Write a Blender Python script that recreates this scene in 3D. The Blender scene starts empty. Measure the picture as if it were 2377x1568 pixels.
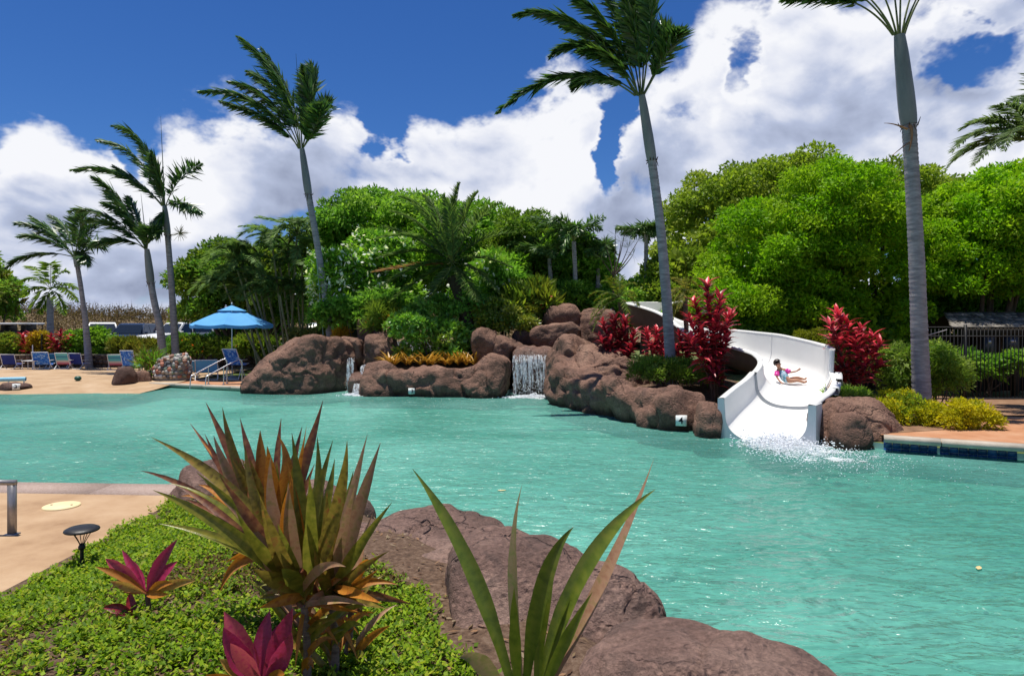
import bpy, bmesh, math, random
import numpy as np
from mathutils import Vector, Matrix, Quaternion

sc = bpy.context.scene
C = sc.collection
R = math.radians
random.seed(4)
# ------------------------------------------------------------------ camera
FPX, CX, HY, EYE = 1549.0, 1188.5, 754.0, 2.5
cam_d = bpy.data.cameras.new('camera')
cam = bpy.data.objects.new('camera', cam_d); C.objects.link(cam)
cam.location = (0, 0, EYE); cam.rotation_euler = (R(90), 0, 0)
cam_d.sensor_width = 36.0; cam_d.lens = 36.0 * FPX / 2377.0
cam_d.shift_y = -(1568/2 - HY) / 2377.0
cam_d.clip_start = 0.05; cam_d.clip_end = 6000
sc.camera = cam
# ------------------------------------------------------------------ colour
sc.view_settings.view_transform = 'Standard'
sc.view_settings.look = 'None'
sc.view_settings.gamma = 1.0
sc.view_settings.use_curve_mapping = False
sc.view_settings.exposure = 0.72
sc.render.engine = 'CYCLES'
sc.cycles.max_bounces = 8; sc.cycles.transparent_max_bounces = 24
sc.cycles.diffuse_bounces = 4; sc.cycles.glossy_bounces = 3
sc.cycles.transmission_bounces = 4
sc.cycles.caustics_reflective = False; sc.cycles.caustics_refractive = False
sc.cycles.sample_clamp_indirect = 6
sc.cycles.use_denoising = True
# ------------------------------------------------------------------ sun and sky
SUN = Vector((-0.12, 0.06, 0.99)).normalized()
sun_d = bpy.data.lights.new('sun', 'SUN')
sun_d.energy = 3.9; sun_d.angle = R(0.55); sun_d.color = (1.0, 0.95, 0.86)
sun = bpy.data.objects.new('sun', sun_d); C.objects.link(sun)
sun.rotation_euler = (-SUN).to_track_quat('-Z', 'Y').to_euler()
sun.location = (6, 18, 40)

world = bpy.data.worlds.new('World'); sc.world = world
world.use_nodes = True
def build_sky():
    nt = world.node_tree; nt.nodes.clear()
    N = nt.nodes.new; L = nt.links.new
    def math_(op, a, b=None, c=None, clamp=False):
        n = N('ShaderNodeMath'); n.operation = op; n.use_clamp = clamp
        for i, v in enumerate((a, b, c)):
            if v is None: continue
            if isinstance(v, (int, float)): n.inputs[i].default_value = v
            else: L(v, n.inputs[i])
        return n.outputs[0]
    def vmath(op, a, b=None):
        n = N('ShaderNodeVectorMath'); n.operation = op
        for i, v in enumerate((a, b)):
            if v is None: continue
            if isinstance(v, tuple): n.inputs[i].default_value = v
            else: L(v, n.inputs[i])
        return n
    def mrange(v, a, b, c, d, smooth=True):
        n = N('ShaderNodeMapRange'); n.interpolation_type = 'SMOOTHSTEP' if smooth else 'LINEAR'
        L(v, n.inputs[0])
        for i, x in enumerate((a, b, c, d)): n.inputs[i+1].default_value = x
        return n.outputs[0]
    out = N('ShaderNodeOutputWorld'); bg = N('ShaderNodeBackground'); bg.inputs['Strength'].default_value = 0.11
    L(bg.outputs[0], out.inputs[0])
    sky = N('ShaderNodeTexSky'); sky.sky_type = 'NISHITA'; sky.sun_disc = False
    sky.sun_elevation = math.asin(SUN.z); sky.sun_rotation = math.atan2(SUN.x, SUN.y)
    sky.air_density = 1.0; sky.dust_density = 0.15; sky.ozone_density = 2.6; sky.altitude = 300
    hs = N('ShaderNodeHueSaturation'); hs.inputs['Saturation'].default_value = SKY_SAT
    hs.inputs['Hue'].default_value = SKY_HUE; hs.inputs['Value'].default_value = SKY_VAL
    tn = vmath('MULTIPLY', sky.outputs[0], SKY_TINT); L(tn.outputs[0], hs.inputs['Color'])
    tc = N('ShaderNodeTexCoord'); d = vmath('NORMALIZE', tc.outputs['Generated']).outputs[0]
    sx = N('ShaderNodeSeparateXYZ'); L(d, sx.inputs[0])
    az = math_('ARCTAN2', sx.outputs[0], sx.outputs[1])
    el = math_('ARCSINE', sx.outputs[2])
    cb = N('ShaderNodeCombineXYZ'); L(az, cb.inputs[0]); L(el, cb.inputs[1])
    # domain: a flattened direction so that clouds near the horizon pack more closely
    dd = vmath('MULTIPLY', d, (1.0, 1.0, 1.45)).outputs[0]
    def noise(vec, scale, detail, rough, dist=0.0, off=None):
        n = N('ShaderNodeTexNoise'); n.inputs['Scale'].default_value = scale
        n.inputs['Detail'].default_value = detail; n.inputs['Roughness'].default_value = rough
        n.inputs['Distortion'].default_value = dist
        if off: vec = vmath('ADD', vec, off).outputs[0]
        L(vec, n.inputs['Vector']); return n.outputs['Fac']
    # cloud banks and clear gaps: smooth lobes at the sky directions where they stand
    acc = math_('ADD', mrange(el, 0.10, 0.62, -0.11, -0.24), mrange(el, 0.0, 0.12, 0.30, 0.0))
    wn = N('ShaderNodeTexNoise'); wn.inputs['Scale'].default_value = 7.5; wn.inputs['Detail'].default_value = 5; wn.inputs['Roughness'].default_value = .6; L(dd, wn.inputs['Vector'])
    ws = vmath('SCALE', vmath('SUBTRACT', wn.outputs['Color'], (.5, .5, .5)).outputs[0]); ws.inputs['Scale'].default_value = .17
    cbw = vmath('ADD', cb.outputs[0], ws.outputs[0]).outputs[0]
    for (px, py, rx, ry, w) in BLOBS:
        u = (px - CX) / FPX; v = (HY - py) / FPX
        a0 = math.atan(u); e0 = math.atan(v / math.hypot(1, u)); k = 1 / math.hypot(1, u)
        sx_ = FPX / (rx * k * k); sy_ = FPX / (ry * k)
        df = vmath('SUBTRACT', cbw, (a0, e0, 0)).outputs[0]
        ds = vmath('MULTIPLY', df, (sx_, sy_, 0)).outputs[0]
        ln = vmath('LENGTH', ds).outputs['Value']
        acc = math_('ADD', acc, mrange(ln, 0.40, 1.25, w * 1.12, 0.0))
    def dens(off):
        o = (off[0] + 3.1, off[1] + 1.7, off[2] + 0.4)
        n1 = noise(dd, 3.4, 8, 0.58, 0.3, o)
        wv = N('ShaderNodeTexNoise'); wv.inputs['Scale'].default_value = 6; wv.inputs['Detail'].default_value = 3
        p = vmath('ADD', dd, o).outputs[0]; L(p, wv.inputs['Vector'])
        wo = vmath('SCALE', vmath('SUBTRACT', wv.outputs['Color'], (.5, .5, .5)).outputs[0]); wo.inputs['Scale'].default_value = .10
        vo = N('ShaderNodeTexVoronoi'); vo.feature = 'F1'; vo.inputs['Scale'].default_value = 8.5; vo.inputs['Detail'].default_value = 3.0
        vo.inputs['Roughness'].default_value = .55; vo.normalize = True
        L(vmath('ADD', p, wo.outputs[0]).outputs[0], vo.inputs['Vector'])
        return math_('ADD', math_('MULTIPLY_ADD', n1, 1.75, -0.375), math_('MULTIPLY_ADD', vo.outputs['Distance'], -CV, CV * .42))
    n0 = dens((0, 0, 0)); n1 = dens((-0.010, 0.0, 0.026)); n1b = noise(dd, 3.4, 4, 0.5, 0.3, (3.1 - .05, 1.7, 0.4 + .11)); n0b = noise(dd, 3.4, 4, 0.5, 0.3, (3.1, 1.7, 0.4))
    fine = noise(dd, 22.0, 6, 0.62, 0.3)
    den = math_('ADD', math_('ADD', n0, acc), math_('MULTIPLY', math_('SUBTRACT', fine, 0.5), 0.16))
    cov = mrange(den, 0.42, 0.70, 0, 1)
    # light side and shaded side of each billow
    lit = math_('MULTIPLY', math_('SUBTRACT', n0, n1), 1.5)
    lit2 = math_('MULTIPLY', math_('SUBTRACT', n0b, n1b), 3.0)
    thick = mrange(den, 0.60, 1.10, 0.0, 0.42)
    low = mrange(el, 0.02, 0.26, 0.13, 0.0)
    s = math_('ADD', math_('ADD', lit, lit2), 0.84)
    s = math_('SUBTRACT', math_('SUBTRACT', s, thick), low, clamp=True)
    ramp = N('ShaderNodeValToRGB'); L(s, ramp.inputs[0])
    e = ramp.color_ramp.elements
    e[0].position = 0.0; e[0].color = (0.30, 0.345, 0.48, 1)
    e[1].position = 1.0; e[1].color = (0.90, 0.91, 0.95, 1)
    m = e.new(0.45); m.color = (0.47, 0.53, 0.70, 1)
    m = e.new(0.75); m.color = (0.74, 0.77, 0.87, 1)
    sc_ = vmath('SCALE', ramp.outputs[0]); sc_.inputs['Scale'].default_value = 5.7
    mx = N('ShaderNodeMix'); mx.data_type = 'RGBA'
    L(cov, mx.inputs[0]); L(hs.outputs[0], mx.inputs[6]); L(sc_.outputs[0], mx.inputs[7])
    L(mx.outputs[2], bg.inputs['Color'])
    world.cycles.sampling_method = 'MANUAL'; world.cycles.sample_map_resolution = 512
CV = .55
SKY_TINT = (.52, .74, 1.0)
SKY_SAT, SKY_HUE, SKY_VAL = 1.10, 0.508, 0.54
# px, py, rx, ry, weight  (directions read off the photograph)
BLOBS = [
    (150, 430, 150, 130, .26), (60, 560, 240, 150, .24), (330, 420, 130, 100, .20), (560, 400, 210, 130, .26),
    (330, 560, 420, 110, .18), (780, 430, 200, 130, .24), (1060, 400, 190, 130, .28), (1250, 330, 170, 130, .26),
    (1330, 230, 120, 80, .20), (1150, 560, 420, 130, .24), (1500, 440, 130, 170, .26), (1640, 330, 170, 190, .26),
    (1680, 120, 100, 110, .20), (1900, 200, 220, 240, .34), (2160, 300, 260, 200, .34), (2330, 200, 140, 200, .24), (1850, 40, 110, 60, .2),
    (2280, 20, 150, 70, .22), (200, 650, 420, 60, .10),
    (1390, 410, 42, 110, -.40), (1415, 310, 46, 80, -.44), (1440, 240, 50, 50, -.3), (1735, 170, 40, 75, -.34), (2262, 130, 95, 55, -.30),
    (2200, 30, 60, 40, -.14), (1600, 250, 60, 30, -.12), (905, 320, 50, 60, -.30), (310, 370, 40, 40, -.22), (370, 350, 30, 40, -.2),
    (600, 90, 700, 190, -.20), (1100, 60, 420, 150, -.20), (40, 200, 300, 200, -.16), (380, 640, 90, 22, -.14), (100, 690, 120, 18, -.1),
]
build_sky()

# ------------------------------------------------------------------ helpers
def P(px, py, Y):
    "the point at distance Y seen at pixel (px, py) of the 2377 px wide photograph"
    return np.array(((px - CX) / FPX * Y, Y, EYE - (py - HY) / FPX * Y))
def W(px, py, z=0.0):
    Y = (EYE - z) * FPX / (py - HY)
    return np.array(((px - CX) / FPX * Y, Y, z))
def sstep(x, a, b):
    t = np.clip((np.asarray(x, float) - a) / (b - a), 0, 1); return t * t * (3 - 2 * t)
def hsh(i, j, k, s):
    n = (i * 374761393 + j * 668265263 + k * 1274126177 + s * 69069) & 0xffffffff
    n = ((n ^ (n >> 13)) * 1274126177) & 0xffffffff
    n = ((n ^ (n >> 16)) * 2246822519) & 0xffffffff
    return ((n ^ (n >> 15)) & 0xffffff) / 8388607.5 - 1.0
def vnoise(Pn, s=0):
    Pn = np.asarray(Pn, float); I = np.floor(Pn).astype(np.int64); f = Pn - I
    u = f * f * f * (f * (f * 6 - 15) + 10); out = 0
    for a in (0, 1):
        for b in (0, 1):
            for c in (0, 1):
                w = (u[:, 0] if a else 1 - u[:, 0]) * (u[:, 1] if b else 1 - u[:, 1]) * (u[:, 2] if c else 1 - u[:, 2])
                out = out + w * hsh(I[:, 0] + a, I[:, 1] + b, I[:, 2] + c, s)
    return out
def fbm(Pn, s=0, o=4, g=.5):
    t = 0; a = 1.0; Pn = np.asarray(Pn, float)
    for k in range(o):
        t = t + a * vnoise(Pn * 2 ** k + 17.3 * k, s + k); a *= g
    return t
def nrm(v):
    v = np.asarray(v, float); return v / (np.linalg.norm(v, axis=-1, keepdims=True) + 1e-12)

class MB:
    "collects geometry; build() links it as one mesh object"
    def __init__(s): s.V = []; s.F = []; s.C = []; s.n = 0
    def add(s, V, F, col=None):
        V = np.asarray(V, float).reshape(-1, 3); F = np.asarray(F, np.int64)
        s.V.append(V); s.F.append(F + s.n); s.n += len(V)
        if col is None: col = (1, 1, 1)
        col = np.asarray(col, float)
        if col.ndim == 1: col = np.tile(col, (len(V), 1))
        s.C.append(col); return s
    def mesh(s, name, mat, origin=(0, 0, 0), smooth=False, col=False):
        V = np.concatenate(s.V) - np.asarray(origin, float)
        me = bpy.data.meshes.new(name)
        me.vertices.add(len(V)); me.vertices.foreach_set('co', V.ravel())
        li = np.concatenate([f.ravel() for f in s.F]); cnt = np.concatenate([np.full(len(f), f.shape[1]) for f in s.F])
        st = np.concatenate(([0], np.cumsum(cnt)[:-1]))
        me.loops.add(len(li)); me.loops.foreach_set('vertex_index', li.astype(np.int32))
        me.polygons.add(len(cnt)); me.polygons.foreach_set('loop_start', st.astype(np.int32))
        if smooth: me.polygons.foreach_set('use_smooth', np.ones(len(cnt), bool))
        me.update(calc_edges=True); me.validate()
        if col:
            at = me.color_attributes.new('Col', 'FLOAT_COLOR', 'POINT')
            cc = np.concatenate(s.C); at.data.foreach_set('color', np.c_[cc, np.ones(len(cc))].ravel())
        if mat: me.materials.append(mat)
        return me
    def build(s, name, mat, parent=None, smooth=False, col=False):
        org = ORG.get(parent.name, (0, 0, 0)) if parent else (0, 0, 0)
        me = s.mesh(name, mat, org, smooth, col)
        return link(name, me, parent)
ORG = {}
def link(name, me, parent=None):
    o = bpy.data.objects.new(name, me); C.objects.link(o)
    if parent: o.parent = parent; ORG[o.name] = ORG.get(parent.name, (0, 0, 0))
    return o
def tag(o, label=None, cat=None, group=None, kind=None):
    if label: o['label'] = label
    if cat: o['category'] = cat
    if group: o['group'] = group
    if kind: o['kind'] = kind
    return o
def thing(name, loc, label, cat, group=None):
    o = bpy.data.objects.new(name, None); C.objects.link(o)
    o.location = [float(x) for x in loc]; o.empty_display_size = .2
    ORG[o.name] = tuple(float(x) for x in loc)
    return tag(o, label, cat, group)
def single(mb, name, mat, base, label, cat, group=None, smooth=False, col=False):
    "a thing that is one mesh, its origin at its base"
    me = mb.mesh(name, mat, base, smooth, col); o = link(name, me); o.location = [float(x) for x in base]
    return tag(o, label, cat, group)
def copy_tree(o, parent=None):
    c = o.copy(); C.objects.link(c)
    if parent: c.parent = parent
    for ch in list(o.children): copy_tree(ch, c)
    return c

def box(c, s, rz=0.0, M=None):
    x, y, z = [q / 2 for q in s]
    V = np.array([(-x,-y,-z),(x,-y,-z),(x,y,-z),(-x,y,-z),(-x,-y,z),(x,-y,z),(x,y,z),(-x,y,z)], float)
    if rz:
        cr, sr = math.cos(rz), math.sin(rz); V = V @ np.array([[cr, sr, 0], [-sr, cr, 0], [0, 0, 1]])
    if M is not None: V = V @ np.asarray(M).T
    return V + np.asarray(c, float), np.array([(0,3,2,1),(4,5,6,7),(0,1,5,4),(1,2,6,5),(2,3,7,6),(3,0,4,7)])
def tube(pts, rad, n=8, cap=True, flat=1.0):
    pts = np.asarray(pts, float); m = len(pts); rad = np.broadcast_to(np.asarray(rad, float), (m,))
    T = nrm(np.gradient(pts, axis=0)); up = np.array((0, 0, 1.0))
    if abs(T[0] @ up) > .9: up = np.array((0, 1.0, 0))
    V = []; Nn = nrm(np.cross(T[0], up))
    for i in range(m):
        Nn = nrm(Nn - T[i] * (Nn @ T[i])); B = np.cross(T[i], Nn)
        a = np.linspace(0, 2 * math.pi, n, endpoint=False)
        V.append(pts[i] + rad[i] * (np.cos(a)[:, None] * Nn + flat * np.sin(a)[:, None] * B))
    V = np.concatenate(V); F = []
    i = np.arange(m - 1)[:, None] * n; j = np.arange(n)[None]; k = (j + 1) % n
    F = np.stack([i + j, i + k, i + n + k, i + n + j], -1).reshape(-1, 4)
    return V, F[:, ::-1]
def lathe(prof, c, n=20):
    prof = np.asarray(prof, float); a = np.linspace(0, 2 * math.pi, n, endpoint=False); m = len(prof)
    V = np.stack([prof[:, 0:1] * np.cos(a), prof[:, 0:1] * np.sin(a), np.repeat(prof[:, 1:2], n, 1)], -1).reshape(-1, 3) + np.asarray(c, float)
    i = np.arange(m - 1)[:, None] * n; j = np.arange(n)[None]; k = (j + 1) % n
    return V, np.stack([i + j, i + k, i + n + k, i + n + j], -1).reshape(-1, 4)
_ico = {}
def ico(sub):
    if sub not in _ico:
        bm = bmesh.new(); bmesh.ops.create_icosphere(bm, subdivisions=sub, radius=1.0); bm.verts.ensure_lookup_table()
        _ico[sub] = (np.array([v.co[:] for v in bm.verts]), np.array([[v.index for v in f.verts] for f in bm.faces])); bm.free()
    return _ico[sub]
def grid(fz, x0, x1, y0, y1, nx, ny):
    xs, ys = np.meshgrid(np.linspace(x0, x1, nx), np.linspace(y0, y1, ny))
    V = np.stack([xs, ys, fz(xs, ys)], -1).reshape(-1, 3)
    i, j = np.meshgrid(np.arange(nx - 1), np.arange(ny - 1)); a = (j * nx + i).ravel()
    return V, np.stack([a, a + 1, a + nx + 1, a + nx], -1)
def polyfill(outer, holes=(), z=0.0):
    bm = bmesh.new(); es = []
    for loop in [outer, *holes]:
        vs = [bm.verts.new((p[0], p[1], z if len(p) < 3 else p[2])) for p in loop]
        es += [bm.edges.new((vs[i], vs[(i + 1) % len(vs)])) for i in range(len(vs))]
    bmesh.ops.triangle_fill(bm, use_beauty=True, use_dissolve=False, edges=es, normal=(0, 0, 1))
    bmesh.ops.recalc_face_normals(bm, faces=bm.faces)
    for f in bm.faces:
        if f.normal.z < 0: f.normal_flip()
    bm.verts.ensure_lookup_table()
    r = np.array([v.co[:] for v in bm.verts]), np.array([[v.index for v in f.verts] for f in bm.faces]); bm.free(); return r
def bez(p0, p1, p2, n):
    t = np.linspace(0, 1, n)[:, None]; p0, p1, p2 = map(np.asarray, (p0, p1, p2))
    return (1 - t) ** 2 * p0 + 2 * t * (1 - t) * p1 + t * t * p2

# ------------------------------------------------------------------ materials
def new_mat(name):
    m = bpy.data.materials.new(name); m.use_nodes = True
    nt = m.node_tree; b = nt.nodes['Principled BSDF']; return m, nt, b
def pmat(name, cols, scale=3.0, rough=.7, bump=.3, bscale=None, detail=6, spec=.3, stretch=(1, 1, 1), metallic=0.0, dist=.02, coord='Object', pos=None, attr=False, rnd=0.0):
    "noise-mottled surface: cols is a list of base colours the thing itself has"
    m, nt, b = new_mat(name); N = nt.nodes.new; L = nt.links.new
    tc = N('ShaderNodeTexCoord'); mp = N('ShaderNodeMapping'); mp.inputs['Scale'].default_value = stretch
    L(tc.outputs[coord], mp.inputs[0])
    n = N('ShaderNodeTexNoise'); n.inputs['Scale'].default_value = scale; n.inputs['Detail'].default_value = detail
    n.inputs['Roughness'].default_value = .65; L(mp.outputs[0], n.inputs['Vector'])
    r = N('ShaderNodeValToRGB'); L(n.outputs['Fac'], r.inputs[0])
    k = len(cols); ps = pos or [.3 + .4 * i / max(1, k - 1) for i in range(k)]
    e = r.color_ramp.elements
    while len(e) < k: e.new(.5)
    for i, c in enumerate(cols): e[i].position = ps[i]; e[i].color = (*c, 1)
    if k == 1: e[1].color = (*cols[0], 1)
    co = r.outputs[0]
    if attr:
        a = N('ShaderNodeVertexColor'); a.layer_name = 'Col'
        x = N('ShaderNodeMix'); x.data_type = 'RGBA'; x.blend_type = 'MULTIPLY'; x.inputs[0].default_value = 1
        L(co, x.inputs[6]); L(a.outputs[0], x.inputs[7]); co = x.outputs[2]
    if rnd:
        oi = N('ShaderNodeObjectInfo'); mr = N('ShaderNodeMapRange'); L(oi.outputs['Random'], mr.inputs[0])
        mr.inputs[3].default_value = 1 - rnd; mr.inputs[4].default_value = 1 + rnd
        x = N('ShaderNodeVectorMath'); x.operation = 'SCALE'; L(co, x.inputs[0]); L(mr.outputs[0], x.inputs['Scale']); co = x.outputs[0]
    L(co, b.inputs['Base Color'])
    b.inputs['Roughness'].default_value = rough; b.inputs['Metallic'].default_value = metallic
    b.inputs['Specular IOR Level'].default_value = spec
    if bump:
        n2 = N('ShaderNodeTexNoise'); n2.inputs['Scale'].default_value = bscale or scale * 4; n2.inputs['Detail'].default_value = 8
        n2.inputs['Roughness'].default_value = .7; L(mp.outputs[0], n2.inputs['Vector'])
        bp = N('ShaderNodeBump'); bp.inputs['Strength'].default_value = bump; bp.inputs['Distance'].default_value = dist
        L(n2.outputs['Fac'], bp.inputs['Height']); L(bp.outputs[0], b.inputs['Normal'])
    return m
def leaf_mat(name, rough=.45, trans=.35, spec=.35, rnd=.12):
    "leaf blades coloured per leaf by the Col attribute; light passes through them"
    m, nt, b = new_mat(name); N = nt.nodes.new; L = nt.links.new
    a = N('ShaderNodeVertexColor'); a.layer_name = 'Col'
    oi = N('ShaderNodeObjectInfo'); mr = N('ShaderNodeMapRange'); L(oi.outputs['Random'], mr.inputs[0])
    mr.inputs[3].default_value = 1 - rnd; mr.inputs[4].default_value = 1 + rnd
    x = N('ShaderNodeVectorMath'); x.operation = 'SCALE'; L(a.outputs[0], x.inputs[0]); L(mr.outputs[0], x.inputs['Scale'])
    b.inputs['Roughness'].default_value = rough; b.inputs['Specular IOR Level'].default_value = spec
    L(x.outputs[0], b.inputs['Base Color'])
    t = N('ShaderNodeBsdfTranslucent')
    g = N('ShaderNodeVectorMath'); g.operation = 'MULTIPLY'; L(x.outputs[0], g.inputs[0]); g.inputs[1].default_value = (1.25, 1.3, .7)
    L(g.outputs[0], t.inputs[0])
    mx = N('ShaderNodeMixShader'); mx.inputs[0].default_value = trans
    L(b.outputs[0], mx.inputs[1]); L(t.outputs[0], mx.inputs[2]); L(mx.outputs[0], nt.nodes['Material Output'].inputs[0])
    return m
LEAF = leaf_mat('leaf', .55, .45, .16)
GLOSSY_LEAF = leaf_mat('glossy_leaf', .35, .28, .5)

def rock_mat(name, tint=(1, 1, 1), wet=False):
    m, nt, b = new_mat(name); N = nt.nodes.new; L = nt.links.new
    geo = N('ShaderNodeNewGeometry')
    def nz(sc_, det, ro=.65, dist=0):
        n = N('ShaderNodeTexNoise'); n.inputs['Scale'].default_value = sc_; n.inputs['Detail'].default_value = det
        n.inputs['Roughness'].default_value = ro; n.inputs['Distortion'].default_value = dist
        L(geo.outputs['Position'], n.inputs['Vector']); return n.outputs['Fac']
    big = nz(1.1, 5, .6, .4)
    r = N('ShaderNodeValToRGB'); L(big, r.inputs[0]); e = r.color_ramp.elements
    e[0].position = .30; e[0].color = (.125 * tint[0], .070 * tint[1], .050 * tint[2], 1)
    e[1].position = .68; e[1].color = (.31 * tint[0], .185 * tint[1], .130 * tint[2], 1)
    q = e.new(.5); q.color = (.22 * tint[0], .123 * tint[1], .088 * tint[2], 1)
    fine = nz(24, 6, .75)
    fr = N('ShaderNodeMapRange'); L(fine, fr.inputs[0]); fr.inputs[1].default_value = .35; fr.inputs[2].default_value = .65
    fr.inputs[3].default_value = .62; fr.inputs[4].default_value = 1.28
    mu = N('ShaderNodeVectorMath'); mu.operation = 'SCALE'; L(r.outputs[0], mu.inputs[0]); L(fr.outputs[0], mu.inputs['Scale'])
    # dark water-stain: streaky mineral film, heavier in patches
    st = nz(2.3, 4, .6, 1.2)
    sm = N('ShaderNodeMapRange'); sm.interpolation_type = 'SMOOTHSTEP'; L(st, sm.inputs[0])
    sm.inputs[1].default_value = .54; sm.inputs[2].default_value = .68; sm.inputs[3].default_value = 0; sm.inputs[4].default_value = .42
    mx = N('ShaderNodeMix'); mx.data_type = 'RGBA'; L(sm.outputs[0], mx.inputs[0]); L(mu.outputs[0], mx.inputs[6])
    mx.inputs[7].default_value = (.075, .055, .05, 1)
    # water line: the splash zone just above the pool stays damp
    sp = N('ShaderNodeSeparateXYZ'); L(geo.outputs['Position'], sp.inputs[0])
    dz = N('ShaderNodeMath'); dz.operation = 'ADD'; L(sp.outputs[2], dz.inputs[0])
    wv = N('ShaderNodeMath'); wv.operation = 'MULTIPLY'; L(st, wv.inputs[0]); wv.inputs[1].default_value = -.25; L(wv.outputs[0], dz.inputs[1])
    wm = N('ShaderNodeMapRange'); L(dz.outputs[0], wm.inputs[0]); wm.inputs[1].default_value = -.04; wm.inputs[2].default_value = .12
    wm.inputs[3].default_value = .32; wm.inputs[4].default_value = 1.0
    dk = N('ShaderNodeVectorMath'); dk.operation = 'SCALE'; L(mx.outputs[2], dk.inputs[0]); L(wm.outputs[0], dk.inputs['Scale'])
    L(dk.outputs[0], b.inputs['Base Color'])
    b.inputs['Roughness'].default_value = .35 if wet else .82; b.inputs['Specular IOR Level'].default_value = .5 if wet else .25
    # pits and grain
    vo = N('ShaderNodeTexVoronoi'); vo.inputs['Scale'].default_value = 13; L(geo.outputs['Position'], vo.inputs['Vector'])
    pm = N('ShaderNodeMapRange'); L(vo.outputs['Distance'], pm.inputs[0]); pm.inputs[1].default_value = .05; pm.inputs[2].default_value = .35
    med = nz(7, 8, .72, .5)
    s1 = N('ShaderNodeMath'); s1.operation = 'MULTIPLY_ADD'; L(med, s1.inputs[0]); s1.inputs[1].default_value = 3.0; L(pm.outputs[0], s1.inputs[2])
    s2 = N('ShaderNodeMath'); s2.operation = 'MULTIPLY_ADD'; L(fine, s2.inputs[0]); s2.inputs[1].default_value = 1.4; L(s1.outputs[0], s2.inputs[2])
    wp_ = N('ShaderNodeTexNoise'); wp_.inputs['Scale'].default_value = 1.6; wp_.inputs['Detail'].default_value = 5; L(geo.outputs['Position'], wp_.inputs['Vector'])
    wv_ = N('ShaderNodeVectorMath'); wv_.operation = 'MULTIPLY_ADD'; L(wp_.outputs['Color'], wv_.inputs[0]); wv_.inputs[1].default_value = (1.1, 1.1, 1.1); L(geo.outputs['Position'], wv_.inputs[2])
    ve = N('ShaderNodeTexVoronoi'); ve.feature = 'DISTANCE_TO_EDGE'; ve.inputs['Scale'].default_value = 1.15; L(wv_.outputs[0], ve.inputs['Vector'])
    cm = N('ShaderNodeMapRange'); cm.interpolation_type = 'SMOOTHSTEP'; L(ve.outputs['Distance'], cm.inputs[0]); cm.inputs[1].default_value = 0; cm.inputs[2].default_value = .035; cm.inputs[3].default_value = -2.6; cm.inputs[4].default_value = 0
    mk = N('ShaderNodeMapRange'); mk.interpolation_type = 'SMOOTHSTEP'; L(nz(.9, 3, .6), mk.inputs[0]); mk.inputs[1].default_value = .47; mk.inputs[2].default_value = .60
    s3 = N('ShaderNodeMath'); s3.operation = 'MULTIPLY_ADD'; L(cm.outputs[0], s3.inputs[0]); L(mk.outputs[0], s3.inputs[1]); L(s2.outputs[0], s3.inputs[2]); s2 = s3
    bp = N('ShaderNodeBump'); bp.inputs['Strength'].default_value = .9; bp.inputs['Distance'].default_value = .032
    L(s2.outputs[0], bp.inputs['Height']); L(bp.outputs[0], b.inputs['Normal'])
    return m
ROCK = rock_mat('brown_rock'); ROCK_PINK = rock_mat('pinkish_rock', (1.0, 1.10, 1.24)); ROCK_WET = rock_mat('wet_rock', (.8, .75, .75), True)
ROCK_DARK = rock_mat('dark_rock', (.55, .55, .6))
MULCH = pmat('bark_mulch', [(.045, .026, .016), (.11, .065, .04), (.19, .13, .09)], 22, .9, .8, 40, dist=.03)
SOIL = pmat('red_soil', [(.10, .052, .03), (.20, .11, .062), (.27, .17, .10)], 3, .95, .5, 30)
LAWN = pmat('lawn', [(.05, .085, .015), (.10, .13, .03), (.19, .17, .06)], 1.2, .9, .8, 60, dist=.03)
WHITE_GEL = pmat('white_gelcoat', [(.66, .66, .64), (.74, .74, .72)], 1.2, .42, .04, 30, spec=.2)
METAL = pmat('brushed_metal', [(.42, .40, .42), (.55, .53, .54)], 30, .35, .05, 60, metallic=.85)
DARK_METAL = pmat('dark_metal', [(.014, .015, .016), (.028, .027, .026)], 8, .45, .1, 60, metallic=.3, spec=.4)
# ------------------------------------------------------------------ the setting
POOL = [(-27, 23.0), (-21, 24.2), (-18.5, 25.2), (-16.6, 26.8), (-15.4, 27.3), (-14.0, 27.0), (-9.9, 25.25), (-8.5, 25.4), (-6.3, 25.7), (-5.3, 25.5),
        (-4.9, 24.0), (-2.5, 23.75), (-.2, 23.9), (-.1, 24.8), (1.5, 24.8), (1.55, 21.6), (2.6, 19.0), (3.4, 17.4), (4.2, 16.0), (4.55, 15.2),
        (6.5, 15.2), (7.0, 14.2), (7.50, 13.36), (8.3, 12.95), (9.5, 12.35), (11.5, 11.2), (14.0, 9.4), (15.0, 5.0), (13, 1.0), (7.5, .6), (4.4, 2.0), (3.1, 3.2), (1.95, 4.3), (1.05, 5.6),
        (.4, 6.0), (-.45, 6.75), (-1.75, 7.95), (-3.0, 9.0), (-3.7, 9.5), (-5.0, 9.82), (-7.7, 9.97), (-14, 10.35), (-27, 11.0)]
GZ = .12
FAR = 2600.0
ground = MB().add(*polyfill([(-FAR, -FAR), (FAR, -FAR), (FAR, FAR), (-FAR, FAR)], [[(-27, 29.0), (-21, 29.4), (-18.5, 29.8), (-16.6, 29.8), (-15.0, 28.6)] + POOL[5:]], GZ)).build('ground', LAWN); tag(ground, kind='structure')
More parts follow.
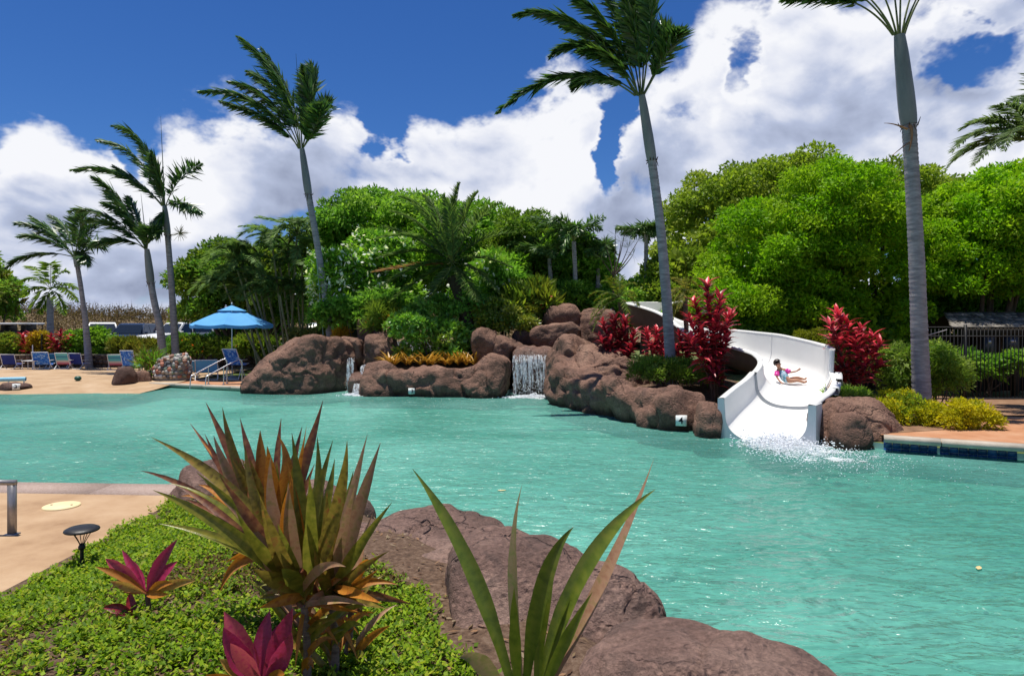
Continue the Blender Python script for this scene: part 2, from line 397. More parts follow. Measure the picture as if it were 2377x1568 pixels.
# basin: wall ring and floor
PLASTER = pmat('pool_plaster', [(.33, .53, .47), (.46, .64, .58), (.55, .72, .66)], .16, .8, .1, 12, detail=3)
nP = len(POOL); PA = np.array(POOL)
def zfloor(x, y):
    beach = sstep(y - .08 * (x + 18), 20.0, 25.5) * sstep(x, -13.5, -16.5)
    return -.40 - .05 * sstep(x, 0, 8) + .38 * beach
mb = MB()
wall = np.concatenate([np.c_[PA, np.where(np.arange(nP) < 5, -.40, GZ)], np.c_[PA, np.full(nP, -.75)]])
i = np.arange(nP); j = (i + 1) % nP
mb.add(wall, np.stack([i, j, j + nP, i + nP], -1))
mb.add(*grid(zfloor, -30, 18, -1, 30, 97, 63))
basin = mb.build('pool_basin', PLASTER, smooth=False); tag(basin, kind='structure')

def water_mat():
    m, nt, b = new_mat('pool_water'); N = nt.nodes.new; L = nt.links.new
    nt.nodes.remove(b)
    geo = N('ShaderNodeNewGeometry')
    def nz(scale, det, ro, stretch=(1, 1, 1), dist=0, kind=None, rot=0):
        mp = N('ShaderNodeMapping'); mp.inputs['Scale'].default_value = stretch; mp.inputs['Rotation'].default_value = (0, 0, rot)
        L(geo.outputs['Position'], mp.inputs[0])
        n = N('ShaderNodeTexNoise'); n.inputs['Scale'].default_value = scale; n.inputs['Detail'].default_value = det
        n.inputs['Roughness'].default_value = ro; n.inputs['Distortion'].default_value = dist
        L(mp.outputs[0], n.inputs['Vector']); return n.outputs['Fac']
    h1 = nz(1.4, 3, .5, (.75, 1.25, 1), .6, rot=.25); h2 = nz(4.0, 3, .5, (.6, 1.4, 1), .8, rot=-.2); h3 = nz(15, 3, .5)
    a = N('ShaderNodeMath'); a.operation = 'MULTIPLY_ADD'; L(h2, a.inputs[0]); a.inputs[1].default_value = .34; 
    a0 = N('ShaderNodeMath'); a0.operation = 'MULTIPLY'; L(h1, a0.inputs[0]); a0.inputs[1].default_value = .9; L(a0.outputs[0], a.inputs[2])
    c = N('ShaderNodeMath'); c.operation = 'MULTIPLY_ADD'; L(h3, c.inputs[0]); c.inputs[1].default_value = .03; L(a.outputs[0], c.inputs[2])
    bp = N('ShaderNodeBump'); bp.inputs['Strength'].default_value = 1.0; bp.inputs['Distance'].default_value = .32; L(c.outputs[0], bp.inputs['Height'])
    # caustic streaks painted into the transparent tint: noise ridges lightened, the rest darkened
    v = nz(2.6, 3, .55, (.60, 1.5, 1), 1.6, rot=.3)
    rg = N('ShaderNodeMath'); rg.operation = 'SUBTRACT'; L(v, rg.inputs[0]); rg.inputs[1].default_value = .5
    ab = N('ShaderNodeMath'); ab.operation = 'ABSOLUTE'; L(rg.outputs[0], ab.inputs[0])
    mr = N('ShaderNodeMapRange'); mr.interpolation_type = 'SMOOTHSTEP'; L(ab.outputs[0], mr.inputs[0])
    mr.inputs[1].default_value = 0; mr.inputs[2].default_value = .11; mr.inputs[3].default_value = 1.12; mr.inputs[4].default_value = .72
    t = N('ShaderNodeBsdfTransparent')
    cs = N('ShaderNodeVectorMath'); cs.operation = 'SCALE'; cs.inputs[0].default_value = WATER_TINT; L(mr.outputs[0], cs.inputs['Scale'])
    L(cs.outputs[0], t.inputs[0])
    # suspended fine bubbles and dye scatter a little light back
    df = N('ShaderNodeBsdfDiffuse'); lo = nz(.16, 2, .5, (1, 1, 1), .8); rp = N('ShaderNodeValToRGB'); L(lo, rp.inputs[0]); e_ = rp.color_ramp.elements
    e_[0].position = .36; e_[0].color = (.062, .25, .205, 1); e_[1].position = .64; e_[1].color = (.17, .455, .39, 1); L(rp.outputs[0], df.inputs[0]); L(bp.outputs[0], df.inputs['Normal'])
    m0 = N('ShaderNodeMixShader'); m0.inputs[0].default_value = .55; L(t.outputs[0], m0.inputs[1]); L(df.outputs[0], m0.inputs[2])
    gl = N('ShaderNodeBsdfGlossy'); gl.inputs['Roughness'].default_value = .2; L(bp.outputs[0], gl.inputs['Normal'])
    fr = N('ShaderNodeFresnel'); fr.inputs[0].default_value = 1.33; L(bp.outputs[0], fr.inputs['Normal'])
    fm = N('ShaderNodeMath'); fm.operation = 'MULTIPLY'; L(fr.outputs[0], fm.inputs[0]); fm.inputs[1].default_value = FRES; fm.use_clamp = True
    mx = N('ShaderNodeMixShader'); L(fm.outputs[0], mx.inputs[0]); L(m0.outputs[0], mx.inputs[1]); L(gl.outputs[0], mx.inputs[2])
    L(mx.outputs[0], nt.nodes['Material Output'].inputs[0])
    return m
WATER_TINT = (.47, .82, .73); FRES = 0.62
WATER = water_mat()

cen = np.array((-4.0, 13.0))
wp = [tuple(p + (p - cen) / np.linalg.norm(p - cen) * .02) for p in PA]
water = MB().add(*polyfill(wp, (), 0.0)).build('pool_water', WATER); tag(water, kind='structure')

# sand beach (zero entry) on the far left
def zsand(x, y):
    e = y - (24.6 + .085 * (x + 19))
    z = np.clip(e * .055, -.5, .16 + .03 * np.sin(x * .7)) + .012 * fbm(np.c_[np.ravel(x), np.ravel(y), np.zeros(np.size(x))] * 1.3, 5, 3).reshape(np.shape(x))
    return z + .03
SAND = pmat('beach_sand', [(.29, .185, .105), (.38, .26, .155), (.44, .32, .21)], 1.0, .95, .5, 26, dist=.03)
sand = MB().add(*grid(zsand, -32, -13.6, 22.8, 36.2, 90, 66)).build('sand_beach', SAND, smooth=True); tag(sand, kind='structure')

CONC = pmat('tan_concrete', [(.25, .15, .08), (.36, .235, .135), (.43, .30, .185)], 1.1, .9, .25, 60)
COPE = pmat('aggregate_coping', [(.24, .165, .13), (.34, .25, .21), (.44, .36, .31)], 55, .9, .5, 90)
BRICK_DECK = pmat('orange_brick_paving', [(.30, .13, .06), (.38, .18, .09), (.43, .24, .14)], 1.6, .9, .3, 40)
STONE_COPE = pmat('pale_stone_coping', [(.36, .31, .25), (.47, .42, .35)], 5, .85, .3, 40)
def sheet(name, pts, z, mat): 
    o = MB().add(*polyfill(pts, (), z)).build(name, mat); return tag(o, kind='structure')
def kerb(name, pa, pb, w, z0, z1, mat, inward=0.05, joint=None):
    "a coping band from pa to pb, hanging a little over the water; its stones are parts"
    pa, pb = np.array(pa), np.array(pb); d = pb - pa; Ln = np.linalg.norm(d); d /= Ln; nrm_ = np.array((-d[1], d[0]))
    root = bpy.data.objects.new(name, None); C.objects.link(root); tag(root, kind='structure')
    k = max(1, round(Ln / (joint or Ln))); st = Ln / k
    for q in range(k):
        c = pa + d * st * (q + .5) + nrm_ * (w / 2 - inward)
        V, F = box((c[0], c[1], (z0 + z1) / 2), (st - .012, w, z1 - z0), math.atan2(d[1], d[0]))
        MB().add(V, F).build('coping_stone', mat, root)
    return root
# near left terrace
sheet('terrace', [(-30, -6), (-4.2, -6), (-4.2, 8.9), (-4.3, 9.18), (-7.7, 9.38), (-14, 9.76), (-30, 10.5)], GZ + .030, CONC)
root = bpy.data.objects.new('terrace_coping', None); C.objects.link(root); tag(root, kind='structure')
cb_ = [(-4.1, 9.80), (-5.9, 9.90), (-7.7, 10.0), (-9.8, 10.12), (-11.9, 10.25), (-14, 10.38), (-18, 10.62), (-22, 10.86)]
for a, b_ in zip(cb_[:-1], cb_[1:]):
    a, b_ = np.array(a), np.array(b_); g = (b_ - a) / np.linalg.norm(b_ - a) * .006; o_ = np.array((0, -.62)); Q = [a + g, b_ - g, b_ - g + o_, a + g + o_]
    V = np.array([(*q_, GZ - .06) for q_ in Q] + [(*q_, GZ + .034) for q_ in Q]); MB().add(V, [(0, 1, 2, 3), (7, 6, 5, 4), (1, 0, 4, 5), (2, 1, 5, 6), (3, 2, 6, 7), (0, 3, 7, 4)]).build('coping_stone', COPE, root)
# pool deck at the far side by the lounge chairs
sheet('sunning_deck', [(-15.2, 27.5), (-14.0, 27.2), (-9.9, 25.45), (-8.3, 25.4), (-8.3, 29.6), (-15.2, 30.2)], GZ + .02, BRICK_DECK)
kerb('deck_coping', (-9.2, 24.96), (-14.6, 27.28), .30, GZ - .06, GZ + .05, STONE_COPE, .05 - .02, 1.6)
# deck on the right
sheet('brick_deck', [(7.5, 13.6), (8.3, 13.2), (9.5, 12.6), (11.5, 11.4), (14, 9.6), (24, 9), (24, 15.8), (9.9, 16.4), (8.9, 14.9)], GZ + .150, BRICK_DECK)
sheet('bare_soil', [(8.3, 15.6), (9.9, 16.4), (13.5, 16.6), (24, 15.8), (24, 21), (9, 21)], GZ + .144, SOIL)
sheet('mulch_bed', [(7.0, 13.8), (7.75, 13.75), (9.2, 14.2), (9.6, 15.4), (8.6, 17.5), (6.8, 17.5)], GZ + .158, SOIL)
TILE = pmat('blue_glazed_tile', [(.012, .045, .16), (.02, .075, .24)], 2, .22, .05, 20, spec=.6, rnd=.4)
GROUT = pmat('tile_grout', [(.30, .34, .36)], 9, .9, .1)
tile_me = MB().add(*box((0, 0, 0), (.146, .02, .146))).mesh('tile', TILE)
ck = [(7.46, 13.40), (8.3, 12.95), (9.5, 12.35), (11.5, 11.2), (13.9, 9.5)]
for a, b_ in zip(ck[:-1], ck[1:]):
    k_ = kerb('brick_deck_coping', b_, a, .32, GZ + .08, GZ + .19, STONE_COPE, -.02, 1.3)
    for ch in k_.children: pass
root = bpy.data.objects.new('waterline_tiles', None); C.objects.link(root); tag(root, kind='structure')
for a, b_ in zip(ck[:-1], ck[1:]):
    a = np.array(a); b_ = np.array(b_); d = b_ - a; Ln = np.linalg.norm(d); d /= Ln; n_ = np.array((-d[1], d[0])) * -1
    for q in range(int(Ln / .152)):
        for rr in range(2):
            c = a + d * (.076 + q * .152) + np.array((d[1], -d[0])) * .014
            o = link('tile', tile_me, root); o.location = (c[0], c[1], .118 - rr * .152); o.rotation_euler = (0, 0, math.atan2(d[1], d[0]))
# parking lot and far scrub land
ASPH = pmat('asphalt', [(.04, .04, .042), (.065, .062, .06)], 5, .9, .3, 60)
sheet('parking_lot', [(-60, 40.0), (2, 40.0), (2, 64), (-60, 64)], .95, ASPH)
sheet('hedge_bed', [(-60, 36.6), (-8.4, 36.6), (-6, 40.0), (-60, 40.0)], .80, MULCH)
def zhill(x, y): return GZ + .70 + 2.7 * sstep(y, 60, 84) * sstep(x, 60, 5) + 1.2 * fbm(np.c_[np.ravel(x), np.ravel(y), 0 * np.ravel(x)] * .05, 9, 3).reshape(np.shape(x)) * sstep(y, 64, 90)
SCRUB_SOIL = pmat('scrub_soil', [(.10, .07, .035), (.17, .12, .06)], .6, .95, .5, 9)
hill = MB().add(*grid(zhill, -170, 60, 62.5, 170, 60, 30)).build('scrub_hill', SCRUB_SOIL, smooth=True); tag(hill, kind='structure')

# planted mound behind the falls
def zmound(x, y):
    a = np.exp(-(((x - 1.0) / 4.4) ** 2 + ((y - 27.2) / 3.2) ** 2) ** 2) * 1.75
    b = np.exp(-(((x + 3.4) / 3.2) ** 2 + ((y - 27.0) / 2.8) ** 2) ** 2) * 1.15
    c = np.exp(-(((x - 5.2) / 3.4) ** 2 + ((y - 22.0) / 4.0) ** 2) ** 2) * .75
    e = np.exp(-(((x - 9.2) / 2.6) ** 2 + ((y - 18.2) / 2.4) ** 2) ** 2) * .35
    return np.maximum(np.maximum(np.maximum(a, b), c), e) + .02
def mound_keep(V):
    return V
V, F = grid(zmound, -8, 13, 15.0, 33, 85, 73)
import itertools
def inside(px, py, poly):
    c = np.zeros(len(px), bool); n = len(poly)
    for q in range(n):
        x1, y1 = poly[q]; x2, y2 = poly[(q + 1) % n]
        m_ = ((y1 > py) != (y2 > py)) & (px < (x2 - x1) * (py - y1) / (y2 - y1 + 1e-12) + x1); c ^= m_
    return c
cenF = V[F].mean(1); keep = ~inside(cenF[:, 0], cenF[:, 1], POOL) & (cenF[:, 2] > .04)
mound = MB().add(V, F[keep]).build('planted_mound', MULCH, smooth=True); tag(mound, kind='structure')

# near planting bed
def zbed(x, y):
    x = np.asarray(x, float); y = np.asarray(y, float)
    lo = -4.42 + .10 * np.sin(y * 1.3)
    z = GZ + .05 + .26 * sstep(x, lo - .05, lo + 1.8) - .20 * sstep(y, 6.0, 9.2) * sstep(x, -4, -2)
    z = z - .5 * sstep(x + (y - 4) * .66, .55, 2.0)
    return z + .03 * np.sin(x * 3.1 + y) * np.sin(y * 2.3) * sstep(x, lo, lo + .8)
V, F = grid(zbed, -4.46, 4.2, -2, 9.3, 90, 110)
cenF = V[F].mean(1); keep = ~inside(cenF[:, 0], cenF[:, 1], POOL)
bed = MB().add(V, F[keep]).build('planting_bed', MULCH, smooth=True); tag(bed, kind='structure')
def bed_hit(px, py):
    Y = 4.5
    for _ in range(40):
        x = (px - CX) / FPX * Y; z = float(zbed(x, Y)); Y += .5 * ((EYE - z) * FPX / (py - HY) - Y)
    return np.array(((px - CX) / FPX * Y, Y, float(zbed((px - CX) / FPX * Y, Y))))

# ------------------------------------------------------------------ rocks
def rock(center, radii, label, seed, rz=0, cuts=9, sub=5, p=2.8, rough=.07, tilt=(0, 0), mat=None, group='rocks round the pool', name='boulder', cutlo=.68, freq=1.5, planes=()):
    rng = np.random.RandomState(seed); n, F = ico(sub)
    r = (np.abs(n) ** p).sum(1) ** (-1 / p)
    pl = [(nrm(rng.normal(size=3)), rng.uniform(cutlo, .97)) for _ in range(cuts)] + [(nrm(np.array(d, float)), h) for d, h in planes]
    k = 14.0; acc = np.exp(-k * r)
    for d, h in pl:
        t = n @ d; rr = np.where(t > .12, h / np.maximum(t, .12), 9.0); acc = acc + np.exp(-k * np.minimum(rr, 9))
    r = -np.log(acc) / k
    V = n * r[:, None]
    rad = np.asarray(radii, float)
    q = V * rad
    nz = fbm(q * freq / max(rad.mean(), .25) * 1.0 + seed * 3.7, seed, 3) * rough * 1.3 + fbm(q * 3.4 + seed, seed + 7, 4) * .035
    rid = 1 - np.abs(vnoise(q * 1.9 + seed * 1.3, seed + 3)) 
    nz -= np.clip(rid - .90, 0, 1) * .55 * np.clip(rough / .07, .5, 1.4)
    V = q + n * (nz * rad.mean())[:, None]
    M = Matrix.Rotation(rz, 3, 'Z') @ Matrix.Rotation(tilt[0], 3, 'X') @ Matrix.Rotation(tilt[1], 3, 'Y')
    V = V @ np.array(M).T + np.asarray(center, float)
    base = np.array((center[0], center[1], max(-.2, V[:, 2].min())))
    return single(MB().add(V, F), name, mat or ROCK, base, label, 'rock', group, smooth=True)
def rock_px(px0, py0, px1, py1, Y, depth, label, seed, sink=.5, **k):
    "a boulder whose outline spans the given pixels at distance Y; sink = how much further down it reaches"
    a = P(px0, py0, Y); b_ = P(px1, py1, Y); top = a[2]; bot = b_[2] - sink
    return rock(((a[0] + b_[0]) / 2, Y, (top + bot) / 2), (abs(b_[0] - a[0]) / 2 * 1.06, depth, (top - bot) / 2 * 1.08), label, seed, **k)
def rock_wall(path, tops, halfw, label, seed, mat=None, p=3.0, rough=.16, n=190, m=72, zbot=-.9, lean=.12):
    "a continuous sculpted rock: a swept rounded section along path with an uneven top"
    path = np.asarray(path, float); s_ = np.r_[0, np.cumsum(np.linalg.norm(np.diff(path, axis=0), axis=1))]; u = np.linspace(0, s_[-1], n)
    q = np.stack([np.interp(u, s_, path[:, k]) for k in range(2)], 1)
    for _ in range(14): q[1:-1] = (q[:-2] + 2 * q[1:-1] + q[2:]) / 4
    T = nrm(np.gradient(q, axis=0)); Nn = np.stack([-T[:, 1], T[:, 0]], 1); f = u / s_[-1]
    top = np.interp(f, np.linspace(0, 1, len(tops)), tops); hw = np.interp(f, np.linspace(0, 1, len(halfw)), halfw)
    endk = np.clip(np.minimum(f, 1 - f) * s_[-1] / .45, 0, 1); endk = np.sqrt(1 - (1 - endk) ** 2) * .98 + .02
    a = np.linspace(0, 2 * np.pi, m, endpoint=False); ca, sa = np.cos(a), np.sin(a); rr = (np.abs(ca) ** p + np.abs(sa) ** p) ** (-1 / p)
    cz = (top + zbot) / 2; hz = (top - zbot) / 2
    x = (rr * ca)[None] * (hw * endk)[:, None] ; z = (rr * sa)[None] * (hz * endk)[:, None]
    V = np.stack([q[:, 0, None] + Nn[:, 0, None] * (x - lean * z), q[:, 1, None] + Nn[:, 1, None] * (x - lean * z), cz[:, None] + z], -1).reshape(-1, 3)
    out = np.stack([Nn[:, 0, None] * ca[None] , Nn[:, 1, None] * ca[None], np.repeat(sa[None], n, 0)], -1).reshape(-1, 3)
    d = fbm(V * 1.15 + seed, seed, 3) * rough * 1.3 + fbm(V * 3.6 + seed, seed + 5, 4) * rough * .26
    r1 = 1 - np.abs(vnoise(V * np.array((1, 1, 1.6)) * 1.25 + seed * 1.7, seed + 9)); d -= np.clip(r1 - .84, 0, 1) * rough * 5.2
    # scalloped undercuts along the face
    sc_ = vnoise(V * np.array((1.0, 1.0, .8)) * 1.6 + 31, seed + 11); d -= np.clip(sc_ - .15, 0, 1) * rough * 1.1
    V = V + out * d[:, None]
    i = np.arange(n - 1)[:, None] * m; j = np.arange(m)[None]; k = (j + 1) % m
    F = np.stack([i + j, i + m + j, i + m + k, i + k], -1).reshape(-1, 4)
    mb = MB(); mb.add(V, F)
    c0 = V[:m].mean(0); c1 = V[-m:].mean(0); W_ = np.concatenate([V[:m], [c0], V[-m:], [c1]]); jj = np.arange(m); kk = (jj + 1) % m
    mb.add(W_, np.concatenate([np.stack([jj, kk, np.full(m, m)], 1), np.stack([kk + m + 1, jj + m + 1, np.full(m, 2 * m + 1)], 1)]))
    return single(mb, 'rock_wall', mat or ROCK, (*q[n // 2], -.2), label, 'rock', 'rocks round the pool', smooth=True)
# far side, left to right
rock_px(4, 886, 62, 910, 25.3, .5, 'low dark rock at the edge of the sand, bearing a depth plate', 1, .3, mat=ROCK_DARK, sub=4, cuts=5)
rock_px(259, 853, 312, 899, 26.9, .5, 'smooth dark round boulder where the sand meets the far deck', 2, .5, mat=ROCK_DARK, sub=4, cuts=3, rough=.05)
rock_px(300, 862, 350, 896, 27.7, .5, 'small brown boulder between the dark round boulder and the mosaic stone mound', 3, .3, sub=4, cuts=5)
rock_px(578, 770, 818, 915, 25.2, 1.5, 'largest brown boulder, sloping left, beside the small cascade', 45, .7, cuts=3, sub=6, p=3.2, rough=.05, cutlo=.8,
        planes=[((-.62, -.25, .72), .60), ((.86, -.5, .16), .62), ((-.2, -.93, .28), .74), ((.1, .1, 1), .86)])
rock_px(786, 782, 850, 850, 26.6, .8, 'flat reddish rock at the head of the small cascade', 5, .4, sub=5, cuts=8)
rock_px(832, 730, 884, 790, 27.2, .6, 'rounded brown rock standing highest left of the flowering shrubs', 6, .6, sub=5, cuts=5)
rock_px(843, 778, 932, 850, 26.0, .8, 'stacked brown rock right of the small cascade head', 7, .5, sub=5, cuts=9, rough=.10)
rock_px(858, 772, 900, 812, 26.3, .5, 'knobbly little rock on top of the stacked brown rock', 57, .3, sub=4, cuts=6, rough=.1)
rock_px(812, 868, 862, 925, 24.4, .5, 'pinkish wet stepped rock between the small cascade strands', 8, .4, sub=5, cuts=7, rough=.12, mat=ROCK_WET)
rock_px(842, 838, 935, 936, 23.9, .7, 'bulging pointed rock in front of the orange bromeliads', 9, .5, cuts=8, sub=5, planes=[((0, -.85, .5), .72)])
rock_wall([tuple(P(850, 900, 24.3)[:2]), tuple(P(930, 900, 23.9)[:2]), tuple(P(1010, 900, 23.75)[:2]), tuple(P(1100, 900, 23.7)[:2]), tuple(P(1172, 900, 23.9)[:2])], (.75, .95, 1.00, 1.02, 1.12, 1.18), (.55, .6, .6, .6, .6), 'planter rock with a depth plate, running below the orange bromeliads', 10, rough=.13)
rock_px(1060, 826, 1188, 938, 23.6, .9, 'tall planter rock standing left of the big waterfall', 11, .5, cuts=5, p=3.4, sub=6, rough=.07, planes=[((-.5, -.3, .8), .70), ((0, -.9, .4), .82)])
rock_px(1092, 763, 1160, 832, 25.0, .9, 'dark overhanging boulder to the upper left of the waterfall', 12, .2, cuts=6, sub=5, rough=.06, planes=[((.2, -.9, -.35), .55)])
rock_px(1140, 778, 1218, 830, 25.2, .7, 'brown wedge rock between overhanging boulder and waterfall lip', 13, .3, cuts=7, sub=5)
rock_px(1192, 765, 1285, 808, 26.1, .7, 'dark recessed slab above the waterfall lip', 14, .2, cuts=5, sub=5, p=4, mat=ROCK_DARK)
rock_px(1232, 752, 1348, 800, 25.3, .55, 'wing-shaped brown slab lying over the right of the waterfall', 15, .05, cuts=6, sub=5, tilt=(0, -.12))
rock_px(1262, 708, 1348, 775, 26.6, .8, 'rounded brown summit boulder above the waterfall', 16, .5, cuts=6, sub=5)
rock_px(1345, 714, 1432, 800, 26.2, .8, 'brown boulder between the summit boulder and pygmy palm', 17, .5, cuts=7, sub=5)
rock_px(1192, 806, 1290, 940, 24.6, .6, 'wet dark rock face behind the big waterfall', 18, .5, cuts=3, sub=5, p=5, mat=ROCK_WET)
rock_px(1268, 778, 1400, 935, 22.6, 1.3, 'steep brown rock forming the right jamb of the waterfall', 19, .6, cuts=7, sub=6, rough=.09, planes=[((-.75, -.5, .3), .78), ((.3, -.4, .85), .80)])
rock_px(1330, 805, 1500, 905, 21.4, 1.3, 'brown ledge rock below the dark red shrubs', 20, .9, cuts=7, sub=6, rough=.10, planes=[((0, -.5, .85), .72)])
rock_wall([(1.75, 22.4), (1.95, 21.0), (2.6, 19.5), (3.3, 18.0), (3.9, 16.8), (4.35, 15.75)], (1.55, 1.45, 1.15, .98, 1.00, .90, .80), (.55, .70, .75, .75, .70, .6),
          'long continuous brown rock edging the pool from waterfall to slide, with the number plate', 22)
rock((4.47, 15.25, -.05), (.36, .55, .80), 'rounded end rock against the left flank of slide mouth', 24, cuts=4, sub=5, rough=.05)
rock_px(1886, 934, 2090, 1045, 14.25, .75, 'dark brown boulder against the right flank of slide mouth', 25, .4, cuts=5, sub=6, rough=.07, p=3.0, planes=[((-.3, -.75, .6), .80)])
rock_px(1926, 962, 2012, 1050, 13.75, .45, 'egg-shaped lit rock leaning on the right-hand slide boulder', 26, .3, cuts=2, sub=5, rough=.04)
# near side
rock((-4.05, 8.95, .18), (.72, .62, .46), 'grey-brown rock at the far tip of the planting bed beside terrace', 31, cuts=6, sub=5, mat=ROCK_PINK, group='rocks edging the planting bed')
rock((-2.75, 8.75, .08), (1.15, .62, .44), 'flat rock hidden behind the bronze-leaved cordyline', 32, cuts=6, sub=5, mat=ROCK_PINK, group='rocks edging the planting bed')
rock((-1.45, 6.75, .02), (.95, 1.55, .40), 'cracked pinkish shelf rock right of the bronze-leaved cordyline', 33, rz=-.7, cuts=7, sub=6, mat=ROCK_PINK, rough=.075, p=3.2, group='rocks edging the planting bed')
rock((-2.45, 8.25, .0), (.75, .55, .34), 'small low rock on the water side of the cordyline', 39, rz=-.5, cuts=6, sub=5, mat=ROCK_PINK, group='rocks edging the planting bed')
rock((-.45, 6.0, .0), (.75, .6, .50), 'low pinkish rock joining shelf rock and blocky boulder', 38, rz=-.7, cuts=6, sub=5, mat=ROCK_PINK, group='rocks edging the planting bed')
rock((.22, 5.12, .08), (.92, .84, .76), 'blocky pinkish boulder behind the green strap-leaved plant', 34, rz=-.5, cuts=4, sub=6, mat=ROCK_PINK, rough=.055, p=3.6, group='rocks edging the planting bed', planes=[((-.8, -.6, .1), .86), ((.1, .1, 1), .90)])
rock((1.18, 4.0, -.05), (.84, .66, .66), 'rounded pinkish boulder at the bottom of the photo beside pool', 35, rz=-.45, cuts=4, sub=6, mat=ROCK_PINK, rough=.05, p=2.9, group='rocks edging the planting bed')
rock((1.75, 3.15, -.2), (.75, .6, .55), 'pinkish boulder half cut off at the lower edge', 36, rz=-.5, cuts=5, sub=5, mat=ROCK_PINK, group='rocks edging the planting bed')
# ------------------------------------------------------------------ vegetation builders
def leaf_quads(pos, axis, side, Ln, Wd, col, mb, mid=.42, fold=0.0):
    "rhombic leaves: one quad each"
    pos = np.asarray(pos); n = len(pos); Ln = np.broadcast_to(Ln, (n,))[:, None]; Wd = np.broadcast_to(Wd, (n,))[:, None]
    up = nrm(np.cross(axis, side))
    a = pos; b_ = pos + axis * Ln * mid + side * Wd * .5 + up * fold * Wd; c = pos + axis * Ln; d = pos + axis * Ln * mid - side * Wd * .5 + up * fold * Wd
    V = np.stack([a, b_, c, d], 1).reshape(-1, 3); F = np.arange(4 * n).reshape(-1, 4)
    mb.add(V, F, np.repeat(np.asarray(col), 4, 0))
def rdirs(rng, n): return nrm(rng.normal(size=(n, 3)))
def crown_clumps(ell, k, cr, rng, low=-.35):
    "k leaf clumps spread over the outside of some ellipsoids (cx,cy,cz,rx,ry,rz)"
    ell = np.asarray(ell, float); w = ell[:, 3] * ell[:, 5] + ell[:, 3] * ell[:, 4]; w = w / w.sum()
    out = []
    for _ in range(k * 6):
        if len(out) >= k: break
        e = ell[rng.choice(len(ell), p=w)]; d = nrm(rng.normal(size=3))
        if d[2] < low or d[1] > .75: continue
        s = rng.uniform(.72, .98); c = e[:3] + d * e[3:] * s
        ins = False
        for f in ell:
            if (((c - f[:3]) / f[3:]) ** 2).sum() < .42: ins = True
        if ins: continue
        q = cr * rng.uniform(.65, 1.3); out.append((*c, q * 1.15, q, q * .8))
    return np.array(out)
def leafy(mb, clumps, n, ll, lw, cols, rng, out=.55, droop=.15, jit=.22, shell=.6):
    w = (clumps[:, 3] * clumps[:, 5]); idx = rng.choice(len(clumps), n, p=w / w.sum()); c = clumps[idx]
    d = rdirs(rng, n); d[:, 2] = np.where(d[:, 2] < -.55, -d[:, 2], d[:, 2])
    r = 1 - rng.uniform(0, 1, n) ** 1.5 * shell
    pos = c[:, :3] + d * c[:, 3:] * r[:, None]
    ax = nrm(d * out + rdirs(rng, n) * .75 + np.array((0, 0, -droop)))
    sd = nrm(np.cross(ax, rdirs(rng, n)))
    L_ = ll * rng.uniform(.6, 1.3, n); Wd = lw * rng.uniform(.7, 1.3, n)
    cols = np.asarray(cols, float); ck = rng.randint(0, len(cols), len(clumps)); cc = cols[ck[idx]]
    mixk = rng.randint(0, len(cols), n); cc = cc * .62 + cols[mixk] * .38
    cc = cc * rng.uniform(1 - jit, 1 + jit, n)[:, None]
    leaf_quads(pos, ax, sd, L_, Wd, cc, mb)
def px_ell(specs, Y, depth):
    out = []
    for s in specs:
        px, py, rx, ry = s[:4]; dy = s[4] if len(s) > 4 else 0; yy = Y + dy; c = P(px, py, yy)
        out.append((*c, rx / FPX * yy, depth, ry / FPX * yy))
    return out
BARK = pmat('grey_brown_bark', [(.06, .042, .03), (.13, .10, .075)], 4, .9, .6, 18, stretch=(1, 1, .3), coord='Object')
def branches(mb, base, ells, rng, r0, k=9):
    base = np.asarray(base, float)
    for q in range(k):
        e = ells[rng.randint(len(ells))]; d = nrm(rng.normal(size=3)); d[2] = abs(d[2]) * .8
        tip = np.array(e[:3]) + d * np.array(e[3:]) * .75
        mid = base * .45 + tip * .55 + np.array((0, 0, -.25 * abs(tip[2] - base[2]))) + rng.normal(size=3) * .3
        b0 = base + rng.normal(size=3) * np.array((r0 * .8, r0 * .8, 0))
        mb.add(*tube(bez(b0, mid, tip, 9), np.linspace(r0 * rng.uniform(.5, .8), r0 * .12, 9), 6))
def tree(name, label, Y, specs, depth, base_px, cols, n, ll, lw, cr, k, seed, cat='tree', group='broadleaf trees behind the pool', r0=.22, nb=9, mat=None, low=-.75, z0=GZ, flowers=None):
    rng = np.random.RandomState(seed); ells = px_ell(specs, Y, depth)
    bx = P(base_px, 800, Y); base = np.array((bx[0], Y + .3, z0))
    t = thing(name, base, label, cat, group)
    m1 = MB(); branches(m1, base, ells, rng, r0, nb); m1.build('trunk', BARK, t, smooth=True)
    cl = crown_clumps(ells, k, cr, rng, low); m2 = MB(); leafy(m2, cl, n, ll, lw, cols, rng)
    core = np.array([(*e[:3], e[3] * .78, e[4] * .7, e[5] * .78) for e in ells])
    leafy(m2, core, int(n * .10), ll * 2.0, lw * 2.2, cols, rng, shell=.5)
    m2.build('crown', mat or LEAF, t, col=True)
    if flowers:
        m3 = MB(); nf, fs, fcol = flowers; ci = rng.randint(0, len(cl), nf); d = rdirs(rng, nf); d[:, 1] = -abs(d[:, 1]); c = cl[ci]
        pos = c[:, :3] + d * c[:, 3:] * 1.04
        for rr in range(3):
            leaf_quads(pos + rng.normal(size=(nf, 3)) * fs * .5, rdirs(rng, nf), rdirs(rng, nf), fs, fs * .8, np.tile(fcol, (nf, 1)) * rng.uniform(.85, 1.05, (nf, 1)), m3)
        m3.build('blossoms', LEAF, t, col=True)['kind'] = 'stuff'
    return t
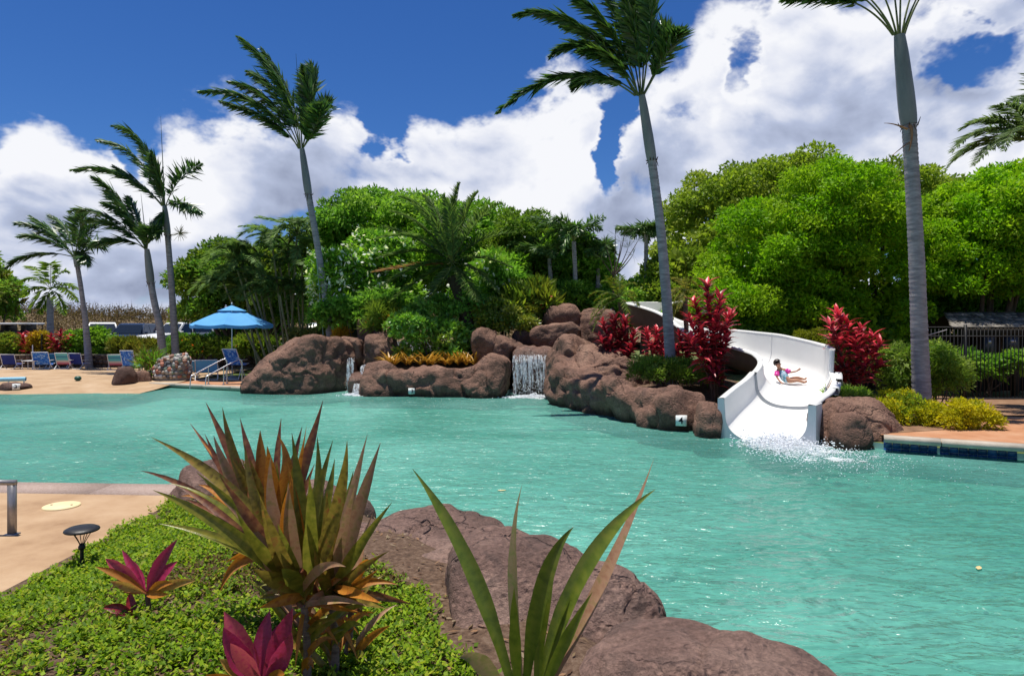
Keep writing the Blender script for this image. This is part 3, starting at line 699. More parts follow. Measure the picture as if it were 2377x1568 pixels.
# ------------------------------------------------------------------ trees, back to front
OLIVE = [(.173, .266, .024), (.235, .329, .027), (.133, .211, .025), (.281, .344, .046)]
LIME = [(.18, .40, .008), (.24, .47, .012), (.13, .31, .008), (.30, .46, .02)]
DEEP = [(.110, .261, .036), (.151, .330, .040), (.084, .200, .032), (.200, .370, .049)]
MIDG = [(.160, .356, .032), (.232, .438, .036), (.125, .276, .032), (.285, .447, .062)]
tree('large_tree', 'broadest olive-green tree, domed, rising behind the bright lime trees', 33,
     [(1720, 505, 170, 110), (1840, 482, 210, 108), (1990, 500, 210, 100), (1620, 560, 90, 120), (1600, 650, 90, 100), (2120, 505, 130, 75), (1760, 600, 200, 120), (1620, 730, 100, 60)], 4.2, 1720,
     OLIVE, 80000, .21, .10, .72, 240, 51, r0=.4, nb=12)
tree('bright_tree', 'bright lime-green spreading tree directly behind the slide', 25,
     [(1900, 500, 160, 95), (1780, 570, 130, 100), (2030, 540, 150, 110), (1720, 640, 80, 80), (1860, 640, 170, 90), (2020, 660, 130, 80), (1960, 450, 110, 60), (1700, 720, 90, 60), (1850, 730, 140, 60), (2000, 740, 130, 60)], 2.8, 2050,
     LIME, 85000, .16, .065, .55, 240, 52, r0=.26, nb=16)
tree('bright_tree', 'bright lime-green tree cut off by the right edge, right of the tallest palm', 24,
     [(2290, 520, 130, 110), (2360, 470, 110, 90), (2230, 600, 100, 100), (2360, 620, 120, 100), (2170, 640, 60, 80)], 2.4, 2300,
     LIME, 52000, .16, .065, .5, 150, 53, r0=.22, nb=10)
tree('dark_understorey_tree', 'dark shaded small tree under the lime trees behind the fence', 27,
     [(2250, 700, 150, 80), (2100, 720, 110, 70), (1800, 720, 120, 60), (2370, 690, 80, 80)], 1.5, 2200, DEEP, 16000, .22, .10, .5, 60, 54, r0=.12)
tree('round_tree', 'deep green round-topped tree behind the flowering plumeria', 34,
     [(850, 540, 105, 90), (800, 600, 80, 90), (900, 600, 110, 100), (960, 520, 100, 60)], 2.8, 860, DEEP + MIDG, 30000, .26, .12, .75, 80, 55, r0=.3)
tree('round_tree', 'green tree crown filling the gap right behind the date palm', 32,
     [(1080, 560, 110, 85), (1150, 620, 100, 100), (1000, 620, 100, 90)], 2.4, 1090, MIDG, 26000, .24, .11, .7, 70, 56, r0=.28)
tree('airy_tree', 'yellow-green feathery tree between date palm and the slim palms', 31,
     [(1215, 545, 70, 55), (1200, 620, 80, 80), (1270, 600, 60, 80)], 2.0, 1220, [(.12, .21, .02), (.10, .19, .02), (.16, .23, .03)], 17000, .22, .07, .5, 55, 57, r0=.2)
tree('round_tree', 'bushy dark green tree behind the slim palms above the waterfall', 30,
     [(1330, 600, 70, 70), (1380, 650, 60, 80), (1290, 680, 80, 60), (1460, 690, 60, 40)], 1.8, 1340, DEEP + MIDG, 20000, .22, .10, .55, 60, 58, r0=.2)
tree('round_tree', 'small olive tree right of the sky gap by the leaning palm', 29.5,
     [(1570, 640, 55, 60), (1530, 690, 45, 45), (1600, 700, 70, 60)], 1.5, 1560, OLIVE, 12000, .22, .10, .5, 45, 59, r0=.18)
tree('round_tree', 'dense dull-green tree rising behind the blue umbrella', 37,
     [(510, 640, 70, 75), (570, 650, 90, 80), (640, 640, 90, 75), (470, 660, 40, 60), (520, 720, 80, 45), (640, 720, 90, 50)], 2.4, 560, DEEP + OLIVE, 26000, .26, .12, .7, 80, 60, r0=.25)
tree('round_tree', 'partly cut-off bushy tree at the far left edge', 52,
     [(-15, 690, 45, 60), (18, 700, 20, 40), (-60, 660, 60, 80)], 2.0, -20, MIDG + [(.16, .13, .03)], 9000, .35, .16, .8, 45, 61, r0=.25)
tree('plumeria_tree', 'white-flowered plumeria tree left of the date palm', 29.5,
     [(820, 640, 75, 70), (880, 620, 80, 70), (800, 700, 60, 55), (900, 690, 80, 50)], 1.7, 860, MIDG + DEEP, 17000, .30, .10, .5, 75, 62, flowers=(520, .21, (.86, .87, .80)), r0=.16, group='plumeria trees in flower')
tree('plumeria_tree', 'white-flowered plumeria tree right of the date palm trunk', 29,
     [(1150, 640, 60, 60), (1130, 690, 70, 45), (1210, 690, 60, 50)], 1.6, 1150, MIDG + DEEP, 12000, .30, .10, .5, 55, 63, flowers=(160, .20, (.86, .87, .80)), r0=.16, group='plumeria trees in flower')
# ------------------------------------------------------------------ palms
def ring_trunk(mb, pts, r, rng, step=.11):
    pts = np.asarray(pts); Ln = np.linalg.norm(np.diff(pts, axis=0), axis=1).sum(); n = int(Ln / step) * 2
    t = np.linspace(0, 1, n); src = np.linspace(0, 1, len(pts))
    q = np.stack([np.interp(t, src, pts[:, k]) for k in range(3)], 1)
    rr = np.interp(t, np.linspace(0, 1, len(r)), r) * np.where(np.arange(n) % 2, .955, 1.02) * rng.uniform(.985, 1.015, n)
    mb.add(*tube(q, rr, 14))
RING_BARK = pmat('ringed_palm_bark', [(.17, .165, .175), (.29, .28, .29), (.42, .41, .42)], 3.5, .88, .7, 26, stretch=(1, 1, 5), dist=.02)
CROWNSHAFT = pmat('waxy_crownshaft', [(.13, .145, .14), (.19, .205, .195), (.25, .25, .235)], 2.0, .45, .1, 20, stretch=(1, 1, .3))
BROWN_FIBRE = pmat('brown_fibre', [(.06, .04, .028), (.14, .095, .06)], 9, .9, .7, 40, stretch=(1, 1, 3))
def frond_geo(mb, p0, p1, p2, rng, n=70, LL=.62, LW=.055, wind=(-.55, 0, -.12), plume=.5, droop=.25, cols=((.03, .075, .018),), start=.16, rr=.028, spread=.9, blade=1.0, tf=.55):
    pts = bez(p0, p1, p2, 22); mb.add(*tube(pts, np.linspace(rr, rr * .25, 22), 5), (.13, .17, .05))
    t = np.linspace(start, .99, n); i = t * 21
    q = np.stack([np.interp(i, np.arange(22), pts[:, k]) for k in range(3)], 1)
    T = nrm(np.stack([np.interp(i, np.arange(22), np.gradient(pts[:, k])) for k in range(3)], 1))
    up = np.array((0, 0, 1.0)); S = nrm(np.cross(T, up) + 1e-4); Un = nrm(np.cross(S, T))
    prof = np.sin(np.pi * np.clip((t - start) / (1 - start) * .86 + .12, 0, 1)) ** .7
    cols = np.asarray(cols)
    for s in (-1, 1):
        for layer in range(2 if plume > .4 else 1):
            m = n; roll = rng.uniform(-plume, plume, m) + (rng.uniform(-1.1, 1.1, m) if layer else .25)
            d = T * rng.uniform(tf, tf + .45, (m, 1)) + spread * (s * S * np.cos(roll)[:, None] + Un * np.sin(roll)[:, None])
            d = nrm(nrm(d) + np.array(wind) * rng.uniform(.6, 1.3, (m, 1)) + np.array((0, 0, -droop)) * rng.uniform(.4, 1.4, (m, 1)))
            sd = nrm(np.cross(d, nrm(Un + rng.normal(size=(m, 3)) * .45)))
            L_ = LL * prof * rng.uniform(.75, 1.15, m)
            cc = cols[rng.randint(0, len(cols), m)] * rng.uniform(.75, 1.3, (m, 1))
            leaf_quads(q + rng.normal(size=(m, 3)) * .012, d, sd, L_, LW * blade * rng.uniform(.8, 1.2, m), cc, mb, mid=.38, fold=.12)
DK = [(.047, .113, .032), (.067, .151, .034), (.037, .092, .032), (.102, .183, .040)]
def wind_palm(label, Y, trunk, rtr, shaft, fronds, seed, group='tall wind-blown palms', spear=None, z0=None, LL=.7, n=64, name='palm_tree', infl=None, cols=DK, droop=.22, wind=(-.50, 0, -.10), plume=.55, LW=.07, rshaft=None, start=.16, spread=.72, tf=.75):
    "trunk: pixel list bottom to top; shaft: top pixel of the crownshaft; fronds: (ctrl, tip, depth offset)"
    rng = np.random.RandomState(seed)
    tp = [P(x, y, Y) for x, y in trunk]; zb = GZ if z0 is None else z0
    d0 = tp[0] - tp[1]; tp[0] = tp[0].copy()
    base = tp[0] + d0 / abs(d0[2]) * max(0, tp[0][2] - zb) if tp[0][2] > zb else tp[0]
    t = thing(name, base, label, 'palm tree', group)
    pts = [base] + tp if np.linalg.norm(base - tp[0]) > .05 else tp
    # smooth the trunk line
    pts = np.array(pts); s = np.r_[0, np.cumsum(np.linalg.norm(np.diff(pts, axis=0), axis=1))]; u = np.linspace(0, s[-1], 40)
    q = np.stack([np.interp(u, s, pts[:, k]) for k in range(3)], 1)
    for _ in range(6): q[1:-1] = (q[:-2] + 2 * q[1:-1] + q[2:]) / 4
    mb = MB(); ring_trunk(mb, q, rtr, rng); mb.build('trunk', RING_BARK, t, smooth=False)
    top = q[-1]; st = P(*shaft, Y)
    rs = rtr[-1] if rshaft is None else rshaft
    mb = MB(); k = 12; sp = bez(top, (top + st) / 2, st, k); sr = np.interp(np.linspace(0, 1, k), [0, .12, .35, .8, 1], [rs * 1.10, rs * 1.22, rs * 1.2, rs * .98, rs * .76])
    mb.add(*tube(sp, sr, 14)); mb.build('crownshaft', CROWNSHAFT, t, smooth=True)
    mb = MB()
    for a in range(9):
        an = a * 2.4; mb.add(*tube([top + rs * 1.1 * np.array((math.cos(an), math.sin(an), -.2)), top + rs * 1.5 * np.array((math.cos(an), math.sin(an), rng.uniform(-1.5, 1.0)))], [.02, .006], 4))
    mb.build('leaf_scar_fibres', BROWN_FIBRE, t)['kind'] = 'stuff'
    for c, tip, dy in fronds:
        p0 = st + np.array(((tip[0] - shaft[0]) * .0006, 0, 0)); p1 = P(*c, Y + dy * .55); p2 = P(*tip, Y + dy)
        mb = MB(); frond_geo(mb, p0, p1, p2, rng, n=n, LL=LL, LW=LW, cols=cols, droop=droop, wind=wind, plume=plume, start=start, spread=spread, tf=tf); mb.build('frond', GLOSSY_LEAF, t, col=True)
    if spear:
        mb = MB(); e = P(*spear, Y); mb.add(*tube(bez(st - (st - top) * .1, (st + e) / 2, e, 8), np.linspace(.035, .006, 8), 5), (.05, .10, .03)); mb.build('spear_leaf', GLOSSY_LEAF, t, col=True)
    if infl:
        mb = MB(); c0 = P(*infl, Y); b0 = top
        mb.add(*tube([b0, (b0 + c0) / 2 + (0, 0, -.06), c0], [.03, .025, .02], 5), (.45, .42, .25))
        for a in range(46):
            d = nrm(rng.normal(size=3) + np.array((.5, 0, .1))); mb.add(*tube([c0, c0 + d * rng.uniform(.25, .55)], [.014, .006], 3), (.50, .47, .30))
        mb.build('flower_stalk', LEAF, t, col=True)
    return t
wind_palm('shortest wind-blown palm of the left three, nearest the left edge', 36, [(205, 826), (198, 740), (187, 660), (180, 618)], (.20, .16, .12, .115), (174, 596),
    [((71, 569), (14, 623), -1.2), ((99, 505), (35, 520), .6), ((107, 534), (43, 550), -.6), ((156, 510), (117, 500), 1.0), ((188, 520), (190, 494), -.8), ((205, 534), (222, 520), .8), ((222, 540), (242, 572), -.8), ((200, 570), (202, 612), -1.2), ((140, 540), (70, 500), 0)],
    71, n=46, LL=.85, LW=.10)
wind_palm('leaning thick-trunked palm with fronds streaming left, in front of the middle one', 33, [(378, 826), (372, 760), (358, 700), (350, 655)], (.21, .19, .16, .15), (341, 578),
    [((284, 434), (216, 410), -1), ((249, 462), (160, 491), 0.6), ((270, 500), (202, 512), -.6), ((284, 535), (208, 572), -1.0), ((285, 470), (250, 440), .9), ((320, 500), (300, 455), 1.1), ((345, 540), (356, 530), -.6), ((310, 480), (236, 470), .2)],
    72, spear=(327, 449), n=50, LL=.85, LW=.10)
wind_palm('slender left palm with pale flower stalk and fronds on both sides', 33.5, [(408, 822), (402, 720), (395, 620), (389, 545)], (.20, .17, .145, .135), (382, 478),
    [((284, 366), (165, 396), -1), ((322, 318), (225, 327), .7), ((352, 290), (262, 292), -.5), ((372, 380), (330, 340), 1.0), ((412, 400), (468, 380), .5), ((425, 455), (466, 492), -.8), ((375, 420), (352, 350), -.8), ((330, 420), (265, 385), .5), ((372, 520), (362, 545), -1.1)],
    73, spear=(373, 270), n=50, LL=.85, LW=.10, infl=(418, 541))
wind_palm('tall palm leaning left over the large sloping boulder', 28, [(766, 775), (752, 660), (732, 540), (716, 450)], (.18, .155, .135, .135), (701, 345),
    [((672, 150), (552, 84), -.8), ((640, 195), (530, 190), .6), ((610, 190), (460, 214), -.6), ((655, 180), (575, 165), .9), ((690, 200), (606, 110), 1.0), ((640, 260), (510, 235), .2), ((736, 240), (703, 152), -.5), ((752, 240), (765, 238), .6), ((740, 180), (722, 148), .9), ((745, 285), (748, 240), -.9)],
    74, spear=(687, 125), n=76, LL=.80, LW=.10)
wind_palm('tall palm behind the long low rock, dark fronds streaming left', 19.8, [(1556, 835), (1548, 700), (1535, 540), (1521, 430), (1513, 372)], (.175, .16, .15, .135, .13), (1490, 222),
    [((1330, 105), (1152, 264), -.9), ((1390, 140), (1330, 205), .5), ((1380, 40), (1275, 134), -.6), ((1440, 60), (1300, 60), .7), ((1350, -20), (1192, 38), .4), ((1440, 20), (1290, -30), -.3), ((1465, 60), (1395, -60), .8), ((1480, 40), (1440, -110), -.6), ((1500, 60), (1492, -90), .3), ((1520, 20), (1515, -80), -.8), ((1580, 60), (1522, 56), .6), ((1560, 100), (1580, 72), -.7), ((1430, 100), (1345, 120), -1.0)],
    75, n=84, LL=.66, LW=.085, z0=.45, start=.2)
wind_palm('tallest thick-trunked palm at right, its crown mostly above the frame', 16.6, [(2140, 925), (2135, 800), (2128, 600), (2118, 420), (2110, 290)], (.225, .195, .185, .172, .165), (2088, 82),
    [((1990, -40), (1815, 0), -.6), ((2010, -60), (1880, -60), .7), ((2055, -40), (1960, -160), -.5), ((2075, -60), (2040, -220), .6), ((2090, -60), (2100, -240), -.3), ((2110, -40), (2190, -170), .5), ((2125, -20), (2200, -120), -.6), ((2010, -30), (1900, -60), .3), ((2140, -60), (2280, -160), .2)],
    76, n=60, LL=.60, LW=.075, z0=.35, start=.42)
# dry sheath hanging under that crownshaft
def dry_sheath():
    t = bpy.data.objects['palm_tree.005']; mb = MB()
    for a, b_, c in (((2106, 300), (2075, 285), (2052, 286)), ((2112, 290), (2122, 310), (2110, 350)), ((2112, 330), (2095, 340), (2070, 362))):
        mb.add(*tube(bez(P(*a, 16.42), P(*b_, 16.35), P(*c, 16.35), 8), np.linspace(.05, .012, 8), 5, flat=.35))
    mb.build('dry_sheath', pmat('dry_sheath', [(.20, .10, .05), (.34, .20, .11)], 6, .9, .4), t)
dry_sheath()
YG = [(.140, .238, .028), (.196, .280, .028), (.098, .182, .028)]
def rosette_palm(name, label, Y, trunk, r, crown, fr, seed, cols, LL, LW, n, group, droop=.2, wind=(-.25, 0, -.05), plume=.2, z0=None, cat='palm tree', start=.12, rr=.022, dead=(), tmat=None):
    rng = np.random.RandomState(seed); tp = [P(x, y, Y) for x, y in trunk]
    zb = GZ if z0 is None else z0; b0 = tp[0].copy(); b0[2] = min(b0[2], zb) if z0 is None else zb
    t = thing(name, b0, label, cat, group); pts = np.array([b0] + tp)
    s = np.linspace(0, 1, len(pts)); u = np.linspace(0, 1, 16); q = np.stack([np.interp(u, s, pts[:, k]) for k in range(3)], 1)
    mb = MB(); ring_trunk(mb, q, r, rng, .09); mb.build('trunk', tmat or BROWN_FIBRE, t)
    c0 = P(*crown, Y)
    for w, (c, tip, dy) in enumerate(fr):
        mb = MB(); frond_geo(mb, c0, P(*c, Y + dy * .6), P(*tip, Y + dy), rng, n=n, LL=LL, LW=LW, cols=cols if w not in dead else [(.30, .17, .09)], droop=droop, wind=wind, plume=plume, start=start, rr=rr)
        mb.build('frond', LEAF, t, col=True)
    return t
rosette_palm('coconut_palm', 'small yellow-green palm standing left of the wind-blown trio by the scrub', 46, [(117, 770), (116, 690)], (.22, .2), (117, 672),
    [((80, 620), (45, 660), 0), ((95, 610), (60, 618), 1), ((118, 600), (115, 612), -.5), ((140, 615), (160, 630), .5), ((150, 640), (185, 672), 0), ((150, 650), (180, 700), -1), ((90, 660), (70, 725), -1), ((140, 680), (150, 730), -1.2), ((80, 650), (48, 690), 1), ((105, 690), (92, 728), 1)],
    81, YG, .8, .12, 34, 'small palms', droop=.5, tmat=RING_BARK)
# date palm above the planter
fr = [((1000, 520), (868, 555), -.8), ((990, 500), (905, 490), .5), ((1010, 470), (925, 455), -.3), ((1020, 480), (985, 452), .8), ((1055, 480), (1068, 424), 0), ((1080, 480), (1110, 446), .6), ((1100, 500), (1165, 470), -.5), ((1110, 540), (1200, 540), .6), ((1110, 580), (1190, 620), -.8), ((1000, 560), (872, 600), .6), ((1000, 590), (880, 668), -.9), ((1010, 620), (905, 700), -.5), ((1110, 610), (1160, 680), -.9), ((970, 540), (890, 525), 1), ((1030, 520), (955, 470), -1), ((1060, 540), (1030, 450), -.9), ((980, 612), (862, 632), .2), ((1040, 640), (990, 700), -1.1), ((1080, 640), (1110, 700), -1.1), ((1090, 500), (1135, 500), 1)]
rosette_palm('date_palm', 'feathery date palm with one brown frond on the planted mound', 26.3, [(1085, 750), (1075, 700), (1052, 640)], (.26, .27, .28), (1050, 610), fr, 82,
    [(.10, .175, .045), (.125, .205, .055), (.08, .14, .045), (.17, .25, .065)], .60, .06, 104, 'feathery palms', droop=.1, wind=(-.35, 0, .0), dead=(16,), z0=1.2, tmat=pmat('date_palm_bark', [(.03, .022, .018), (.075, .055, .04)], 8, .95, .9, 20))
# areca clump
def areca(label, Y, stems, seed, z0=.2, cols=None, LL=.55, hgt=1.0):
    rng = np.random.RandomState(seed); t = thing('areca_palm', (*P(stems[0][0], 800, Y)[:2], z0), label, 'palm clump', 'clumping palms')
    cols = cols or [(.14, .23, .075), (.18, .27, .085), (.10, .18, .06)]
    for bx, tx, ty, fl in stems:
        y = Y + rng.uniform(-.7, .7); b0 = P(bx, 800, y); b0[2] = z0; tp = P(tx, ty, y)
        mb = MB(); q = bez(b0, (b0 + tp) / 2 + rng.normal(size=3) * .08, tp, 10); ring_trunk(mb, q, (.055, .045), rng, .16); mb.build('stem', STEM, t)
        for a in range(9):
            an = rng.uniform(0, 2 * math.pi); d = np.array((math.cos(an), math.sin(an) * .8, 0)) * rng.uniform(.7, 1.4) * fl
            mid = tp + d * .55 + np.array((-.1, 0, rng.uniform(.7, 1.1) * fl)); end = tp + d * 1.35 + np.array((-.35, 0, rng.uniform(-.6, .7) * fl))
            mb = MB(); frond_geo(mb, tp, mid, end, rng, n=46, LL=LL, LW=.055, cols=cols, droop=.3, wind=(-.3, 0, 0), plume=.15, rr=.02, start=.2); mb.build('frond', LEAF, t, col=True)
    return t
STEM = pmat('ringed_green_stem', [(.14, .15, .07), (.24, .22, .12)], 4, .7, .3, 20, stretch=(1, 1, 4))
areca('clump of arching feathery palms right of the blue umbrella', 31, [(640, 560, 620, 1.0), (655, 600, 590, 1.1), (665, 630, 560, 1.1), (690, 668, 570, 1.1), (700, 700, 590, 1.0), (650, 585, 650, .9), (705, 725, 620, .9), (680, 650, 620, 1.0), (672, 690, 540, 1.0), (630, 540, 590, 1.0), (600, 570, 680, .9), (640, 605, 670, .9), (690, 650, 685, .9), (715, 690, 672, .9), (735, 738, 690, .8), (620, 520, 660, .8)], 83)
def slim_palm(label, Y, base, top, seed, n=11, fl=1.2, z0=1.2, r=.09, cols=[(.075, .165, .04), (.10, .20, .045), (.055, .125, .035), (.15, .24, .06)], name='slim_palm', up=.8):
    rng = np.random.RandomState(seed); b0 = P(*base, Y); b0[2] = z0; tp = P(*top, Y)
    t = thing(name, b0, label, 'palm tree', 'slim palms above the waterfall'); mb = MB(); ring_trunk(mb, bez(b0, (b0 + tp) / 2 + (.1, 0, 0), tp, 12), (r * 1.2, r), rng, .12); mb.build('trunk', RING_BARK, t)
    for a in range(n):
        an = a * 2.4 + rng.uniform(-.3, .3); d = np.array((math.cos(an), math.sin(an) * .8, 0)) * rng.uniform(.7, 1.1) * fl
        mid = tp + d * .5 + np.array((-.08, 0, rng.uniform(.5, 1.0) * fl * up)); end = tp + d * 1.2 + np.array((-.3, 0, rng.uniform(-.5, .8) * fl * up))
        mb = MB(); frond_geo(mb, tp, mid, end, rng, n=38, LL=.5, LW=.06, cols=cols, droop=.3, wind=(-.3, 0, 0), plume=.45, rr=.018, start=.15); mb.build('frond', GLOSSY_LEAF, t, col=True)
    return t
slim_palm('leftmost slim palm above the waterfall, dark crowned', 28.5, (1282, 720), (1275, 600), 84, fl=1.15)
slim_palm('slim palm with the highest crown above the summit boulder', 28, (1335, 715), (1332, 560), 85, fl=1.35, up=1.1)
slim_palm('slim palm right of the summit boulder, leaning a little right', 28.8, (1375, 720), (1390, 585), 86, fl=1.1)
slim_palm('slim palm nearest the sky gap, half behind the leaning tall palm', 29.5, (1490, 700), (1500, 545), 87, fl=.95)
slim_palm('dark palm crown left of the slim palms, half hidden by trees', 30, (1240, 720), (1250, 580), 88, fl=1.1)
PYG = [(.10, .17, .02), (.13, .19, .022), (.07, .13, .02), (.20, .19, .03)]
fr = [((1400, 680), (1372, 735), -.6), ((1390, 660), (1366, 690), .5), ((1420, 640), (1395, 655), 0), ((1440, 640), (1440, 640), .6), ((1455, 645), (1480, 660), -.4), ((1465, 670), (1490, 720), .4), ((1400, 700), (1375, 770), -.7), ((1450, 690), (1462, 745), -.8), ((1415, 665), (1380, 700), .8), ((1430, 650), (1410, 640), -.8), ((1405, 690), (1368, 752), .2), ((1460, 660), (1478, 690), .7)]
rosette_palm('pygmy_date_palm', 'small drooping feathery palm between rock summit and dark red shrubs', 23.2, [(1455, 830), (1452, 760), (1440, 700)], (.10, .10, .11), (1436, 690), fr, 89, PYG, .26, .026, 60, 'pygmy palms', droop=.35, wind=(-.3, 0, 0), z0=.7, rr=.014)
fr = [((1575, 650), (1545, 700), -.5), ((1585, 640), (1560, 645), .4), ((1600, 640), (1618, 660), 0), ((1580, 680), (1552, 760), -.6), ((1570, 670), (1540, 780), .1), ((1605, 660), (1625, 690), .4), ((1590, 670), (1575, 720), -.7), ((1570, 655), (1538, 725), .6), ((1595, 650), (1600, 640), -.5)]
rosette_palm('pygmy_date_palm', 'yellowing drooping feathery palm right beside the leaning trunk', 20.6, [(1596, 815), (1592, 740), (1590, 690)], (.07, .07, .08), (1588, 676), fr, 90, [(.19, .20, .03), (.14, .17, .03), (.26, .22, .04)], .24, .024, 60, 'pygmy palms', droop=.4, wind=(-.25, 0, 0), z0=.6, rr=.012)
fr = [((2290, 250), (2208, 355), -.6), ((2280, 280), (2200, 390), .4), ((2310, 240), (2230, 300), .6), ((2340, 250), (2260, 285), 0), ((2330, 290), (2260, 385), -1), ((2370, 230), (2310, 245), -.5), ((2440, 200), (2500, 280), .4), ((2380, 240), (2362, 225), .8), ((2320, 270), (2222, 330), 1.0), ((2400, 150), (2440, 130), 0), ((2300, 300), (2215, 372), .9), ((2360, 250), (2330, 350), -1.2)]
rosette_palm('arching_palm', 'arching grey-green palm fronds reaching in from the right edge', 18.2, [(2430, 820), (2425, 600), (2405, 380)], (.17, .15, .13), (2400, 330), fr, 91, [(.13, .20, .08), (.17, .24, .09), (.10, .155, .07)], .55, .045, 90, 'feathery palms', droop=.25, wind=(-.3, 0, -.1), tmat=RING_BARK)
def bare_tree():
    rng = np.random.RandomState(92); Y = 27.5; b0 = P(1415, 700, Y); b0[2] = 1.2
    t = thing('dracaena', b0, 'sparse thin-branched dracaena standing in front of the sky gap', 'small tree', None); mb = MB(); f = MB()
    tips = [(1405, 565), (1428, 545), (1442, 560), (1458, 575), (1470, 590), (1450, 540), (1395, 600), (1480, 560)]
    k = P(1425, 640, Y); mb.add(*tube([b0, (b0 + k) / 2 + (.05, 0, 0), k], [.07, .055, .045], 7))
    for x, y in tips:
        e = P(x, y, Y + rng.uniform(-.4, .4)); mb.add(*tube(bez(k, (k + e) / 2 + (.05, 0, -.1), e, 7), np.linspace(.032, .012, 7), 5))
        m = 16; leaf_quads(np.tile(e, (m, 1)), nrm(rng.normal(size=(m, 3)) * .6 + (0, 0, .6)), rdirs(rng, m), .42, .022, np.tile((.05, .08, .03), (m, 1)), f)
    mb.build('trunk', BARK, t, smooth=True); f.build('crown', LEAF, t, col=True)
bare_tree()
# ------------------------------------------------------------------ shrubs
def shrub(name, label, Y, specs, depth, cols, n, ll, lw, cr, k, seed, group=None, z0=None, cat='shrub', mat=None, out=.7, flowers=None, droop=.0):
    rng = np.random.RandomState(seed); ells = px_ell(specs, Y, depth); cl = crown_clumps(ells, k, cr, rng, -.6); mb = MB()
    leafy(mb, cl, n, ll, lw, cols, rng, out=out, droop=droop)
    core = np.array([(*e[:3], e[3] * .8, e[4] * .8, e[5] * .85) for e in ells]); leafy(mb, core, n // 7, ll * 1.5, lw * 1.6, cols, rng, shell=.6)
    zb = (.80 if Y > 36.8 else GZ) if z0 is None else z0; c = np.mean([e[:3] for e in ells], 0)
    t = thing(name, (c[0], c[1], zb), label, cat, group)
    mb.build('foliage', mat or LEAF, t, col=True)
    st = MB()
    for _ in range(7):
        e = cl[rng.randint(len(cl))]; st.add(*tube(bez((c[0] + rng.normal() * .12, c[1] + rng.normal() * .12, zb), (c[0] * .6 + e[0] * .4, e[1], (zb + e[2]) / 2), e[:3], 6), np.linspace(.025, .006, 6), 4))
    st.build('stems', BARK, t)
    if flowers:
        fl = MB(); nf, fs, fc = flowers; ci = cl[rng.randint(0, len(cl), nf)]; d = rdirs(rng, nf); d[:, 1] = -abs(d[:, 1]); d[:, 2] = abs(d[:, 2])
        leaf_quads(ci[:, :3] + d * ci[:, 3:] * 1.05, nrm(d + rdirs(rng, nf) * .5), rdirs(rng, nf), fs, fs * .5, np.tile(fc, (nf, 1)) * rng.uniform(.8, 1.2, (nf, 1)), fl)
        fl.build('blossoms', LEAF, t, col=True)['kind'] = 'stuff'
    return t
YEL = [(.42, .40, .012), (.56, .48, .015), (.28, .32, .015), (.62, .54, .02)]
LIMEB = [(.16, .28, .03), (.21, .33, .035), (.11, .21, .03), (.26, .34, .08)]
VAR = [(.16, .24, .03), (.10, .18, .02), (.26, .28, .03), (.06, .12, .02)]
G1 = 'shrubs right of the slide'; G2 = 'shrubs on the mound above the falls'; G3 = 'hedge shrubs behind the beach wall'
shrub('shrub', 'lime-green rounded shrub left of the tallest palm base', 17.6, [(2080, 855, 45, 55), (2095, 890, 60, 40)], .7, LIMEB, 5200, .13, .035, .22, 40, 101, G1, cat='shrub')
shrub('shrub', 'lime-green rounded shrub right of the tallest palm base', 17.2, [(2180, 875, 55, 55), (2165, 840, 30, 35)], .7, LIMEB, 5200, .13, .035, .22, 40, 102, G1)
shrub('shrub', 'bright yellow-green shrub in front of the tallest palm base', 15.3, [(2085, 945, 50, 35), (2130, 965, 55, 38), (2060, 960, 40, 30)], .6, YEL + LIMEB[:2], 6500, .085, .03, .16, 60, 103, G1, z0=.14)
shrub('shrub', 'brightest yellow shrub nearest the brick deck', 14.6, [(2235, 958, 55, 28), (2200, 975, 50, 25), (2275, 975, 30, 20)], .5, YEL, 6000, .08, .028, .14, 60, 104, G1, z0=.14)
shrub('shrub', 'olive-yellow shrub peeking over the back wall of slide', 20.5, [(1885, 795, 50, 28), (1850, 810, 40, 25)], .6, [(.22, .24, .015), (.17, .20, .015)], 3500, .09, .03, .17, 35, 105, G1)
shrub('shrub', 'small bright green plant between slide and right-hand boulder', 15.9, [(1935, 922, 20, 14), (1960, 920, 30, 18), (1990, 925, 25, 15)], .3, LIMEB, 2600, .12, .03, .13, 30, 106, G1, z0=.14)
shrub('fern_bush', 'low bright green ferny bush on top of the long low rock', 19.3, [(1510, 862, 45, 28), (1570, 865, 55, 30), (1620, 872, 40, 28)], .8, LIMEB, 7000, .13, .03, .18, 60, 107, G2, z0=.6, out=1.1)
shrub('shrub', 'glossy green shrub with yellow tips above the orange bromeliads', 25.6, [(975, 775, 55, 42), (1040, 790, 50, 40), (940, 760, 35, 30), (960, 815, 45, 25), (1050, 820, 50, 20)], .8, MIDG + DEEP + [(.20, .24, .03)], 7000, .15, .075, .25, 60, 108, G2, z0=1.0, mat=GLOSSY_LEAF)
shrub('shrub', 'dark leafy shrub at the foot of the date palm', 26.4, [(1010, 730, 60, 35), (1060, 745, 45, 45), (1100, 720, 40, 40)], .8, DEEP, 6500, .16, .08, .28, 50, 109, G2, z0=1.1, mat=GLOSSY_LEAF)
shrub('shrub', 'yellow-green croton shrub left of the summit boulder', 26.2, [(1160, 735, 50, 35), (1210, 750, 45, 35), (1140, 755, 35, 30)], .7, VAR + [(.36, .34, .03)], 6500, .16, .07, .25, 50, 110, G2, z0=1.2, mat=GLOSSY_LEAF)
shrub('heliconia', 'upright heliconia with red flower spikes beside slim palms', 27, [(1215, 695, 40, 35), (1250, 705, 40, 40)], .6, VAR, 1500, .5, .10, .3, 20, 111, G2, z0=1.3, out=.4, flowers=(26, .22, (.42, .03, .02)), droop=-.8)
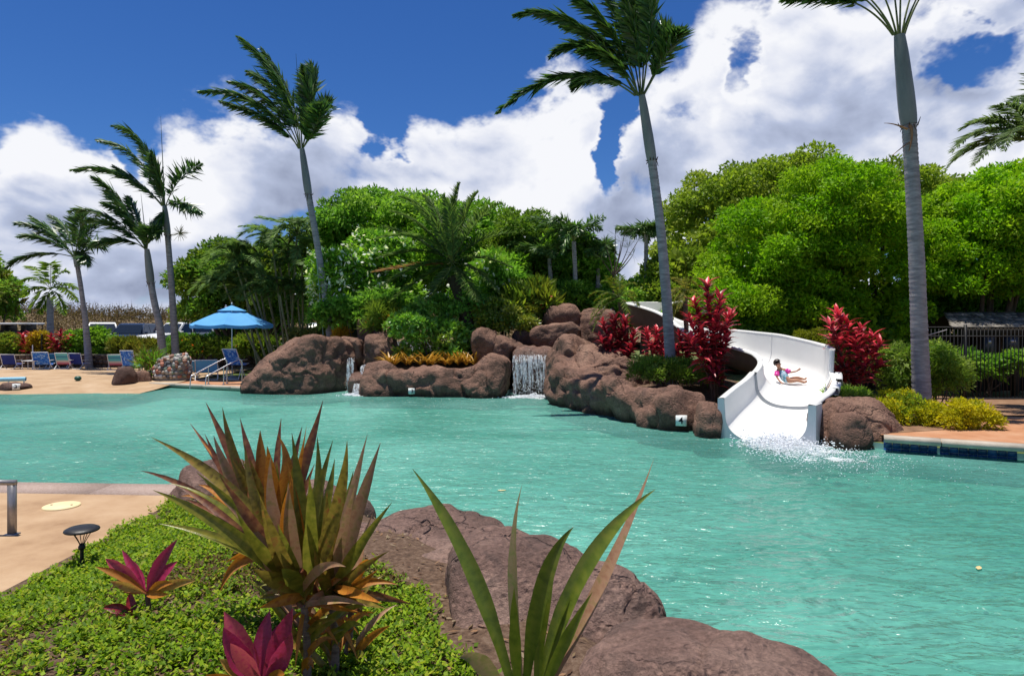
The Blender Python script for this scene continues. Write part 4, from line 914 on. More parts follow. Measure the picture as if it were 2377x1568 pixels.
shrub('spider_plant', 'grassy yellow-green plant with a red flower on the left mound', 26.6, [(880, 725, 28, 18), (905, 745, 30, 20), (870, 755, 22, 14)], .5, [(.22, .28, .03), (.14, .22, .03)], 1400, .34, .035, .18, 18, 112, G2, z0=1.2, droop=-.5, flowers=(14, .16, (.45, .03, .015)))
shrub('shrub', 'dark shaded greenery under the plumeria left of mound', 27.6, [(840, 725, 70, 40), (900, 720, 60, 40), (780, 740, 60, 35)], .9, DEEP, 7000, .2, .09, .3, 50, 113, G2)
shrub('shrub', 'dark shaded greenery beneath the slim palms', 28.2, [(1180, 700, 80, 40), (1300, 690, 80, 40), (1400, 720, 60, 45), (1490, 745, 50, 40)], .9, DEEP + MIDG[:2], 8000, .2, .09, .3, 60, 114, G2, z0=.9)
# hedge row behind the beach wall
shrub('shrub', 'light green leafy shrub left of the first red shrub, below the cart', 37.2, [(20, 808, 38, 32)], .6, VAR, 2600, .22, .09, .3, 25, 121, G3)
shrub('croton', 'yellow-orange croton between the two red shrubs behind wall', 37.4, [(97, 800, 22, 30)], .6, [(.40, .30, .02), (.30, .26, .02), (.36, .20, .02)], 2400, .2, .07, .28, 22, 122, G3)
shrub('shrub', 'large rounded green shrub in front of the first white car', 38, [(222, 796, 42, 30), (190, 803, 36, 28), (255, 812, 30, 28)], .9, MIDG + LIMEB[:1], 5200, .22, .10, .35, 45, 123, G3)
shrub('shrub', 'yellowish spiky shrub below the dark blue car', 37.4, [(300, 812, 46, 22), (335, 810, 25, 20)], .6, [(.20, .22, .03), (.14, .18, .025), (.26, .22, .04)], 3400, .34, .05, .28, 30, 124, G3, droop=-.5)
shrub('shrub', 'dense dark round shrub right of the slender left palm', 38.5, [(490, 796, 50, 24), (430, 804, 45, 22), (555, 790, 45, 24)], .9, DEEP, 5600, .2, .09, .35, 50, 125, G3)
shrub('ginger', 'leafy green bed with orange flecks left of the blue umbrella pole', 34.5, [(455, 812, 50, 20), (510, 810, 45, 22)], .6, VAR, 3600, .28, .06, .28, 35, 126, G3, droop=-.3, flowers=(20, .18, (.5, .08, .02)))
shrub('ginger', 'leafy green bed with orange flecks right of the blue umbrella pole', 33.5, [(580, 808, 45, 25), (620, 815, 35, 28)], .6, VAR, 3600, .28, .06, .28, 35, 127, G3, droop=-.3, flowers=(20, .18, (.5, .08, .02)))
shrub('shrub', 'pale variegated shrub at the foot of arching palms clump', 31, [(745, 782, 38, 20), (700, 785, 35, 22)], .5, [(.28, .30, .10), (.18, .24, .05)], 2400, .16, .06, .22, 25, 128, G3)
shrub('bromeliad', 'orange bromeliad patch behind the largest boulder', 27.6, [(855 - 58, 778, 16, 9)], .3, [(.5, .26, .02), (.55, .35, .03)], 500, .26, .05, .15, 8, 129, None, cat='plant', droop=-.6)
shrub('shrub', 'thin olive shrub standing against the scrub above the white car', 40.2, [(430, 730, 35, 32), (465, 745, 25, 25)], .7, OLIVE, 1700, .2, .08, .3, 24, 130, G3)
# ------------------------------------------------------------------ red ti shrubs: every leaf is a part
def ti_leaf_mesh(name, Ln, Wd, mat, curl, seed=0):
    n = 6; t = np.linspace(0, 1, n); w = Wd * np.array([.10, .62, 1.0, .95, .6, .03]) / 2
    V = []; F = []
    for i in range(n):
        z = -curl * Ln * t[i] ** 2; y = Ln * (t[i] - .12 * curl * t[i] ** 2)
        V += [(-w[i], y, z + .45 * w[i]), (0, y, z), (w[i], y, z + .45 * w[i])]
    for i in range(n - 1):
        a = 3 * i; F += [(a, a + 1, a + 4, a + 3), (a + 1, a + 2, a + 5, a + 4)]
    return MB().add(V, F).mesh(name, mat, smooth=True)
def blade_mat(name, cols, edge, scale=5, rough=.38, trans=.25, rnd=.3, sheen=.5, split=None):
    "strap leaf: lengthwise streaks, a paler margin, light passing through"
    m, nt, b = new_mat(name); N = nt.nodes.new; L = nt.links.new
    tc = N('ShaderNodeTexCoord'); mp = N('ShaderNodeMapping'); mp.inputs['Scale'].default_value = (9, .9, 9); L(tc.outputs['Object'], mp.inputs[0])
    oi = N('ShaderNodeObjectInfo'); ad = N('ShaderNodeVectorMath'); ad.operation = 'ADD'; L(mp.outputs[0], ad.inputs[0])
    mu = N('ShaderNodeMath'); mu.operation = 'MULTIPLY'; L(oi.outputs['Random'], mu.inputs[0]); mu.inputs[1].default_value = 37; L(mu.outputs[0], ad.inputs[1])
    n = N('ShaderNodeTexNoise'); n.inputs['Scale'].default_value = scale; n.inputs['Detail'].default_value = 5; L(ad.outputs[0], n.inputs['Vector'])
    r = N('ShaderNodeValToRGB'); L(n.outputs['Fac'], r.inputs[0]); e = r.color_ramp.elements
    while len(e) < len(cols): e.new(.5)
    for i, c in enumerate(cols): e[i].position = .32 + .36 * i / max(1, len(cols) - 1); e[i].color = (*c, 1)
    mr = N('ShaderNodeMapRange'); L(oi.outputs['Random'], mr.inputs[0]); mr.inputs[3].default_value = 1 - rnd; mr.inputs[4].default_value = 1 + rnd
    x = N('ShaderNodeVectorMath'); x.operation = 'SCALE'; L(r.outputs[0], x.inputs[0]); L(mr.outputs[0], x.inputs['Scale'])
    L(x.outputs[0], b.inputs['Base Color']); b.inputs['Roughness'].default_value = rough; b.inputs['Specular IOR Level'].default_value = sheen
    w = N('ShaderNodeTexNoise'); w.inputs['Scale'].default_value = 22; L(ad.outputs[0], w.inputs['Vector'])
    bp = N('ShaderNodeBump'); bp.inputs['Strength'].default_value = .25; bp.inputs['Distance'].default_value = .004; L(w.outputs['Fac'], bp.inputs['Height']); L(bp.outputs[0], b.inputs['Normal'])
    t = N('ShaderNodeBsdfTranslucent'); L(x.outputs[0], t.inputs[0]); mx = N('ShaderNodeMixShader'); mx.inputs[0].default_value = trans
    L(b.outputs[0], mx.inputs[1]); L(t.outputs[0], mx.inputs[2]); L(mx.outputs[0], nt.nodes['Material Output'].inputs[0])
    return m
TI_RED = blade_mat('red_ti_leaf', [(.36, .014, .048), (.60, .034, .066), (.66, .10, .07)], None, rnd=.4)
TI_DARK = blade_mat('maroon_ti_leaf', [(.11, .008, .02), (.24, .016, .03), (.38, .035, .04)], None, rnd=.4)
TI_STEM = pmat('ti_stem', [(.07, .035, .03), (.14, .08, .06)], 6, .8, .4, 30)
_ti = {}
def place(o, pos, direction, roll=0.0, s=1.0, nrm_up=(0, 0, 1)):
    d = Vector(direction).normalized(); up = Vector(nrm_up); x = d.cross(up)
    if x.length < 1e-3: x = Vector((1, 0, 0))
    x.normalize(); z = x.cross(d); M = Matrix((x, d, z)).transposed().to_4x4()
    o.matrix_local = Matrix.Translation(Vector(pos)) @ M @ Matrix.Rotation(roll, 4, 'Y') @ Matrix.Scale(s, 4)
def ti_shrub(label, Y, stems, base, Ln, Wd, mats, seed, group='red-leaved ti shrubs', per=26, name='red_ti_shrub', z0=GZ, spread=1.0):
    "stems: (px,py top, px,py where leaves begin); leaves spiral up each stem"
    rng = np.random.RandomState(seed); b0 = P(base[0], base[1], Y); b0[2] = z0
    t = thing(name, b0, label, 'shrub', group); st = MB()
    meshes = [ti_leaf_mesh('leaf', Ln, Wd, mats[i % len(mats)], .25 + .2 * (i % 3)) for i in range(6)]
    for (tx, ty, sx, sy) in stems:
        y = Y + rng.uniform(-.3, .3) * spread; tp = P(tx, ty, y); lo = P(sx, sy, y); q = bez(b0 + np.array((rng.normal() * .06, rng.normal() * .06, 0)), lo, tp, 12)
        st.add(*tube(q, np.linspace(.022, .010, 12), 5))
        k = max(6, int(per * np.linalg.norm(tp - lo)))
        for i in range(k):
            f = i / (k - 1); p = lo + (tp - lo) * f + rng.normal(size=3) * .012; an = i * 2.399 + rng.uniform(-.3, .3)
            el = .35 + .85 * f + rng.uniform(-.25, .25); d = (math.cos(an) * math.cos(el), math.sin(an) * math.cos(el), math.sin(el))
            o = link('leaf', meshes[rng.randint(6)], t); place(o, p - np.array(ORG[t.name]), d, rng.uniform(-.35, .35), rng.uniform(.75, 1.15) * (1 - .15 * f))
    st.build('stems', TI_STEM, t)
    return t
ti_shrub('tallest dark-red ti shrub, spire shaped, left of the slide', 17.9, [(1640, 662, 1652, 800), (1610, 700, 1645, 810), (1672, 690, 1660, 820), (1598, 740, 1640, 830), (1696, 730, 1662, 830), (1660, 730, 1656, 850), (1625, 770, 1650, 860), (1690, 780, 1664, 860), (1600, 790, 1640, 850), (1668, 850, 1668, 895), (1652, 846, 1660, 890)], (1662, 915), .42, .125, [TI_RED, TI_DARK, TI_RED], 131, per=44, z0=.3)
ti_shrub('broad dark maroon ti shrub in the shade left of the leaning palm trunk', 21.6, [(1400, 750, 1420, 830), (1425, 738, 1435, 830), (1450, 745, 1445, 830), (1475, 770, 1455, 840), (1395, 790, 1425, 850), (1470, 800, 1450, 850), (1438, 770, 1440, 850), (1412, 800, 1430, 850)], (1440, 870), .42, .125, [TI_DARK, TI_RED, TI_DARK], 132, per=44, z0=.6)
ti_shrub('small bright red ti shrub at the foot of the leaning palm trunk', 20.6, [(1500, 775, 1515, 820), (1525, 765, 1525, 825), (1540, 790, 1530, 830), (1508, 800, 1520, 835), (1545, 815, 1535, 840)], (1525, 850), .36, .11, [TI_RED], 133, per=48, z0=.6)
ti_shrub('small reddish ti shrub between leaning trunk and tallest ti shrub', 20.2, [(1575, 775, 1590, 830), (1600, 780, 1600, 835), (1565, 810, 1585, 845)], (1592, 860), .36, .11, [TI_DARK, TI_RED], 137, per=44, z0=.6)
ti_shrub('two-headed scarlet ti shrub right of the slide', 17.0, [(1945, 728, 1965, 800), (1925, 755, 1955, 805), (1970, 750, 1970, 800), (1930, 790, 1965, 830), (2000, 765, 2000, 840), (2025, 780, 2008, 840), (2045, 800, 2012, 850), (1985, 790, 1990, 850), (1950, 840, 1975, 890), (2010, 840, 2000, 890), (2045, 850, 2005, 880), (1940, 860, 1975, 895), (1975, 860, 1985, 905)], (1992, 930), .42, .12, [TI_RED, TI_RED, TI_DARK], 134, per=42, z0=.2)
ti_shrub('small crimson ti shrub nearest the left edge behind the wall', 37.1, [(52, 780, 62, 815), (70, 776, 68, 815), (82, 786, 72, 820), (62, 795, 66, 822)], (66, 828), .5, .15, [TI_RED], 135, per=34)
ti_shrub('dark maroon ti shrub right of the yellow croton behind wall', 37.1, [(118, 785, 135, 815), (140, 772, 140, 815), (160, 785, 148, 820), (130, 795, 138, 822), (165, 805, 150, 825)], (142, 830), .5, .15, [TI_DARK, TI_RED], 136, per=34)
def red_flower():
    rng = np.random.RandomState(138); c = P(912, 728, 26.2); t = thing('red_bromeliad', (c[0], c[1], 1.2), 'single crimson bromeliad above the stacked brown rock', 'plant')
    me = ti_leaf_mesh('leaf', .36, .075, blade_mat('crimson_leaf', [(.32, .01, .025), (.50, .02, .03)], None), .4)
    for i in range(26):
        an = i * 2.4; el = .2 + .9 * i / 26; o = link('leaf', me, t)
        place(o, c - np.array(ORG[t.name]) + (0, 0, -.25), (math.cos(an) * math.cos(el), math.sin(an) * math.cos(el), math.sin(el)), 0, rng.uniform(.8, 1.15))
    MB().add(*tube([(c[0], c[1], 1.2), c + (0, 0, -.2)], [.04, .03], 6)).build('stem', TI_STEM, t)
red_flower()
# orange bromeliads in the planter
BROM = blade_mat('orange_bromeliad_leaf', [(.42, .15, .02), (.52, .28, .03), (.40, .32, .05)], None, rough=.4, rnd=.25)
def bromeliads():
    rng = np.random.RandomState(140); me = ti_leaf_mesh('leaf', .60, .075, BROM, .35); first = None
    soil = MB().add(*polyfill([tuple(P(x, 850, y)[:2]) for x, y in ((880, 24.6), (1000, 24.0), (1130, 24.2), (1150, 25.4), (880, 25.6))], (), .92)); tag(soil.build('planter_soil', MULCH), kind='structure')
    for i in range(24):
        px = 892 + 222 * ((i % 12) + rng.uniform(.1, .9)) / 12; y = 24.5 + (.45 if i < 12 else 0); b0 = P(px, 850, y); b0[2] = 1.0
        if i == 0 or i > 0:
            t = thing('bromeliad', b0, 'orange rosette bromeliad among the planter bed between the two falls', 'plant', 'orange bromeliads in the planter')
        for k in range(13):
            an = k * 2.4 + rng.uniform(-.3, .3); el = rng.uniform(.65, 1.35); o = link('leaf', me, t)
            place(o, (0, 0, .02), (math.cos(an) * math.cos(el), math.sin(an) * math.cos(el), math.sin(el)), 0, rng.uniform(.7, 1.25))
bromeliads()
# scrub hill growth
def scrub():
    rng = np.random.RandomState(150); mb = MB(); n = 2600
    x = rng.uniform(-75, 12, n); y = rng.uniform(62, 96, n); z = zhill(x, y)
    cl = np.stack([x, y, z + .5, rng.uniform(.8, 1.7, n), rng.uniform(.7, 1.2, n), rng.uniform(.6, 1.5, n)], 1)
    cols = [(.095, .06, .034), (.125, .085, .05), (.07, .058, .026), (.062, .065, .022), (.14, .10, .06), (.085, .05, .034)]
    leafy(mb, cl, 80000, .26, .10, cols, rng, out=.5, droop=-.15, jit=.4, shell=1.0)
    m = 420; x = rng.uniform(-75, 12, m); y = rng.uniform(62, 90, m); z = zhill(x, y); h = rng.uniform(.8, 1.9, m) * (1 + .5 * (rng.rand(m) > .9))
    for k in range(3):
        leaf_quads(np.stack([x, y, z + .6], 1) + rng.normal(size=(m, 3)) * .1, nrm(np.stack([rng.normal(size=m) * .18, rng.normal(size=m) * .1, np.ones(m)], 1)), rdirs(rng, m), h * 1.1, .06, np.tile((.11, .075, .04), (m, 1)) * rng.uniform(.6, 1.4, (m, 1)), mb, mid=.3)
    o = mb.build('scrub', LEAF, col=True); tag(o, kind='stuff')
scrub()

shrub('shrub', 'dark green backing hedge behind arching palms, in front of the cars', 39.2, [(640, 790, 70, 30), (720, 795, 60, 28), (780, 780, 60, 40)], .6, DEEP, 5200, .2, .09, .32, 50, 194, G3)
# ------------------------------------------------------------------ water slide
BROWN_GEL = pmat('brown_gelcoat', [(.13, .075, .05), (.19, .115, .08)], 2.5, .55, .1, 30)
FLANGE_GEL = pmat('grey_white_gelcoat', [(.58, .60, .61), (.66, .67, .67)], 2, .35, .05, 30, spec=.5)
def catmull(pts, n):
    pts = np.asarray(pts, float); ext = np.concatenate([[2 * pts[0] - pts[1]], pts, [2 * pts[-1] - pts[-2]]]); out = []
    for t in np.linspace(0, len(pts) - 1 - 1e-6, n):
        i = int(t); f = t - i; a, b_, c, d = ext[i:i + 4]
        out.append(.5 * (2 * b_ + (c - a) * f + (2 * a - 5 * b_ + 4 * c - d) * f * f + (3 * b_ - a - 3 * c + d) * f ** 3))
    return np.array(out)
#            x    y     z floor  half width  wall left  wall right (seen riding down)
SL = np.array([
    (7.2, 27.6, 2.75, .62, .70, .70), (5.9, 26.7, 2.70, .62, .70, .72), (5.05, 25.3, 2.45, .62, .60, .90), (5.15, 24.0, 2.22, .62, .55, .98), (5.7, 22.4, 1.92, .62, .55, .92),
    (6.1, 20.8, 1.64, .64, .72, .66), (6.40, 19.5, 1.40, .68, .90, .66), (6.85, 18.5, 1.20, .74, 1.02, .68), (7.2, 17.55, 1.0, .76, 1.04, .72), (7.12, 16.7, .82, .76, 1.0, .74),
    (6.55, 15.75, .55, .76, .42, .76), (5.95, 15.0, .28, .78, .62, .80), (5.41, 14.28, .04, .80, .82, .84)])
def slide_section(rows):
    "returns per-row frames: position, side vector, half width, left and right wall heights"
    T = np.gradient(rows[:, :3], axis=0); S = nrm(np.stack([T[:, 1], -T[:, 0], 0 * T[:, 0]], 1)); return rows[:, :3], S, rows[:, 3], rows[:, 4], rows[:, 5]
def profile(hw, hl, hr, m=26):
    "U section from left rim to right rim: (across, up)"
    a = np.linspace(-math.pi / 2, math.pi / 2, m); x = hw * np.sign(np.sin(a)) * np.abs(np.sin(a)) ** .85; z = .52 * (1 - np.cos(a)) ** 1.15
    x = np.r_[[-hw * 1.03, -hw * 1.015], x, [hw * 1.015, hw * 1.03]]; z = np.r_[[hl, (hl + .52) / 2], z, [(hr + .52) / 2, hr]]
    return x, z
def sweep(rows, off=0.0, drop=0.0):
    p, S, hw, hl, hr = slide_section(rows); V = []
    for i in range(len(p)):
        x, z = profile(hw[i] + off, hl[i], hr[i]); z = z - drop
        V.append(p[i] + S[i] * x[:, None] + np.array((0, 0, 1.0)) * z[:, None])
    V = np.array(V); n, m = V.shape[:2]; i = np.arange(n - 1)[:, None] * m; j = np.arange(m - 1)[None]
    return V, np.stack([i + j, i + j + 1, i + m + j + 1, i + m + j], -1).reshape(-1, 4)
def build_slide():
    t = thing('water_slide', (5.55, 14.5, 0), 'white open water slide curving down between red ti shrubs into the pool', 'water slide')
    rows = catmull(SL, 150); cut = 124; jt = int(np.argmin(np.abs(rows[:, 1] - 16.75)))
    mid = rows[jt - 1:cut].copy(); mid[:, 4] = np.linspace(.46, .40, len(mid))
    low = np.c_[rows[cut - 2:, :2], rows[cut - 2:, 2] - .07, rows[cut - 2:, 3] + .05, np.interp(np.arange(len(rows) - cut + 2), [0, 8, len(rows) - cut + 1], [.50, .60, .88]), rows[cut - 2:, 5] + .06]
    for nm, rw in (('upper_flume', rows[:jt]), ('bend_flume', mid), ('exit_flume', low)):
        Vi, F = sweep(rw); fl = MB().add(Vi.reshape(-1, 3), F).build(nm, WHITE_GEL, t, smooth=True)
        Vo, F2 = sweep(rw, .045, .05); Vo[:, 0] = Vi[:, 0] + (Vo[:, 0] - Vi[:, 0]) * 1.0; Vo[:, 0, 2] = Vi[:, 0, 2] - .02; Vo[:, -1, 2] = Vi[:, -1, 2] - .02
        MB().add(Vo.reshape(-1, 3), F2[:, ::-1]).build('outer_shell', BROWN_GEL, fl, smooth=True)
        for side in (0, -1):
            S = slide_section(rw)[1] * (-1 if side == 0 else 1); q = Vi[:, side] + S * .055
            a, b_ = Vi[:, side] + (0, 0, .012), Vi[:, side] + S * .13 + (0, 0, .005)
            lip = np.stack([Vi[:, side] - S * .008 + (0, 0, -.03), a - S * .008, a + S * .03 + (0, 0, .012), b_, b_ + (0, 0, -.05)], 1); n, m = lip.shape[:2]
            ii = np.arange(n - 1)[:, None] * m; jj = np.arange(m - 1)[None]; FF = np.stack([ii + jj, ii + jj + 1, ii + m + jj + 1, ii + m + jj], -1).reshape(-1, 4)
            MB().add(lip.reshape(-1, 3), FF).build('rim', WHITE_GEL, fl, smooth=False)
        # cross joints, each a raised rib across the channel
        for k in ((46, 84) if nm == 'upper_flume' else ()):
            x, z = profile(rw[k, 3] - .004, rw[k, 4], rw[k, 5]); S = slide_section(rw)[1][k]; pts = rw[k, :3] + S * x[:, None] + np.array((0, 0, 1.)) * (z + .004)[:, None]
            MB().add(*tube(pts, .010, 5)).build('joint', FLANGE_GEL, fl)
    # the lap joint where the upper flume ends above the exit flume
    r = mid[-1]; S = slide_section(rows)[1][cut - 1]; x, z = profile(r[3], r[4], r[5]); Td = nrm(np.gradient(rows[:, :3], axis=0))[cut - 1]
    inn = r[:3] + S * x[:, None] + np.array((0, 0, 1.)) * z[:, None] + Td * .012; x2, z2 = profile(r[3] + .06, r[4] - .02, r[5] - .02); outn = r[:3] + S * x2[:, None] + np.array((0, 0, 1.)) * (z2 - .085)[:, None] + Td * .012
    m = len(inn); j = np.arange(m - 1); MB().add(np.concatenate([inn, outn]), np.stack([j, j + 1, j + 1 + m, j + m], 1)).build('lap_edge', pmat('grey_lap', [(.34, .36, .38), (.42, .43, .44)], 4, .4, .1), t)
    # bolted flange climbing outside the left-hand wall of the bend
    q_ = len(mid)
    for a0, a1 in ((1, q_ // 2), (q_ // 2 + 1, q_ - 1)):
        Vi, _ = sweep(mid[a0:a1]); S = slide_section(mid[a0:a1])[1]; q = Vi[:, 0] - S * .10
        f = MB(); n = len(q); A = q + (0, 0, .05); B = q - S * .14 + (0, 0, .045); Cc = B + (0, 0, -.16); D = A + (0, 0, -.16)
        L4 = np.stack([A, B, Cc, D], 1).reshape(-1, 3); ii = np.arange(n - 1)[:, None] * 4; jj = np.arange(4)[None]; kk = (jj + 1) % 4
        f.add(L4, np.stack([ii + jj, ii + kk, ii + 4 + kk, ii + 4 + jj], -1).reshape(-1, 4)); fl = f.build('flange', FLANGE_GEL, t)
        for k in range(1, n - 1, 4):
            MB().add(*lathe([(0, .03), (.018, .03), (.02, 0)], (A[k] + B[k]) / 2 + (0, 0, .002), 6)).build('bolt', METAL, fl)
    # thick end edge where the tall outer wall of the bend stops
    r = rows[jt - 1]; S = slide_section(rows)[1][jt - 1]; x, z = profile(r[3], r[4], r[5]); x, z = x[:9], z[:9]; Td0 = nrm(np.gradient(rows[:, :3], axis=0))[jt - 1]
    A = r[:3] + S * x[:, None] + np.array((0, 0, 1.)) * z[:, None]; mb = MB(); n = len(A); L4 = np.stack([A + S * .012, A - S * .10, A - S * .10 + Td0 * .05, A + S * .012 + Td0 * .05], 1); ii = np.arange(n - 1)[:, None] * 4; jj = np.arange(4)[None]; kk = (jj + 1) % 4
    mb.add(L4.reshape(-1, 3), np.stack([ii + jj, ii + kk, ii + 4 + kk, ii + 4 + jj], -1).reshape(-1, 4)); mb.add(L4[0], [(0, 1, 2, 3)]); mb.build('wall_end', FLANGE_GEL, t)
    # mouth: front apron either side of the U, down into the water
    r = rows[-1].copy(); S = slide_section(rows)[1][-1]; x, z = profile(r[3] + .05, .88, r[5] + .06); Td = nrm(np.gradient(rows[:, :3], axis=0))[-1]; Td[2] = 0
    inn = r[:3] + S * x[:, None] + np.array((0, 0, 1.)) * (z - .07)[:, None] + Td * .01; W_ = 1.02
    for sgn, sl in ((-1, slice(0, 16)), (1, slice(14, 30))):
        A = inn[sl]; B = r[:3] + S * (sgn * W_) + Td * .01 + np.array((0, 0, 1.)) * np.minimum(z[sl] - .07, z[sl] - .05)[:, None]
        B = B.copy(); B[:, 2] = A[:, 2]; base = np.array([A[-1] if sgn < 0 else A[0], B[-1] if sgn < 0 else B[0]]); base = base + (0, 0, -.5)
        n = len(A); f = MB(); j = np.arange(n - 1)
        Af, Bf = A - Td * .0, B; Ab, Bb = A - Td * .12, B - Td * .6
        f.add(np.concatenate([Af, Bf]), np.stack([j, j + 1, j + 1 + n, j + n], 1))
        e = (np.array([A[-1], B[-1]]) if sgn < 0 else np.array([A[0], B[0]])); f.add(np.concatenate([e, e + (0, 0, -.6)]), [(0, 1, 3, 2)])
        f.add(np.concatenate([Bf, Bb]), np.stack([j, j + 1, j + 1 + n, j + n], 1)); e2 = np.array([e[1], e[1] - Td * .6]); f.add(np.concatenate([e2, e2 + (0, 0, -.6)]), [(0, 1, 3, 2)])
        top = np.array([A[0], B[0], B[0] - Td * .6, A[0] - Td * .6]) if sgn < 0 else np.array([A[-1], B[-1], B[-1] - Td * .6, A[-1] - Td * .6]); f.add(top + (0, 0, .004), [(0, 1, 2, 3)])
        f.build('apron', FLANGE_GEL, t)
    # supports under the upper flume
    for k in (30, 52, 70, 88):
        b0 = rows[k, :3]; MB().add(*tube([(b0[0], b0[1], .1), (b0[0], b0[1], b0[2] - .06)], .07, 10)).build('support', BROWN_GEL, t)
    return rows
slide_rows = build_slide()

# ------------------------------------------------------------------ the child on the slide
def skin_body(name, joints, edges, mat, parent, sub=2):
    org = np.array(ORG[parent.name]); names = list(joints); V = [tuple(np.array(joints[k][0]) - org) for k in names]; ix = {k: i for i, k in enumerate(names)}
    me = bpy.data.meshes.new(name); me.from_pydata(V, [(ix[a], ix[b_]) for a, b_ in edges], []); me.materials.append(mat)
    o = link(name, me, parent); md = o.modifiers.new('skin', 'SKIN'); md.use_smooth_shade = True
    for i, k in enumerate(names): 
        r = joints[k][1]; me.skin_vertices[0].data[i].radius = (r, r) if isinstance(r, (int, float)) else r
    me.skin_vertices[0].data[0].use_root = True
    s = o.modifiers.new('sub', 'SUBSURF'); s.levels = sub; s.render_levels = sub
    return o
def child():
    Y0 = 17.35; B = P(1826, 889, Y0)
    i = int(np.argmin(((slide_rows[:, :2] - B[:2]) ** 2).sum(1))); B[2] = slide_rows[i, 2] + .075
    SKIN = pmat('skin', [(.36, .18, .11), (.42, .22, .14)], 4, .5, .05)
    def q(x, y, z): return B + np.array((x, y, z))
    j = {'pelvis': (q(0, 0, .03), .085), 'belly': (q(-.05, .05, .13), .08), 'chest': (q(-.11, .10, .25), .082), 'neck': (q(-.155, .115, .345), .034), 'head': (q(-.185, .10, .43), .078), 'crown': (q(-.205, .10, .49), .066),
         'sl': (q(-.02, .07, .30), .036), 'el': (q(.10, -.01, .235), .028), 'wl': (q(.23, -.05, .265), .021), 'hl': (q(.285, -.06, .30), .022),
         'sr': (q(-.20, .10, .275), .036), 'er': (q(-.255, .02, .13), .028), 'wr': (q(-.215, -.07, .015), .021), 'hr': (q(-.17, -.11, -.035), .022),
         'tl': (q(.07, .02, .03), .070), 'kl': (q(.27, .02, .10), .045), 'al': (q(.47, .0, .05), .030), 'fl': (q(.515, -.02, .10), .024),
         'tr': (q(.05, -.06, .015), .068), 'kr': (q(.23, -.12, .035), .045), 'ar': (q(.40, -.16, -.01), .030), 'fr': (q(.45, -.19, .035), .024)}
    e = [('pelvis', 'belly'), ('belly', 'chest'), ('chest', 'neck'), ('neck', 'head'), ('head', 'crown'), ('chest', 'sl'), ('sl', 'el'), ('el', 'wl'), ('wl', 'hl'), ('chest', 'sr'), ('sr', 'er'), ('er', 'wr'), ('wr', 'hr'),
         ('pelvis', 'tl'), ('tl', 'kl'), ('kl', 'al'), ('al', 'fl'), ('pelvis', 'tr'), ('tr', 'kr'), ('kr', 'ar'), ('ar', 'fr')]
    # fingers fan out from each palm
    for h, dirs in (('hl', [(.05, -.01, .015), (.048, -.02, .03), (.04, -.01, .042), (.028, 0, .05), (.005, -.03, .035)]), ('hr', [(.05, -.02, -.012), (.05, -.035, -.012), (.04, -.05, -.012), (.022, -.055, -.012), (-.01, -.035, -.008)])):
        for k, d in enumerate(dirs):
            j[f'{h}{k}'] = (j[h][0] + np.array(d), .0085); e.append((h, f'{h}{k}'))
    t = thing('person', B, 'small child in teal swimsuit and pink arm floats sitting on the slide, legs out', 'person')
    skin_body('body', j, e, SKIN, t)
    HAIR = pmat('black_hair', [(.012, .009, .008), (.03, .02, .016)], 20, .4, .4, 40, stretch=(1, 1, .2))
    hc = (j['head'][0] + j['crown'][0]) / 2; n, F = ico(3); f = np.array((.55, -.80, .1)); f = f / np.linalg.norm(f)
    V = n * np.array((.098, .100, .108)) * (1 + .03 * fbm(n * 4, 5, 3))[:, None]; keep = ~((n[F].mean(1) @ f > .30) & (n[F].mean(1)[:, 2] < .50)) & (n[F].mean(1)[:, 2] > -.62)
    MB().add(V + hc + (-.008, .012, .012), F[keep]).build('hair', HAIR, t, smooth=True)
    sd = nrm(np.cross(f, (0, 0, 1))); EYE_M = pmat('dark_eye', [(.015, .01, .008)], 2, .2, 0); LIP = pmat('lips', [(.36, .10, .09)], 2, .4, 0)
    for s in (-1, 1):
        n2, F2 = ico(2); MB().add(n2 * (.012, .012, .009) + hc + f * .078 + sd * s * .030 + (0, 0, -.012), F2).build('eye', EYE_M, t, smooth=True)
        MB().add(n2 * (.012, .016, .022) + hc + sd * s * .083 + (0, 0, -.02), F2).build('ear', SKIN, t, smooth=True)
    n2, F2 = ico(2); MB().add(n2 * (.011, .012, .014) + hc + f * .088 + (0, 0, -.032), F2).build('nose', SKIN, t, smooth=True)
    MB().add(n2 * (.020, .020, .006) + hc + f * .072 + (0, 0, -.058), F2).build('mouth', LIP, t, smooth=True)
    SUIT = pmat('teal_swimsuit', [(.03, .16, .24), (.10, .34, .42), (.62, .66, .74), (.04, .10, .20)], 14, .6, .1, pos=[.36, .46, .58, .66])
    n3, F3 = ico(3); ax = j['chest'][0] - j['pelvis'][0]; zc = nrm(ax); xc = nrm(np.cross(zc, (0, 1, .3))); yc = np.cross(zc, xc); L_ = np.linalg.norm(ax)
    loc = n3 * np.array((.108, .096, .5 * L_ + .075)); V = loc @ np.stack([xc, yc, zc]) + (j['chest'][0] + j['pelvis'][0]) / 2
    MB().add(V, F3).build('swimsuit', SUIT, t, smooth=True)
    PINK = pmat('pink_vinyl', [(.62, .03, .26), (.74, .06, .36)], 6, .3, .05, spec=.5)
    for a, b_ in (('sl', 'el'), ('sr', 'er')):
        A, Bq = j[a][0], j[b_][0]; d = Bq - A; ts = np.linspace(.12, .95, 9)
        MB().add(*tube([A + d * u for u in ts], [.035, .062, .070, .066, .058, .066, .070, .060, .035], 14)).build('arm_float', PINK, t, smooth=True)
child()

